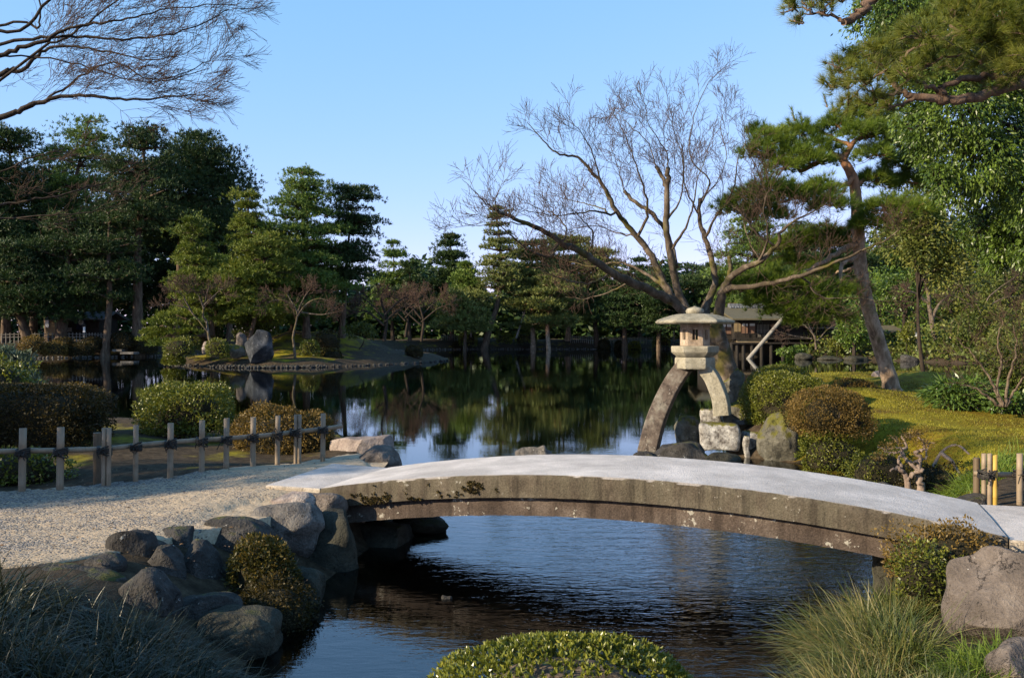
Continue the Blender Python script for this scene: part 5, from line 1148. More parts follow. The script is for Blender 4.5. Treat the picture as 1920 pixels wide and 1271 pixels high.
# gnarled dwarf tree by the stream
r = rs(232); d = 11.9
t = thing('dwarf_tree', P(1705, 915, d), 'gnarled twisted dwarf tree with pale crooked stems by the stream', 'small tree'); tk = Geo(); cr = Geo()
for pts, ra, rb in (([(1704, 922), (1700, 898), (1692, 882), (1680, 876), (1664, 880)], .045, .012), ([(1724, 922), (1727, 900), (1722, 880), (1726, 862), (1718, 848)], .055, .02), ([(1722, 880), (1708, 868), (1700, 850), (1712, 838), (1704, 822)], .03, .010),
                    ([(1718, 848), (1730, 840), (1728, 826), (1716, 818)], .025, .008), ([(1692, 882), (1684, 862), (1690, 846), (1678, 836)], .026, .008), ([(1712, 868), (1738, 856), (1744, 838)], .018, .006), ([(1700, 898), (1712, 884), (1722, 880)], .03, .025), ([(1690, 848), (1674, 850), (1660, 842)], .014, .006)):
    p = px_path(pts, d, 18); p += r.normal(0, 0.012, p.shape); p[:, 1] += np.linspace(0, r.normal(0, 0.15), 18); tube(tk, p, np.linspace(ra, rb, 18), 8, rough=0.12, rng=r)
for px, py, w in ((1664, 838, 20), (1684, 826, 22), (1706, 816, 20), (1736, 830, 18), (1650, 856, 14), (1720, 812, 16)):
    c = P(px, py, d + r.normal(0, .15)); n = 150; q = nrm(r.normal(size=(n, 3))) * r.uniform(0.2, 1, (n, 1)) * w / F * d * np.array((1, 1, .6))
    leaf_quads(cr, c + q, nrm(q + r.normal(0, .05, (n, 3))), 0.035, 0.016, r)
    for k in range(9): tube(tk, spline([c + (0, 0, -0.05), c + q[k] * .6, c + q[k]], 4), 0.003, 3, cap=False)
tk.build('trunk', M['twig_pale'], t); cr.build('crown', M['azalea_brown'], t)
# bare root lying on the moss behind the dwarf tree
g = Geo(); r = rs(233)
for pts in ([(1734, 846), (1765, 839), (1795, 840), (1818, 848)], [(1765, 839), (1788, 847), (1806, 858)]):
    p = np.array([G(a, b, 0.50) for a, b in pts]); p = spline(p, 12); p[:, 2] = [hz(x, y) - 0.004 for x, y in p[:, :2]]
    tube(g, p, np.linspace(.035, .014, 12), 8, rough=.1, rng=r)
o = g.build('tree_root', M['twig_pale'], origin=G(1770, 840, .5)); tag(o, 'pale exposed root lying on the moss lawn behind the dwarf tree', 'root')

# ---- foreground
M['_'] = None
r = rs(241)
b_ = P(1062, 1200, 4.05)
t = thing('clipped_bush', (b_[0], 4.05, 0.45), 'low domed clipped bush with glossy yellow green rosettes at the bottom edge', 'bush')
g = Geo(); n = 3600; dvec = nrm(r.normal(size=(n * 2, 3))); dvec = dvec[dvec[:, 2] > -0.2][:n]; n = len(dvec)
c0 = np.array((b_[0], 4.05, b_[2] - 0.42)); rad = np.array((0.72, 0.55, 0.42))
lum = 1 + 0.035 * sines(dvec, r, 8, 3, 12, .6); p = c0 + dvec * lum[:, None] * rad * (1 - 0.10 * r.uniform(0, 1, (n, 1)) ** 2)
nr = nrm(dvec / rad)
for k in range(7):
    dd = nrm(nr * 0.75 + np.array((0, 0, .35)) + r.normal(0, 0.62, (n, 3))); leaf_quads(g, p, dd, 0.030 * r.uniform(.7, 1.25, n), 0.0115, r, fold=0.25)
v = ICO3_V * 0.74; v[:, 2] = np.maximum(v[:, 2], -0.6); g2 = Geo(); g2.add(c0 + v * rad, ICO3_F)  # solid hull added beneath the leaves to block light
g.build('foliage', M['bush_clip'], t); g2.build('inner_hull', M['stem'], t)
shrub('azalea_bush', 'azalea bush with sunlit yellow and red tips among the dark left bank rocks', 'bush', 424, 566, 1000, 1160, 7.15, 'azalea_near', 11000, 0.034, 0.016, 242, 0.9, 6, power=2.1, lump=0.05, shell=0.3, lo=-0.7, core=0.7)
shrub('creeping_bush', 'dark creeping bush spilling over the right end of the bridge', 'bush', 1688, 1872, 984, 1100, 6.72, 'azalea_brown', 6200, 0.030, 0.014, 243, 0.55, 0, power=2.2, lump=0.16, shell=0.3, lo=-0.7)
shrub('creeping_bush', 'yellow green creeping bush below the right end of the bridge', 'bush', 1672, 1790, 1036, 1115, 6.45, 'azalea', 3000, 0.030, 0.014, 244, 0.55, 0, power=2.0, lump=0.18, shell=0.4)
shrub('low_shrub', 'dark green creeping plant at the water line below the azalea', 'shrub', 440, 590, 1090, 1200, 6.75, 'hedge_dark', 4200, 0.030, 0.016, 245, 0.7, 0, lump=0.12, lo=-0.8)
def sedge(label, area, d_rng, n, L, lean, mat, seed, name='sedge_clump', cat='grass clump', W=0.006, tilt=0.55, droop=0.5, group=None, dead=0.0):
    """arching blades rising from a patch of bank given in plan (cx, cy, rx, ry)"""
    r = rs(seed); cx, cy, rx, ry = area; a = r.uniform(0, 6.283, n); q = np.sqrt(r.uniform(0, 1, n))
    x = cx + rx * q * np.cos(a); y = cy + ry * q * np.sin(a); z = np.maximum(height(x, y), -0.05) - 0.02
    roots = np.stack((x, y, z), 1)
    out = np.stack((np.cos(a) * q, np.sin(a) * q, np.zeros(n)), 1)
    d = nrm(out * tilt + np.asarray(lean, float) + np.array((0, 0, 1.0)) + r.normal(0, 0.34, (n, 3)))
    g = Geo(); blades(g, roots, d, L * r.uniform(0.5, 1.15, n), W * r.uniform(0.7, 1.4, n), droop * r.uniform(0.2, 2.0, n), r, 5)
    o = g.build(name, M[mat], origin=(cx, cy, hz(cx, cy))); return tag(o, label, cat, group)
SG = 'sedge clumps on the right bank'
sedge('tall sedge clump under the creeping bush at the bridge end', (2.95, 6.75, .34, .25), 0, 1500, .46, (-.15, -.1, 0), 'sedge', 251, group=SG)
sedge('wide arching sedge clump hanging over the water, leftmost on the right bank', (2.45, 6.2, .32, .28), 0, 1900, .52, (-.4, -.05, 0), 'sedge', 252, group=SG)
sedge('dry tipped sedge clump between the water and the large right boulder', (2.38, 5.6, .28, .3), 0, 2000, .50, (-.15, -.15, 0), 'sedge', 253, group=SG)
sedge('sedge clump in front of the large right boulder', (2.25, 4.75, .28, .25), 0, 1300, .30, (-.1, -.1, 0), 'sedge', 254, group=SG)
sedge('sedge clump at the bottom edge of the right bank by the water', (1.95, 5.05, .25, .3), 0, 1600, .46, (-.35, -.1, 0), 'sedge', 255, group=SG)
sedge('short green sedge clump at the foot of the large right boulder', (2.85, 5.05, .35, .25), 0, 1300, .24, (0, -.15, 0), 'tuft', 256, group=SG)
LG = 'dark sedge clumps at the lower left'
for k, (lab, ar, n, L) in enumerate((
    ('dark sedge clump at the left edge below the long flat rock', (-3.3, 5.35, .5, .35), 1500, .44), ('dark sedge clump in the lower left corner', (-2.95, 4.6, .5, .4), 1700, .5), ('dark sedge clump in front of the purplish rock', (-2.3, 5.35, .5, .3), 1900, .42),
    ('dark sedge clump below the mossy waterline stone', (-1.9, 4.95, .4, .3), 1700, .46), ('dark sedge clump nearest the water at the bottom edge', (-1.35, 4.45, .35, .3), 1100, .45), ('dark sedge clump at the bottom edge left of the water', (-2.2, 4.4, .45, .35), 1500, .5))):
    sedge(lab, ar, 0, n, L, (.22, -.05, 0), 'sedge_shade', 261 + k, W=0.007, droop=.75, group=LG)
sedge('bright green grass tuft on the moss lawn behind the right bamboo fence', (6.3, 11.6, .55, .3), 0, 1500, .42, (.1, 0, 0), 'tuft', 271, 'grass_tuft', W=0.009, droop=.9)
sedge('green grass tuft behind the canes of the right bamboo fence', (6.0, 10.6, .6, .35), 0, 1300, .35, (.0, 0, 0), 'tuft', 272, 'grass_tuft', W=0.008, droop=.9)
sedge('small grass tuft on the moss stone beside the short lantern leg', (4.15, 17.0, .12, .1), 0, 60, .35, (.2, 0, 0), 'tuft', 273, 'grass_tuft', W=0.012, droop=.7)
# ------------------------------------------------------------------ pines beyond the pond
GL, GI, GC = 'pines of the dark left grove', 'pines on the island', 'pines on the far shore'
def isl(px, d): return iz((px - CX) / F * d, d)
# left grove
pine('towering dark pine cut by the left edge of the photo', 12, 240, 84, 94, 570, 301, 'pine_dark', 'dome', 11, 6, dens=1.1, tr=.42, group=GL, flat=.34)
pine('tall grey green pine with a broken feathery top, second from the left edge', 165, 228, 88, 87, 560, 302, 'pine_mid', 'dome', 11, 6, base_x=60, dens=.9, tr=.42, group=GL, flat=.34, gaps=.12, lean=[(70, 560), (120, 420), (150, 300)])
pine('tall dark pine with a thick straight trunk left of the island', 266, 236, 79, 77, 455, 303, 'pine_dark', 'dome', 8, 6, base_x=258, dens=1.0, tr=.52, group=GL, flat=.34, gaps=.08, lean=[(258, 560), (259, 440), (270, 330)])
pine('broad domed dark pine on a leaning forked trunk, rightmost of the left grove', 372, 262, 86, 103, 470, 304, 'pine_dark', 'dome', 9, 7, base_x=330, dens=1.15, tr=.42, group=GL, flat=.34, lean=[(335, 560), (340, 430), (362, 340)])
pine('dark pine half hidden behind the golden island pine', 430, 345, 92, 61, 590, 305, 'pine_dark', 'dome', 9, 6, dens=1.0, tr=.32, group=GL, flat=.34)
pine('dark pine filling the grove behind the feathery pine', 92, 300, 97, 87, 600, 306, 'pine_dark', 'dome', 10, 6, dens=1.0, tr=.35, group=GL, flat=.34)
pine('dark pine standing behind the thick straight trunk', 212, 318, 96, 77, 600, 307, 'pine_dark', 'column', 10, 6, dens=1.0, tr=.35, group=GL, flat=.34)
pine('dark slender pine under the broad domed pine', 318, 372, 97, 70, 600, 308, 'pine_dark', 'column', 9, 6, dens=1.0, tr=.35, group=GL, flat=.34)
pine('dull green pine with drooping lower boughs at the water on the far left', 130, 405, 78, 77, 600, 309, 'pine_dark', 'column', 8, 6, base_x=112, dens=.9, tr=.50, group=GL, flat=.34, gaps=.1)
pine('dark pine with a pale lit trunk among the left grove', 205, 400, 77, 68, 560, 310, 'pine_dark', 'column', 7, 5, base_x=196, dens=.9, tr=.36, group=GL, flat=.34, gaps=.15)
pine('low bushy dark pine at the left edge beneath the towering one', 30, 450, 77, 82, 610, 311, 'pine_dark', 'column', 7, 6, base_x=55, dens=.9, tr=.45, group=GL, flat=.34)
pine('dark pine at the far left partly outside the photo', -60, 270, 82, 106, 590, 312, 'pine_dark', 'dome', 10, 6, dens=1.0, tr=.4, group=GL, flat=.34)
# island
pine('golden green layered pine at the left end of the island', 358, 404, 60, 64, 585, 321, 'pine_gold', 'cone', 11, 6, base_x=402, dens=1.25, tr=.22, group=GI, gaps=.1, base_z=isl(402, 60), lean=[(392, 570), (372, 500)], flat=.17)
pine('golden green tall cone shaped pine in the middle of the island', 468, 358, 61.5, 58, 600, 322, 'pine_gold', 'cone', 13, 6, dens=1.25, tr=.24, group=GI, gaps=.1, base_z=isl(468, 61.5), flat=.17)
pine('tall dark green pine with the highest crown on the island', 566, 325, 64, 74, 575, 323, 'pine_mid', 'dome', 12, 6, base_x=575, dens=1.15, tr=.26, group=GI, gaps=.1, base_z=isl(575, 64))
pine('slim tall dark pine with a bare lower trunk at the right of the island', 664, 345, 66, 60, 530, 324, 'pine_dark', 'column', 11, 6, base_x=640, dens=1.1, tr=.25, group=GI, gaps=.1, base_z=isl(640, 66), lean=[(646, 560), (652, 470)])
pine('green spreading pine in front of the tall pines on the island', 500, 440, 60, 74, 600, 325, 'pine_gold', 'column', 9, 6, base_x=458, dens=1.2, tr=.18, group=GI, gaps=.1, base_z=isl(458, 60), flat=.17)
pine('bushy green pine between the two bare trees of the island', 548, 470, 66, 70, 610, 326, 'pine_mid', 'column', 8, 6, dens=1.15, tr=.2, group=GI, gaps=.1, base_z=isl(548, 66))
pine('short round green pine behind the left bare tree of the island', 400, 480, 65, 62, 610, 327, 'pine_mid', 'column', 7, 6, dens=1.15, tr=.2, group=GI, gaps=.1, base_z=isl(400, 65))
# far shore
pine('small grey green pine beyond the right end of the island', 737, 456, 116, 50, 600, 331, 'pine_mid', 'cone', 9, 5, dens=.9, tr=.25, group=GC)
pine('small dark pine right of the grey green one', 768, 486, 112, 50, 610, 332, 'pine_dark', 'cone', 8, 5, dens=.9, tr=.25, group=GC)
pine('dark dense conical pine alone against the sky in the middle', 846, 446, 118, 58, 606, 333, 'pine_dark', 'cone', 11, 7, dens=1.3, tr=.28, group=GC, thick=1.3)
pine('green conical pine just left of the leaning trunk', 872, 498, 112, 54, 615, 334, 'pine_mid', 'cone', 10, 6, dens=1.2, tr=.25, group=GC)
pine('tall sparse pine with a long curved leaning trunk on the far shore', 930, 392, 108, 50, 545, 335, 'pine_olive', 'cone', 9, 5, base_x=905, dens=.85, tr=.48, group=GC, gaps=.1, lean=[(917, 618), (930, 580), (937, 540), (938, 470)], bark='bark_far')
pine('wide low pine whose boughs droop left of the leaning trunk', 870, 545, 107, 62, 622, 336, 'pine_olive', 'column', 6, 6, dens=1.0, tr=.25, group=GC)
pine('brownish olive pine right of the tall sparse pine', 1000, 452, 112, 58, 610, 337, 'pine_olive', 'dome', 10, 6, dens=1.1, tr=.36, group=GC, bark='bark_red')
pine('broad brownish olive pine behind the lowest limb of the bare tree', 1065, 442, 116, 66, 610, 338, 'pine_olive', 'dome', 10, 7, dens=1.15, tr=.36, group=GC, bark='bark_red')
pine('olive pine seen under the lowest limb of the bare tree', 1030, 520, 108, 56, 615, 339, 'pine_olive', 'column', 7, 6, dens=1.1, tr=.34, group=GC, bark='bark_red')
pine('dull olive pine between the bare tree limb and the far fence', 1125, 462, 114, 56, 610, 340, 'pine_olive', 'dome', 9, 6, base_x=1120, dens=1.1, tr=.34, group=GC)
pine('dark green pine above the far fence', 1165, 520, 110, 60, 620, 341, 'pine_dark', 'column', 8, 6, base_x=1172, dens=1.1, tr=.40, group=GC)
pine('dark green pine left of the stone lantern roof', 1235, 520, 108, 52, 625, 342, 'pine_dark', 'column', 8, 6, dens=1.1, tr=.32, group=GC)
pine('dark pointed pine seen between the bare tree limbs', 1200, 484, 124, 40, 610, 343, 'pine_dark', 'cone', 9, 6, dens=1.0, tr=.3, group=GC)
pine('dark pine behind the fork of the bare tree', 1300, 500, 112, 60, 620, 344, 'pine_dark', 'column', 8, 6, dens=1.1, tr=.32, group=GC)
pine('grey green pine behind the teahouse roof', 1402, 398, 98, 70, 590, 345, 'pine_mid', 'dome', 10, 6, dens=1.0, tr=.34, group=GC, gaps=.1)
pine('dark green pine behind the teahouse, nearest the red pine', 1500, 430, 94, 66, 600, 346, 'pine_dark', 'column', 9, 6, dens=1.1, tr=.32, group=GC)
pine('dark pine farther back behind the teahouse', 1445, 470, 104, 66, 610, 347, 'pine_dark', 'column', 8, 6, dens=1.1, tr=.32, group=GC)
pine('dark pine beyond the small hut right of the teahouse', 1580, 440, 96, 70, 610, 348, 'pine_dark', 'column', 9, 6, dens=1.1, tr=.32, group=GC)
pine('green pine glimpsed right of the red pine trunk', 1690, 420, 100, 74, 620, 349, 'pine_mid', 'dome', 9, 6, dens=1.0, tr=.32, group=GC)
# a low pine stretching out over the water from the island
r = rs(351); d = 59; t = thing('pine_tree', P(372, 640, d), 'low golden pine stretching out over the water at the left end of the island', 'pine tree', GI); tk = Geo(); cr = Geo()
for pts in ([(398, 640), (375, 618), (352, 600), (330, 590)], [(375, 618), (345, 622), (315, 630), (288, 640)], [(385, 628), (360, 632), (330, 646)], [(360, 606), (330, 606), (300, 612)]):
    p = px_path(pts, d); tube(tk, p, np.linspace(.16, .05, len(p)), 7)
for px, py, hw in ((352, 594, 34), (325, 596, 32), (300, 610, 30), (335, 614, 34), (292, 628, 30), (318, 632, 32), (350, 628, 28), (285, 642, 24), (310, 650, 28), (338, 648, 28), (370, 590, 26), (365, 616, 24)):
    w = hw / F * d; pad(cr, P(px, py - 6, d + r.uniform(-1, 1)), w, w, w * .22, 150, 7, .26, .05, r)
tk.build('trunk', M['bark_far'], t); cr.build('crown', M['pine_gold'], t)

# ------------------------------------------------------------------ leafless trees beyond the pond
GB = 'leafless trees'
fspec = dict(n=[4, 6, 8], len=[.5, .9, 1.5], rad=[.012, .02, .035], ang=(25, 60), up=.12, wig=.14, t0=.3)
def fbare(label, base, d, stems, seed, rad=.10, spec=fspec, bark='bark_moss', thin=.011, bz=None, mat='twig'):
    r = rs(seed); b = P(*base, d); t = thing('bare_tree', b, label, 'tree', GB); tk = Geo(); tw = Geo()
    for i, pts in enumerate(stems):
        p = px_path(pts, d); p[1:, 1] += np.cumsum(r.normal(0, .07, len(p) - 1)); ra = rad if i == 0 else rad * .62
        tube(tk, p, np.linspace(ra, ra * .25, len(p)), 7, rough=.08, rng=r); grow(tw, p[len(p) // 4:], thin * 1.4, thin, 3, r, spec, thin)
    tk.build('trunk', M[bark], t); tw.build('crown', M[mat], t); return t
fbare('leafless forked tree with mossy trunks beside the clipped shrubs of the island', (398, 664), 55.6, [[(398, 664), (388, 612), (380, 590), (384, 560), (392, 535)], [(392, 625), (372, 598), (352, 578), (330, 572), (305, 570)], [(382, 580), (372, 556), (356, 540)], [(383, 572), (405, 550), (420, 540)], [(360, 585), (345, 555), (335, 545)]], 361)
fbare('leafless crooked tree with a wide thin crown right of the dark upright rock', (553, 672), 56.6, [[(553, 672), (553, 664), (550, 635), (556, 605), (557, 585), (545, 565), (535, 550)], [(556, 596), (575, 570), (600, 560), (625, 568)], [(556, 590), (570, 560), (585, 540)], [(550, 572), (525, 562), (500, 568)], [(560, 585), (600, 590), (630, 585)]], 362)
for i, (lab, bx, by, d_, hw, top) in enumerate((('dark leafless tree with tangled twigs at the right end of the island', 720, 640, 62, 60, 525), ('dark leafless tree farther right over the water', 790, 640, 78, 62, 535), ('small dark leafless tree behind the right end of the island', 760, 632, 84, 50, 545))):
    st = [[(bx, by), (bx + 4, by - 40), (bx - 6, by - 75), (bx - 2, top + 15)]] + [[(bx, by - 30 - 6 * k), (bx + s * hw * .5, by - 55 - 6 * k), (bx + s * hw * .95, by - 62 - 9 * k)] for k, s in enumerate((-1, 1, -.7, .8))]
    fbare(lab, (bx, by), d_, st, 363 + i, .14, dict(fspec, n=[4, 6, 8]), 'bark_dark', .013, mat='twig')
fbare('leafless reddish tree with fanned twigs on the right bank', (1845, 640), 66, [[(1845, 640), (1838, 600), (1825, 570), (1800, 545)], [(1838, 600), (1850, 560), (1880, 535), (1915, 510)], [(1830, 580), (1800, 560), (1770, 550)], [(1845, 580), (1880, 560), (1915, 555)]], 367, .13, fspec, 'bark_bare', .012)
fbare('bare pale trunked tree leaning over the path on the right bank', (1750, 650), 70, [[(1758, 652), (1748, 610), (1742, 570), (1735, 530), (1720, 490)], [(1746, 600), (1760, 570), (1790, 545)], [(1742, 570), (1715, 550), (1690, 545)]], 368, .26, fspec, 'bark_bare', .012)
fbare('bare bushy tree standing between the teahouse and the hut', (1520, 655), 72, [[(1530, 655), (1525, 630), (1505, 610), (1480, 598)], [(1528, 645), (1550, 620), (1570, 605)], [(1522, 635), (1490, 630), (1460, 622)], [(1530, 640), (1515, 605), (1510, 590)]], 369, .10, fspec, 'bark_bare', .012)

# ------------------------------------------------------------------ broadleaf evergreens and bushes of the right bank
def broad(label, x, ytop, d, half, ybot, n, L, seed, mat='broad_far', base=None, tr=.2, name='evergreen_tree', cat='tree', group='evergreens of the right bank', squash=.9, blobs=16):
    r = rs(seed); a, b = P(x - half, ytop, d), P(x + half, ybot, d); c = (a + b) / 2; rx = (b[0] - a[0]) / 2; rz = (a[2] - b[2]) / 2
    bz = hz(c[0], d) if base is None else base; t = thing(name, (c[0], d, bz), label, cat, group); cr = Geo(); tk = Geo()
    q = spline([(c[0], d, bz - .1), (c[0] + r.normal(0, .1 * rx), d, (bz + c[2]) / 2), (c[0], d, c[2] + rz * .4)], 10); tube(tk, q, np.linspace(tr, tr * .3, 10), 8)
    for k in range(blobs):
        v = nrm(r.normal(size=3)) * r.uniform(.35, .8); bc = c + v * (rx, rx * .8, rz); br = np.array((rx, rx, rz)) * r.uniform(.28, .45)
        m = n // blobs; dd = nrm(r.normal(size=(m, 3))); p = bc + dd * (r.uniform(.3, 1.05, (m, 1)) ** .6) * br * (1 + .15 * sines(dd, r, 5, 2, 6)[:, None])
        leaf_quads(cr, p, nrm(dd + r.normal(0, .7, (m, 3)) + (0, 0, -.2)), L * r.uniform(.6, 1.2, m), L * .42, r, fold=.2)
        tube(tk, spline([q[5 + k % 4], (q[6] + bc) / 2 + r.normal(0, .1, 3), bc], 5), np.linspace(tr * .35, .02, 5), 5, cap=False)
    tk.build('trunk', M['bark_dark'], t); cr.build('crown', M[mat], t); return t
broad('slender olive leaved tree behind the red pine trunk', 1735, 330, 25.5, 100, 560, 15000, .12, 381, 'broad_far', tr=.07, blobs=24)
broad('dark glossy evergreen behind the pale trunked bare tree', 1700, 480, 74, 66, 640, 3600, .34, 382, 'broad')
broad('tall dark evergreen wood edge tree above the right bank', 1790, 400, 88, 92, 630, 4600, .38, 383, 'broad_far')
broad('dark evergreen at the right edge above the leafless reddish tree', 1900, 440, 82, 92, 640, 4600, .36, 384, 'broad_far')
broad('evergreen shrub with big shiny leaves left of the red pine trunk', 1602, 560, 70, 44, 662, 2600, .30, 385, 'broad')
broad('olive bush arching over the path near the walkers', 1840, 566, 66, 66, 662, 4200, .26, 386, 'broad_far', name='bush', cat='bush', tr=.08)
broad('yellow green young tree beside the white garden lamp', 1702, 600, 68, 20, 652, 700, .24, 387, 'azalea', name='small_tree', cat='tree', tr=.05, blobs=9)
broad('dark evergreen filling behind the brown hut', 1640, 500, 84, 70, 640, 3800, .36, 388, 'broad')
broad('olive bush at the right frame edge on the far bank', 1915, 600, 60, 60, 682, 3400, .24, 389, 'broad_far', name='bush', cat='bush', tr=.08)
broad('mossy yellow bush above the pale shore rocks at right', 1880, 640, 63, 44, 676, 1600, .2, 390, 'azalea', name='bush', cat='bush', tr=.06)
broad('dark green bush at the water below the bare bushy tree', 1488, 648, 73, 38, 672, 1500, .24, 391, 'broad', name='bush', cat='bush', tr=.06)
broad('small dark green tree in front of the hut right of the teahouse', 1568, 636, 72, 22, 656, 700, .22, 392, 'azalea', name='small_tree', cat='tree', tr=.05, blobs=9)
broad('dense dark evergreen on the island behind the upright rock', 470, 600, 62, 52, 640, 2200, .2, 393, 'broad_far', name='bush', cat='bush', tr=.06, base=isl(470, 62), group='evergreen bushes of the island')
broad('pale green leafy bush at the right end of the island', 672, 600, 64, 34, 640, 1300, .2, 394, 'broad_far', name='bush', cat='bush', tr=.05, base=isl(672, 64), group='evergreen bushes of the island')
# the far wood that closes the view as one mass
r = rs(395); g = Geo(); n = 210000
x = r.uniform(-190, 210, n); y = 132 + np.abs(r.normal(0, 16, n)) - 30 * sm(20, 100, np.abs(x - 5)) 
top = 10.8 + 9.0 * sm(-26, -48, x) + 7 * sm(25, 70, x) + 1.8 * np.sin(x * .31) + 1.4 * np.sin(x * .83 + 1)
z = 0.2 + top * r.uniform(0, 1, n) ** 1.1; p = np.stack((x, y, z), 1)
leaf_quads(g, p, nrm(r.normal(size=(n, 3)) * (1, 1, .5)), 1.35 * r.uniform(.5, 1.2, n), .6, r)
o = g.build('distant_wood', M['pine_dark']); tag(o, 'dark mass of woodland closing the view behind the far trees', 'wood', kind='stuff')

# ------------------------------------------------------------------ rounded shrubs and rocks beyond the pond
GS = 'clipped shrubs on the far left bank'
for i, (lab, x, yt, yb, hw, d_, mt) in enumerate((
    ('reddish clipped shrub leftmost on the far left bank', 62, 631, 662, 22, 71, 'azalea_brown'), ('low brown clipped shrub second from left on the far left bank', 103, 641, 665, 21, 72, 'azalea_brown'), ('dark clipped shrub behind the low brown one', 118, 633, 658, 20, 75.5, 'hedge_dark'),
    ('dark low clipped shrub in the middle of the far left bank', 155, 642, 664, 20, 73, 'hedge_dark'), ('dark round clipped shrub above the middle one', 175, 632, 656, 18, 77, 'hedge_dark'), ('large dark clipped shrub below the thick pine trunk', 231, 622, 652, 22, 78, 'hedge_dark'), ('dark spreading shrub right of the stone landing', 268, 638, 662, 24, 79, 'hedge_dark'))):
    shrub('clipped_shrub', lab, 'shrub', x - hw, x + hw, yt, yb, d_, mt, 1500, .16, .09, 401 + i, .9, 0, GS, 2.6, .03)
GSI = 'clipped shrubs on the island'
for i, (lab, x, yt, yb, hw, d_, mt) in enumerate((
    ('wide clipped shrub nearest the left tip of the island', 334, 634, 666, 27, 56, 'azalea'), ('clipped shrub behind the wide one at the left tip of the island', 352, 630, 655, 24, 58, 'azalea'), ('pale clipped block shaped shrub left of the upright dark rock', 408, 636, 666, 20, 55.5, 'azalea'),
    ('small clipped shrub at the waterline of the island tip', 318, 668, 682, 13, 56.5, 'azalea'), ('low clipped shrub second at the waterline of the island tip', 332, 668, 682, 14, 56, 'azalea'), ('round shrub above the block shaped one', 392, 628, 648, 14, 60, 'azalea_brown'),
    ('dark round shrub left of the evergreen bush on the island', 402, 606, 634, 15, 61, 'broad_far'), ('small block shaped shrub right of the crooked bare tree', 580, 638, 664, 17, 58.5, 'azalea'), ('dark shrub right of the small block shaped one', 615, 620, 652, 22, 61, 'hedge_dark'), ('dark low shrub at the water right of the upright rock', 622, 654, 682, 20, 59.5, 'hedge_dark'),
    ('low dark shrub at the right tip of the island', 776, 648, 668, 16, 65, 'hedge_dark'))):
    shrub('clipped_shrub', lab, 'shrub', x - hw, x + hw, yt, yb, d_, mt, 1400, .12, .065, 411 + i, .9, 0, GSI, 2.8, .03)
GSF = 'clipped shrubs on the far shore'
for i, (lab, x, yt, yb, hw, d_, mt) in enumerate((
    ('green block shaped hedge left of the leaning trunk', 877, 624, 646, 17, 111, 'azalea'), ('low reddish shrub below the green block shaped hedge', 860, 641, 652, 11, 111.5, 'hedge_dark'), ('low shrub right of the leaning trunk', 945, 626, 642, 14, 112, 'azalea'), ('wide green shrub under the white prop', 985, 624, 642, 20, 113, 'azalea'),
    ('dark round shrub at the far waterline left of the fence end', 1132, 637, 655, 11, 112, 'hedge_dark'), ('smaller dark round shrub at the far waterline', 1162, 640, 655, 9, 112, 'hedge_dark'), ('olive shrub on the far shore left of the lantern', 1190, 641, 655, 11, 112, 'azalea'), ('dull green shrub on the far bank behind the fence', 1240, 628, 648, 16, 113, 'azalea'))):
    shrub('clipped_shrub', lab, 'shrub', x - hw, x + hw, yt, yb, d_, mt, 700, .22, .12, 431 + i, .9, 0, GSF, 3.2, .03)
rock_px('standing_rock', 'tall blue black upright rock with white streaks on the island shore', 455, 510, 618, 678, 55.2, 'rock_blue', 1441, .6, .08, 12, .03)
rock_px('rock', 'small reddish rock left of the tall blue black rock', 440, 462, 622, 650, 57, 'rock_brown', 442, .8, .2, 6, .05, lo=True)
rock_px('rock', 'small pinkish rock by the block shaped shrub on the island', 378, 392, 640, 660, 56, 'rock_pink', 443, .8, .2, 6, .05, lo=True)
rock_px('rock', 'mossy rock at the left foot of the blue black rock', 425, 458, 645, 668, 56.4, 'rock_moss', 444, .8, .2, 5, .05, lo=True)
for i, (lab, x0, x1, y0, y1, d_, mt) in enumerate((
    ('mossy yellow shore rock right of the dark water bush', 1492, 1526, 661, 673, 71, 'rock_bank'), ('long mossy shore rock in front of the hut', 1536, 1584, 667, 677, 70, 'rock_bank'), ('mossy shore rock left of the red pine trunk', 1586, 1630, 667, 677, 69, 'rock_bank'), ('dark shore rock just right of the red pine trunk', 1690, 1722, 664, 680, 66, 'rock_dark'), ('round mossy shore rock below the white garden lamp', 1738, 1758, 666, 680, 65.5, 'rock_moss'),
    ('flat pale shore rock below the walkers', 1768, 1800, 664, 678, 65, 'rock_pink'), ('long pale flat shore rock', 1796, 1840, 664, 678, 64, 'rock_pink'), ('pale shore rock near the right edge', 1870, 1915, 668, 684, 61, 'rock_pink'), ('brown shore rock rising behind the long pale one', 1838, 1872, 655, 682, 62.5, 'rock_brown'), ('mossy rock on the slope above the pale shore rocks', 1870, 1900, 628, 652, 68, 'rock_moss'))):
    rock_px('rock', lab, x0, x1, y0, y1, d_, mt, 451 + i, .8, .3, 5, .05, lo=True, group='shore rocks of the right bank')
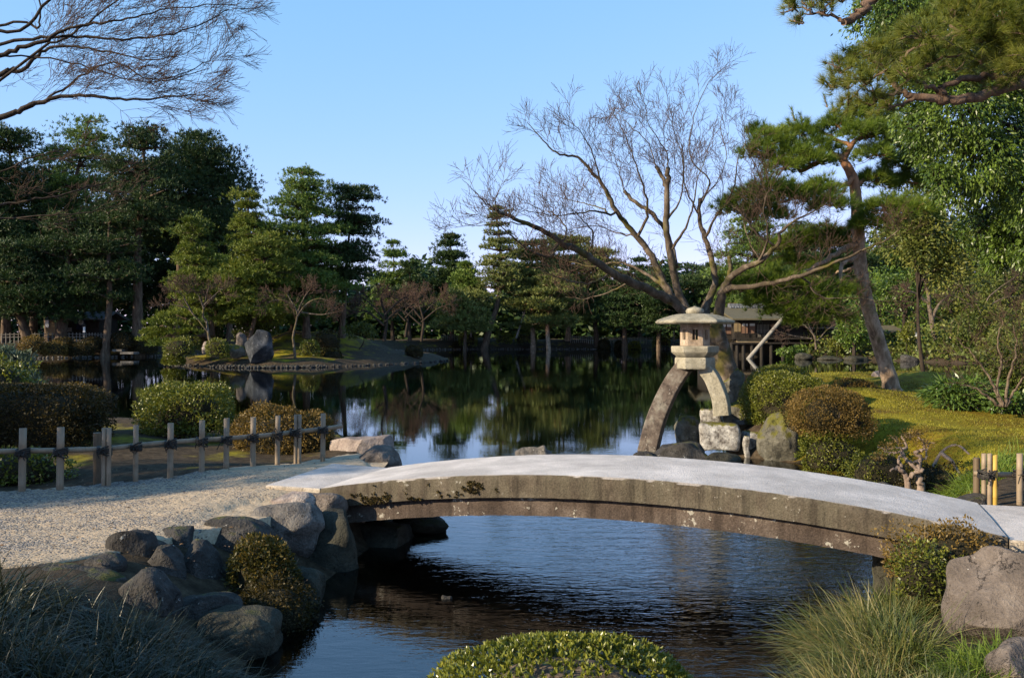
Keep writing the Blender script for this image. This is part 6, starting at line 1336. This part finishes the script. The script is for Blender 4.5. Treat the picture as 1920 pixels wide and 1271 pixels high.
# pebbled edging along the far shore and island: uncountable little stones
_bm = bmesh.new(); bmesh.ops.create_icosphere(_bm, subdivisions=1, radius=1.0); I1V = np.array([v.co[:] for v in _bm.verts]); I1F = np.array([[v.index for v in f.verts] for f in _bm.faces]); _bm.free()
def pebbles(name, label, line, spacing, size, mat, seed, spread=.15, z=.05):
    r = rs(seed); p = np.asarray(line, float); L = np.linalg.norm(np.diff(p, axis=0), axis=1); c = np.concatenate(([0], np.cumsum(L))); s = np.arange(0, c[-1], spacing)
    x = np.interp(s, c, p[:, 0]) + r.normal(0, spread, len(s)); y = np.interp(s, c, p[:, 1]) + r.normal(0, spread, len(s)); g = Geo()
    for a, b in zip(x, y):
        g.add(I1V * size * r.uniform(.5, 1.2, 3) * (1 + .15 * r.normal(size=(len(I1V), 1))) + (a, b, z + r.normal(0, .03)), I1F)
    o = g.build(name, M[mat], origin=(x.mean(), y.mean(), 0)); return tag(o, label, 'stones', kind='stuff')
pebbles('shore_stones', 'pale line of small edging stones along the far shore', [(-41.3, 72), (-40.5, 74), (-32, 79.8), (-22, 91.8), (-12, 107.8), (-5, 111.8), (6, 112.8), (20, 112.8), (24.5, 106)], .22, .12, 'rock_grey', 461, .1, .05)
pebbles('island_stones', 'grey pebble beach at the foot of the blue black rock', [(-19.6, 56.3), (-15.5, 54.3), (-12.2, 55.5)] * 1 + [(-15.5, 54.5), (-19, 55.9), (-15.6, 54.1), (-12, 55.4)], .05, .10, 'rock_dark', 462, .25, .05)
pebbles('island_stones', 'dark mossy edging stones round the island waterline', [(-25.4, 64), (-23, 59.5), (-19.6, 56.3), (-15.5, 54.3), (-12, 55.6), (-9, 59), (-6.5, 63.5), (-5, 68)], .22, .13, 'rock_dark', 463, .1, .02)

r = rs(470); g = Geo(); n = 170000
x = r.uniform(24, 80, n); y = r.uniform(56, 112, n); s_ = sdist(POND, x, y); k = (s_ > .2); x, y = x[k], y[k]
z = height(x, y) + r.uniform(0, 1, len(x)) ** 1.5 * 1.1 * (1 + .8 * np.sin(x * .9) * np.sin(y * .7 + 1)); p = np.stack((x, y, z), 1)
leaf_quads(g, p, nrm(r.normal(size=(len(x), 3)) + (0, 0, .4)), .40 * r.uniform(.5, 1.2, len(x)), .18, r, fold=.2)
o = g.build('undergrowth', M['broad_far']); tag(o, 'olive undergrowth covering the slope of the right bank', 'undergrowth', kind='stuff')
# ------------------------------------------------------------------ buildings and small built things beyond the pond
def plain(name, a, b, rough=.85, scale=(2, 2, 12), bump=.2):
    m, nt, out = newmat(name); co = co_obj(nt); n1 = tnoise(nt, mapped(nt, co, scale), 1.0, 4, .6)
    principled(nt, out, mixc(nt, maprange(nt, n1, .3, .7), a, b), rough, n1, bump, .02, .2); return m
M['wood_dark'] = plain('dark_aged_timber', (.014, .012, .010), (.034, .028, .023), scale=(14, 14, 1.5))
M['wood_brown'] = plain('brown_board', (.11, .062, .042), (.19, .115, .08), scale=(14, 14, 1.5))
M['clay'] = plain('ochre_clay_wall', (.17, .125, .07), (.23, .175, .10), scale=(2, 2, 2))
M['paper'] = plain('pale_paper_pane', (.52, .52, .50), (.60, .60, .58), scale=(2, 2, 2), bump=0)
M['shingle'] = plain('mossy_shingle_roof', (.060, .052, .032), (.125, .105, .06), scale=(3, 14, 14), bump=.5)
M['tile'] = plain('grey_roof_tile', (.05, .055, .06), (.17, .175, .185), scale=(8, 4, 4), bump=.5)
M['white'] = plain('white_paint', (.62, .62, .60), (.74, .74, .72), scale=(3, 3, 3), bump=0)
M['pale_pole'] = plain('pale_weathered_pole', (.15, .138, .122), (.25, .232, .205), scale=(12, 12, 1.5))
M['blue_cloth'] = plain('dark_blue_curtain', (.010, .012, .03), (.02, .024, .05), scale=(9, 9, 1), bump=.1)
def pbox(g, x0, x1, y0, y1, d, depth, mi=0):
    a, b = P(x0, y0, d), P(x1, y1, d); box(g, ((a[0] + b[0]) / 2, d + depth / 2, (a[2] + b[2]) / 2), ((b[0] - a[0]) / 2, depth / 2, (a[2] - b[2]) / 2), mi=mi)
TH = 77.0
th = thing('teahouse', P(1440, 670, TH), 'dark timber teahouse on stilts over the pond with a mossy shingle roof', 'teahouse')
g = Geo(); pbox(g, 1378, 1560, 600, 645, TH, 6); g.build('wall', M['wood_dark'], th, smooth=False)
g = Geo(); pbox(g, 1330, 1377.5, 602, 645, TH + 1.2, 5); g.build('wall', M['wood_dark'], th, smooth=False)['label'] = 'set back left wing wall'
g = Geo(); pbox(g, 1340, 1560, 645.2, 672, TH + 1.5, 3); g.build('dark_skirt', M['wood_dark'], th, smooth=False)  # dark skirt wall added to darken the space under the deck
g = Geo(); pbox(g, 1377, 1389, 606, 622, TH - .05, .04); pbox(g, 1380, 1439, 636, 642, TH - .9, .03); pbox(g, 1362, 1373, 636, 642, TH + .9, .03); g.build('clay_panel', M['clay'], th, smooth=False)
for x0, x1, d_ in ((1351, 1361.5, TH + 1.1), (1362.5, 1373, TH + 1.1), (1391, 1403, TH - .06), (1405, 1416, TH - .06)):
    g = Geo(); pbox(g, x0, x1, 606, 626, d_, .05); w = g.build('window', M['wood_brown'], th, smooth=False)
    g = Geo(); pbox(g, x0 + .7, x1 - .7, 606.6, 613 if d_ > TH else 611, d_ - .03, .02); g.build('pane', M['paper'], w, smooth=False)
g = Geo()
for k in range(9): pbox(g, 1420 + k * 2.6, 1420.8 + k * 2.6, 608, 632, TH - .1, .05)
pbox(g, 1419, 1443, 619, 620, TH - .14, .04); g.build('lattice', M['pale_pole'], th, smooth=False)
g = Geo(); pbox(g, 1376, 1562, 633.5, 636, TH - 1.1, 1.1); pbox(g, 1336, 1376, 633.5, 636, TH + .2, 1); pbox(g, 1374, 1562, 642, 644.5, TH - 1.1, 1.1); g.build('veranda', M['wood_dark'], th, smooth=False)
g = Geo()
for k in range(48): pbox(g, 1377 + k * 3.9, 1377.7 + k * 3.9, 626, 633.5, TH - 1.08, .03)
pbox(g, 1376, 1562, 625, 626, TH - 1.1, .06); g.build('railing', M['wood_dark'], th, smooth=False)
for px in (1372, 1382, 1394, 1410, 1428, 1446, 1468, 1492, 1520, 1548):
    g = Geo(); a, b = P(px, 680, TH - .8), P(px, 643, TH - .8); tube(g, [a, (a + b) / 2, b], .16, 8); g.build('stilt', M['wood_dark'], th)
for px in (1372, 1384, 1398, 1430):
    g = Geo(); pbox(g, px - .4, px + .4, 598, 636, TH - 1.0, .12); tube(g, [P(px, 643, TH - .05), P(px + 5, 635, TH - 1.05)], .06, 6); g.build('post', M['wood_dark'], th)
def roof(par, name, mat, x0, x1, ye, yr, d, depth, over=.0, thick=.14, sx=0.0):
    """front slope + back slope between an eave and a ridge"""
    e, rz = P(x0, ye, d)[2], P(x0, yr, d + depth / 2)[2]; ax, bx = P(x0, ye, d)[0], P(x1, ye, d)[0]; g = Geo(); n = 10
    for s in (0, 1):
        ys = np.linspace(d, d + depth / 2, n) if s == 0 else np.linspace(d + depth, d + depth / 2, n); tt = np.linspace(0, 1, n); zs = e + (rz - e) * (0.72 * tt + .28 * tt ** 2)
        v = []; 
        for dz in (0, -thick):
            for y, z in zip(ys, zs): v += [(ax - sx * (1 - (z - e) / (rz - e + 1e-6)), y, z + dz), (bx, y, z + dz)]
        f = []
        for i in range(n - 1):
            f += [[2*i, 2*i+1, 2*i+3, 2*i+2], [2*n+2*i, 2*n+2*i+2, 2*n+2*i+3, 2*n+2*i+1], [2*i, 2*i+2, 2*n+2*i+2, 2*n+2*i], [2*i+1, 2*n+2*i+1, 2*n+2*i+3, 2*i+3]]
        f += [[0, 2*n, 2*n+1, 1]]; g.add(v, f)
    return g.build(name, M[mat], par, smooth=False)
rf = roof(th, 'roof', 'shingle', 1374, 1575, 597, 576, TH - 2.4, 10.6)
rf2 = roof(th, 'roof', 'shingle', 1318, 1372, 599, 586, TH + .2, 6.5); rf2['label'] = 'lower roof of the left wing'
g = Geo(); a, b = P(1366, 574, TH + 2.9), P(1580, 574, TH + 2.9); box(g, (a + b) / 2, ((b[0] - a[0]) / 2, .32, .22))
for k in range(44):
    q = a + (b - a) * (k + .5) / 44; tube(g, [q + (0, -.5, -.22), q + (0, -.1, .02), q + (0, .1, .02), q + (0, .5, -.22)], .1, 6)
g.build('ridge_tiles', M['tile'], rf, smooth=False)
# hut right of the teahouse
hut = thing('hut', P(1560, 660, 78), 'low dark open fronted hut with a pale eave right of the teahouse', 'hut')
g = Geo(); pbox(g, 1512, 1628, 615, 668, 79, 4); g.build('wall', M['wood_dark'], hut, smooth=False)
g = Geo(); pbox(g, 1552, 1571, 622, 640, 78.93, .06); g.build('clay_panel', M['clay'], hut, smooth=False)
g = Geo(); pbox(g, 1547.5, 1550, 617, 668, 77.4, .13); g.build('post', M['pale_pole'], hut, smooth=False)
g = Geo(); pbox(g, 1518, 1526, 620, 640, 77.4, .1); g.build('board_or_lit_strip', M['wood_brown'], hut, smooth=False)
o = roof(hut, 'roof', 'shingle', 1506, 1636, 615, 601, 77, 7.5)
g = Geo(); pbox(g, 1516, 1580, 613.5, 616.2, 76.93, .06); g.build('eave_board', M['pale_pole'], hut, smooth=False)
shed = thing('shed', P(1676, 660, 73), 'small shed with reddish brown boards behind the red pine trunk', 'shed')
g = Geo(); pbox(g, 1650, 1694, 620, 662, 73.5, 3); g.build('wall', M['wood_dark'], shed, smooth=False)
for a_, b_ in ((1658, 1678), (1681, 1691)):
    g = Geo(); pbox(g, a_, b_, 623, 654, 73.42, .06); g.build('board_or_lit_strip', M['wood_brown'], shed, smooth=False)
roof(shed, 'roof', 'shingle', 1644, 1700, 621, 610, 72.4, 5)
# left grove: kiosk and shop
kiosk = thing('kiosk', P(98, 630, 83), 'little pale walled kiosk under the dark left pines', 'kiosk')
g = Geo(); pbox(g, 86, 103, 598, 628, 83, 1.6); g.build('wall', M['clay'], kiosk, smooth=False)
g = Geo(); pbox(g, 85, 91, 596, 614, 82.9, .06); g.build('board_or_lit_strip', M['white'], kiosk, smooth=False)  # white strip stands for the sunlit part of the gable wall
roof(kiosk, 'roof', 'tile', 83, 107, 598, 588, 82.5, 2.6)
shop = thing('shop', P(150, 630, 85), 'dark timber shop with a round white crest on its curtain under the left pines', 'shop')
g = Geo(); pbox(g, 106, 186, 596, 632, 85.5, 4); g.build('wall', M['wood_dark'], shop, smooth=False)
g = Geo(); pbox(g, 143, 161, 597, 618, 85.4, .05); cu = g.build('curtain', M['blue_cloth'], shop, smooth=False)
c = P(151.5, 604, 85.3); g = Geo(); th_ = np.linspace(0, 2 * math.pi, 25)
tube(g, np.stack((c[0] + .20 * np.cos(th_), np.full(25, c[1]), c[2] + .20 * np.sin(th_)), 1), .055, 6, cap=False)
for k in range(5):
    a = k * 1.2566 + 1.57; tube(g, [c + np.array((.02 * math.cos(a), 0, .02 * math.sin(a))), c + np.array((.12 * math.cos(a), 0, .12 * math.sin(a)))], .035, 6)
g.build('crest', M['white'], cu)
g = Geo(); pbox(g, 120, 134, 614, 622, 85.3, .08); g.build('notice', M['pale_pole'], shop, smooth=False)
roof(shop, 'roof', 'tile', 100, 192, 597, 584, 84.6, 6)
# lamps and signs
def lamp(label, px, yt, yb, d, w):
    t = thing('garden_lamp', P(px, yb, d), label, 'lamp', 'garden lamps'); g = Geo(); a, b, m = P(px, yb + 4, d), P(px, yt, d), P(px, yt + (yb - yt) * .36, d); s = w / F * d
    tube(g, [a, (a + m) / 2, m], s * .42, 8); g.build('post', M['pale_pole'], t); g = Geo(); lathe(g, m, [(s * .5, 0), (s * .95, .04), (s * .95, .1), (s * .7, .12), (s * .7, .5), (s * .9, .52)], 4, .785); g.build('lamp_box', M['white'], t, smooth=False)
    g = Geo(); lathe(g, m + (0, 0, .52), [(s * 1.5, 0), (s * 1.45, .06), (s * .3, .28), (s * .2, .36)], 4, .785); g.build('cap', M['wood_dark'], t, smooth=False)
lamp('white boxed garden lamp on a pale post by the right bank path', 1719, 616, 660, 68, 5)
lamp('small dim garden lamp under the far pines left of the stone lantern', 1264, 606, 636, 113, 4)
lamp('small white topped lamp by the fence under the left pines', 158, 614, 640, 77, 3)
# props
def prop(label, a, b, d, rad, d2=None):
    g = Geo(); p, q = P(*a, d), P(*b, d2 or d); tube(g, spline([p, (p + q) / 2, q], 8), np.linspace(rad, rad * .85, 8), 9); o = g.build('wooden_prop', M['pale_pole'], origin=p); tag(o, label, 'prop', 'wooden props under pines')
prop('thick pale slanting prop rising from the pond in front of the teahouse', (1402, 674), (1470, 594), 73.5, .17, 72)
prop('thin white slanting prop under the olive pines of the far shore', (968, 634), (988, 572), 111, .14)
prop('thin pale upright prop left of the leaning trunk', (883, 632), (885, 588), 110, .12)
# far fences: posts and rails
def far_fence(label, pts, d0, d1, h, n, mat='pale_pole', z=None):
    t = thing('picket_fence', P(pts[0][0], pts[0][1], d0), label, 'fence', 'low fences beyond the pond'); q = spline([P(a, b, d0 + (d1 - d0) * i / (len(pts) - 1)) for i, (a, b) in enumerate(pts)], n)
    g = Geo(); tube(g, np.array([[0, 0, -.35], [0, 0, 0], [0, 0, h]]), .035, 6); first = None
    for k in range(n):
        if first is None:
            g.v = [v + q[0] for v in g.v]; first = g.build('post', M[mat], t); base = np.array(first.location)
        else:
            o = first.copy(); COL.objects.link(o); o.parent = t; o.location = tuple(float(x) for x in (base + q[k] - q[0]))
    for f in (.35, .75):
        g = Geo(); tube(g, q + (0, 0, h * f), .03, 5); g.build('rail', M[mat], t)
far_fence('pale low picket fence under the left pines', [(-20, 638), (60, 636), (140, 636), (200, 637), (268, 636)], 77, 79.5, .62, 42)
far_fence('long low picket fence on the far shore behind the waterline shrubs', [(1070, 638), (1120, 640), (1190, 640), (1262, 641)], 115, 113, .65, 40)
far_fence('short low picket fence on the far shore left of the leaning trunk', [(828, 636), (850, 635), (880, 634)], 115, 115, .6, 12)
# flat landing stones on the far left shore
g = Geo()
for a_, b_, c_, d_ in ((210, 228, 655, 659), (225, 250, 660, 664)): pbox(g, a_, b_, c_, d_, 77 if a_ < 220 else 76, 1.2)
o = g.build('stone_landing', M['rock_grey'], smooth=False, origin=P(230, 662, 77)); tag(o, 'two flat grey landing stones stepping down to the water at far left', 'landing')

# ------------------------------------------------------------------ people on the far path
M['skin'] = plain('skin', (.42, .27, .20), (.48, .31, .23), .6, (3, 3, 3), 0)
M['hair'] = plain('dark_hair', (.012, .010, .009), (.03, .025, .02), .5, (20, 20, 4), .2)
M['hood_grey'] = plain('grey_coat', (.17, .17, .19), (.26, .26, .29), .9, (6, 6, 6), .2)
M['coat_green'] = plain('green_jacket', (.012, .12, .045), (.02, .17, .06), .8, (6, 6, 6), .2)
M['trouser_orange'] = plain('orange_trousers', (.42, .16, .04), (.50, .21, .06), .9, (6, 6, 6), .2)
M['trouser_grey'] = plain('grey_trousers', (.20, .20, .21), (.28, .28, .29), .9, (6, 6, 6), .2)
M['coat_pale'] = plain('pale_green_coat', (.25, .34, .29), (.33, .42, .37), .9, (6, 6, 6), .2)
def skin_mesh(name, chains, mat, par, off, sub=1):
    """chains: lists of (point, radius); chains share their first joint with an earlier one"""
    me = bpy.data.meshes.new(name); vs_, es, rd, idx = [], [], [], {}
    for ch in chains:
        prev = None
        for p, rr in ch:
            k = tuple(round(c, 4) for c in p)
            if k not in idx: idx[k] = len(vs_); vs_.append(p); rd.append(rr)
            if prev is not None and prev != idx[k]: es.append((prev, idx[k]))
            prev = idx[k]
    me.from_pydata(vs_, es, []); me.update(); o = bpy.data.objects.new(name, me); COL.objects.link(o); o.parent = par; o.location = off
    sk = o.modifiers.new('skin', 'SKIN'); sk.use_smooth_shade = True; sv = me.skin_vertices[0].data
    for i, rr in enumerate(rd): sv[i].radius = (rr, rr)
    sv[0].use_root = True
    sb = o.modifiers.new('sub', 'SUBSURF'); sb.levels = sub; sb.render_levels = sub + 1; me.materials.append(M[mat]); return o
def person(label, px, yb, d, h, lean, face, coat, trouser, head, stride=.12, bend=.0):
    b = P(px, yb, d); t = thing('person', b, label, 'person', None, face); s = h / 1.7
    def V(x, y, z): return (x * s + bend * max(0, z - .9) * s, y * s, z * s)
    hip, chest, neck = V(0, 0, .92), V(0, 0, 1.25), V(0, 0, 1.42); top = V(.02, 0, 1.55)
    ch = [[(hip, .13 * s), (V(0, 0, 1.08), .12 * s), (chest, .15 * s), (neck, .055 * s), (V(.01, 0, 1.50), .075 * s), (V(.02, 0, 1.60), .095 * s), (V(.02, 0, 1.68), .07 * s)]]
    for q in (-1, 1):
        sx = stride * q
        ch.append([(hip, .13 * s), (V(0, .09 * q, .86), .095 * s), (V(sx * .5 + .03, .10 * q, .48), .062 * s), (V(sx, .10 * q, .09), .042 * s), (V(sx + .03, .10 * q, .035), .04 * s), (V(sx + .15, .11 * q, .025), .032 * s)])
        wr = V(.12 - .1 * q, .25 * q, .86)
        ch.append([(chest, .15 * s), (V(0, .17 * q, 1.36), .065 * s), (V(-.02, .23 * q, 1.1), .046 * s), (wr, .032 * s), (V(.14 - .1 * q, .25 * q, .80), .036 * s)])
        for f in range(5):
            ch.append([(V(.14 - .1 * q, .25 * q, .80), .036 * s), (V(.16 - .1 * q + .018 * (f - 2), .25 * q + .004 * f, .745 + .012 * abs(f - 2) + (.03 if f == 4 else 0)), .010 * s), (V(.165 - .1 * q + .02 * (f - 2), .245 * q, .705 + .014 * abs(f - 2) + (.05 if f == 4 else 0)), .008 * s)])
    skin_mesh('body', ch, 'skin', t, (0, 0, 0))
    cc = [[(V(0, 0, .84), .165 * s), (V(0, 0, 1.08), .155 * s), (V(0, 0, 1.26), .18 * s), (V(0, 0, 1.38), .09 * s)]]
    for q in (-1, 1): cc.append([(V(0, 0, 1.26), .18 * s), (V(0, .17 * q, 1.36), .088 * s), (V(-.02, .23 * q, 1.1), .066 * s), (V(.12 - .1 * q, .25 * q, .88), .05 * s)])
    skin_mesh('coat', cc, coat, t, (0, 0, 0))
    tc = [[(V(0, 0, .95), .15 * s), (V(0, 0, .88), .15 * s)]]
    for q in (-1, 1): sx = stride * q; tc.append([(V(0, 0, .88), .15 * s), (V(0, .09 * q, .82), .115 * s), (V(sx * .5 + .03, .10 * q, .48), .08 * s), (V(sx, .10 * q, .10), .06 * s)])
    skin_mesh('trousers', tc, trouser, t, (0, 0, 0))
    for q in (-1, 1):
        g = Geo(); g.add(ICO3_V * np.array((.13, .05, .045)) * s + np.array(V(stride * q + .05, .105 * q, .04)) + b, ICO3_F); o = g.build('shoe', M['wood_dark'])
        o.parent = t; o.location = (0, 0, 0); o.data.transform(__import__('mathutils').Matrix.Translation(tuple(-b)))
    # hair or hood: a shell over the back and crown of the head; eyes, nose, ears
    hd = np.array(V(.02, 0, 1.60)); g = Geo(); v = ICO3_V.copy(); v = v[:, :] * np.array((.118, .108, .128)) * s; v[:, 0] = np.minimum(v[:, 0], .055 * s + .03 * s * (v[:, 2] > .04 * s)); g.add(v + hd + (-.012 * s, 0, .012 * s), ICO3_F); o = g.build('hood' if head != 'hair' else 'hair', M[head]); o.parent = t
    g = Geo()
    g.add(ICO3_V * np.array((.02, .014, .024)) * s + hd + (.092 * s, 0, -.01 * s), ICO3_F)
    for q in (-1, 1): g.add(ICO3_V * np.array((.012, .014, .028)) * s + hd + (0, .094 * q * s, -.005 * s), ICO3_F)
    o = g.build('face', M['skin']); o.parent = t; g = Geo()
    for q in (-1, 1): g.add(ICO3_V * .011 * s + hd + (.088 * s, .035 * q * s, .015 * s), ICO3_F)
    g.add(ICO3_V * np.array((.006, .024, .006)) * s + hd + (.09 * s, 0, -.048 * s), ICO3_F)
    o = g.build('eyes_and_mouth', M['hair']); o.parent = t
    return t
person('person in a hooded grey coat and orange trousers walking on the right bank path', 1784, 663, 70, 1.42, 0, math.pi, 'hood_grey', 'trouser_orange', 'hood_grey', .16, .12)
person('person in a green jacket and grey trousers beside the white garden lamp', 1730, 658, 71, 1.40, 0, math.pi * .5, 'coat_green', 'trouser_grey', 'hair', .06)
person('small figure in a pale green coat standing on the far shore by the fence', 1289, 637, 114, 1.55, 0, -math.pi * .5, 'coat_pale', 'coat_pale', 'coat_pale', .05)

# ------------------------------------------------------------------ trees shading path and rocks from off left; others added to block sky light
def shade_tree(label, x, y, zc, rx, ry, rz, n, seed, name='evergreen_tree'):
    r = rs(seed); bz = hz(x, y); t = thing(name, (x, y, bz), label, 'tree'); tk = Geo(); cr = Geo()
    q = spline([(x, y, bz - .1), (x + r.normal(0, .2), y, zc * .6), (x, y, zc + rz * .4)], 12); tube(tk, q, np.linspace(.22, .06, 12), 9)
    for k in range(22):
        v = nrm(r.normal(size=3)) * r.uniform(.4, .85); c = np.array((x, y, zc)) + v * (rx, ry, rz); br = np.array((rx, ry, rz)) * r.uniform(.22, .42); m = n // 22
        dd = nrm(r.normal(size=(m, 3))); p = c + dd * (r.uniform(.3, 1.05, (m, 1)) ** .6) * br
        leaf_quads(cr, p, nrm(dd + r.normal(0, .8, (m, 3))), .16 * r.uniform(.6, 1.2, m), .075, r, fold=.2); tube(tk, spline([q[5 + k % 5], (q[7] + c) / 2, c], 5), np.linspace(.06, .015, 5), 5, cap=False)
    tk.build('trunk', M['bark_dark'], t); cr.build('crown', M['broad_far'], t); return t
shade_tree('evergreen tree off the left edge shading the bamboo fence', -17.0, 4.2, 5.6, 2.2, 1.5, 2.2, 9000, 501)
shade_tree('evergreen tree off the left edge shading the dark hedge', -19.0, 6.5, 5.4, 1.6, .75, 2.4, 7000, 506)
shade_tree('evergreen tree off the left edge shading the near left rocks', -13.5, -.5, 3.7, 1.8, 1.5, 2.6, 9000, 502)
shade_tree('added evergreen tree blocking sky light behind the viewpoint, left of it', -6.5, -6.5, 5.5, 3.2, 3, 3.5, 7000, 503)  # this and the next two: unseen trees added to block sky light
shade_tree('added evergreen tree blocking sky light straight behind the viewpoint', .5, -8.5, 6, 3.6, 3, 4, 7000, 504)
shade_tree('added evergreen tree blocking sky light behind the viewpoint, right of it', 7, -5.5, 5.5, 3.4, 3, 3.5, 7000, 505)
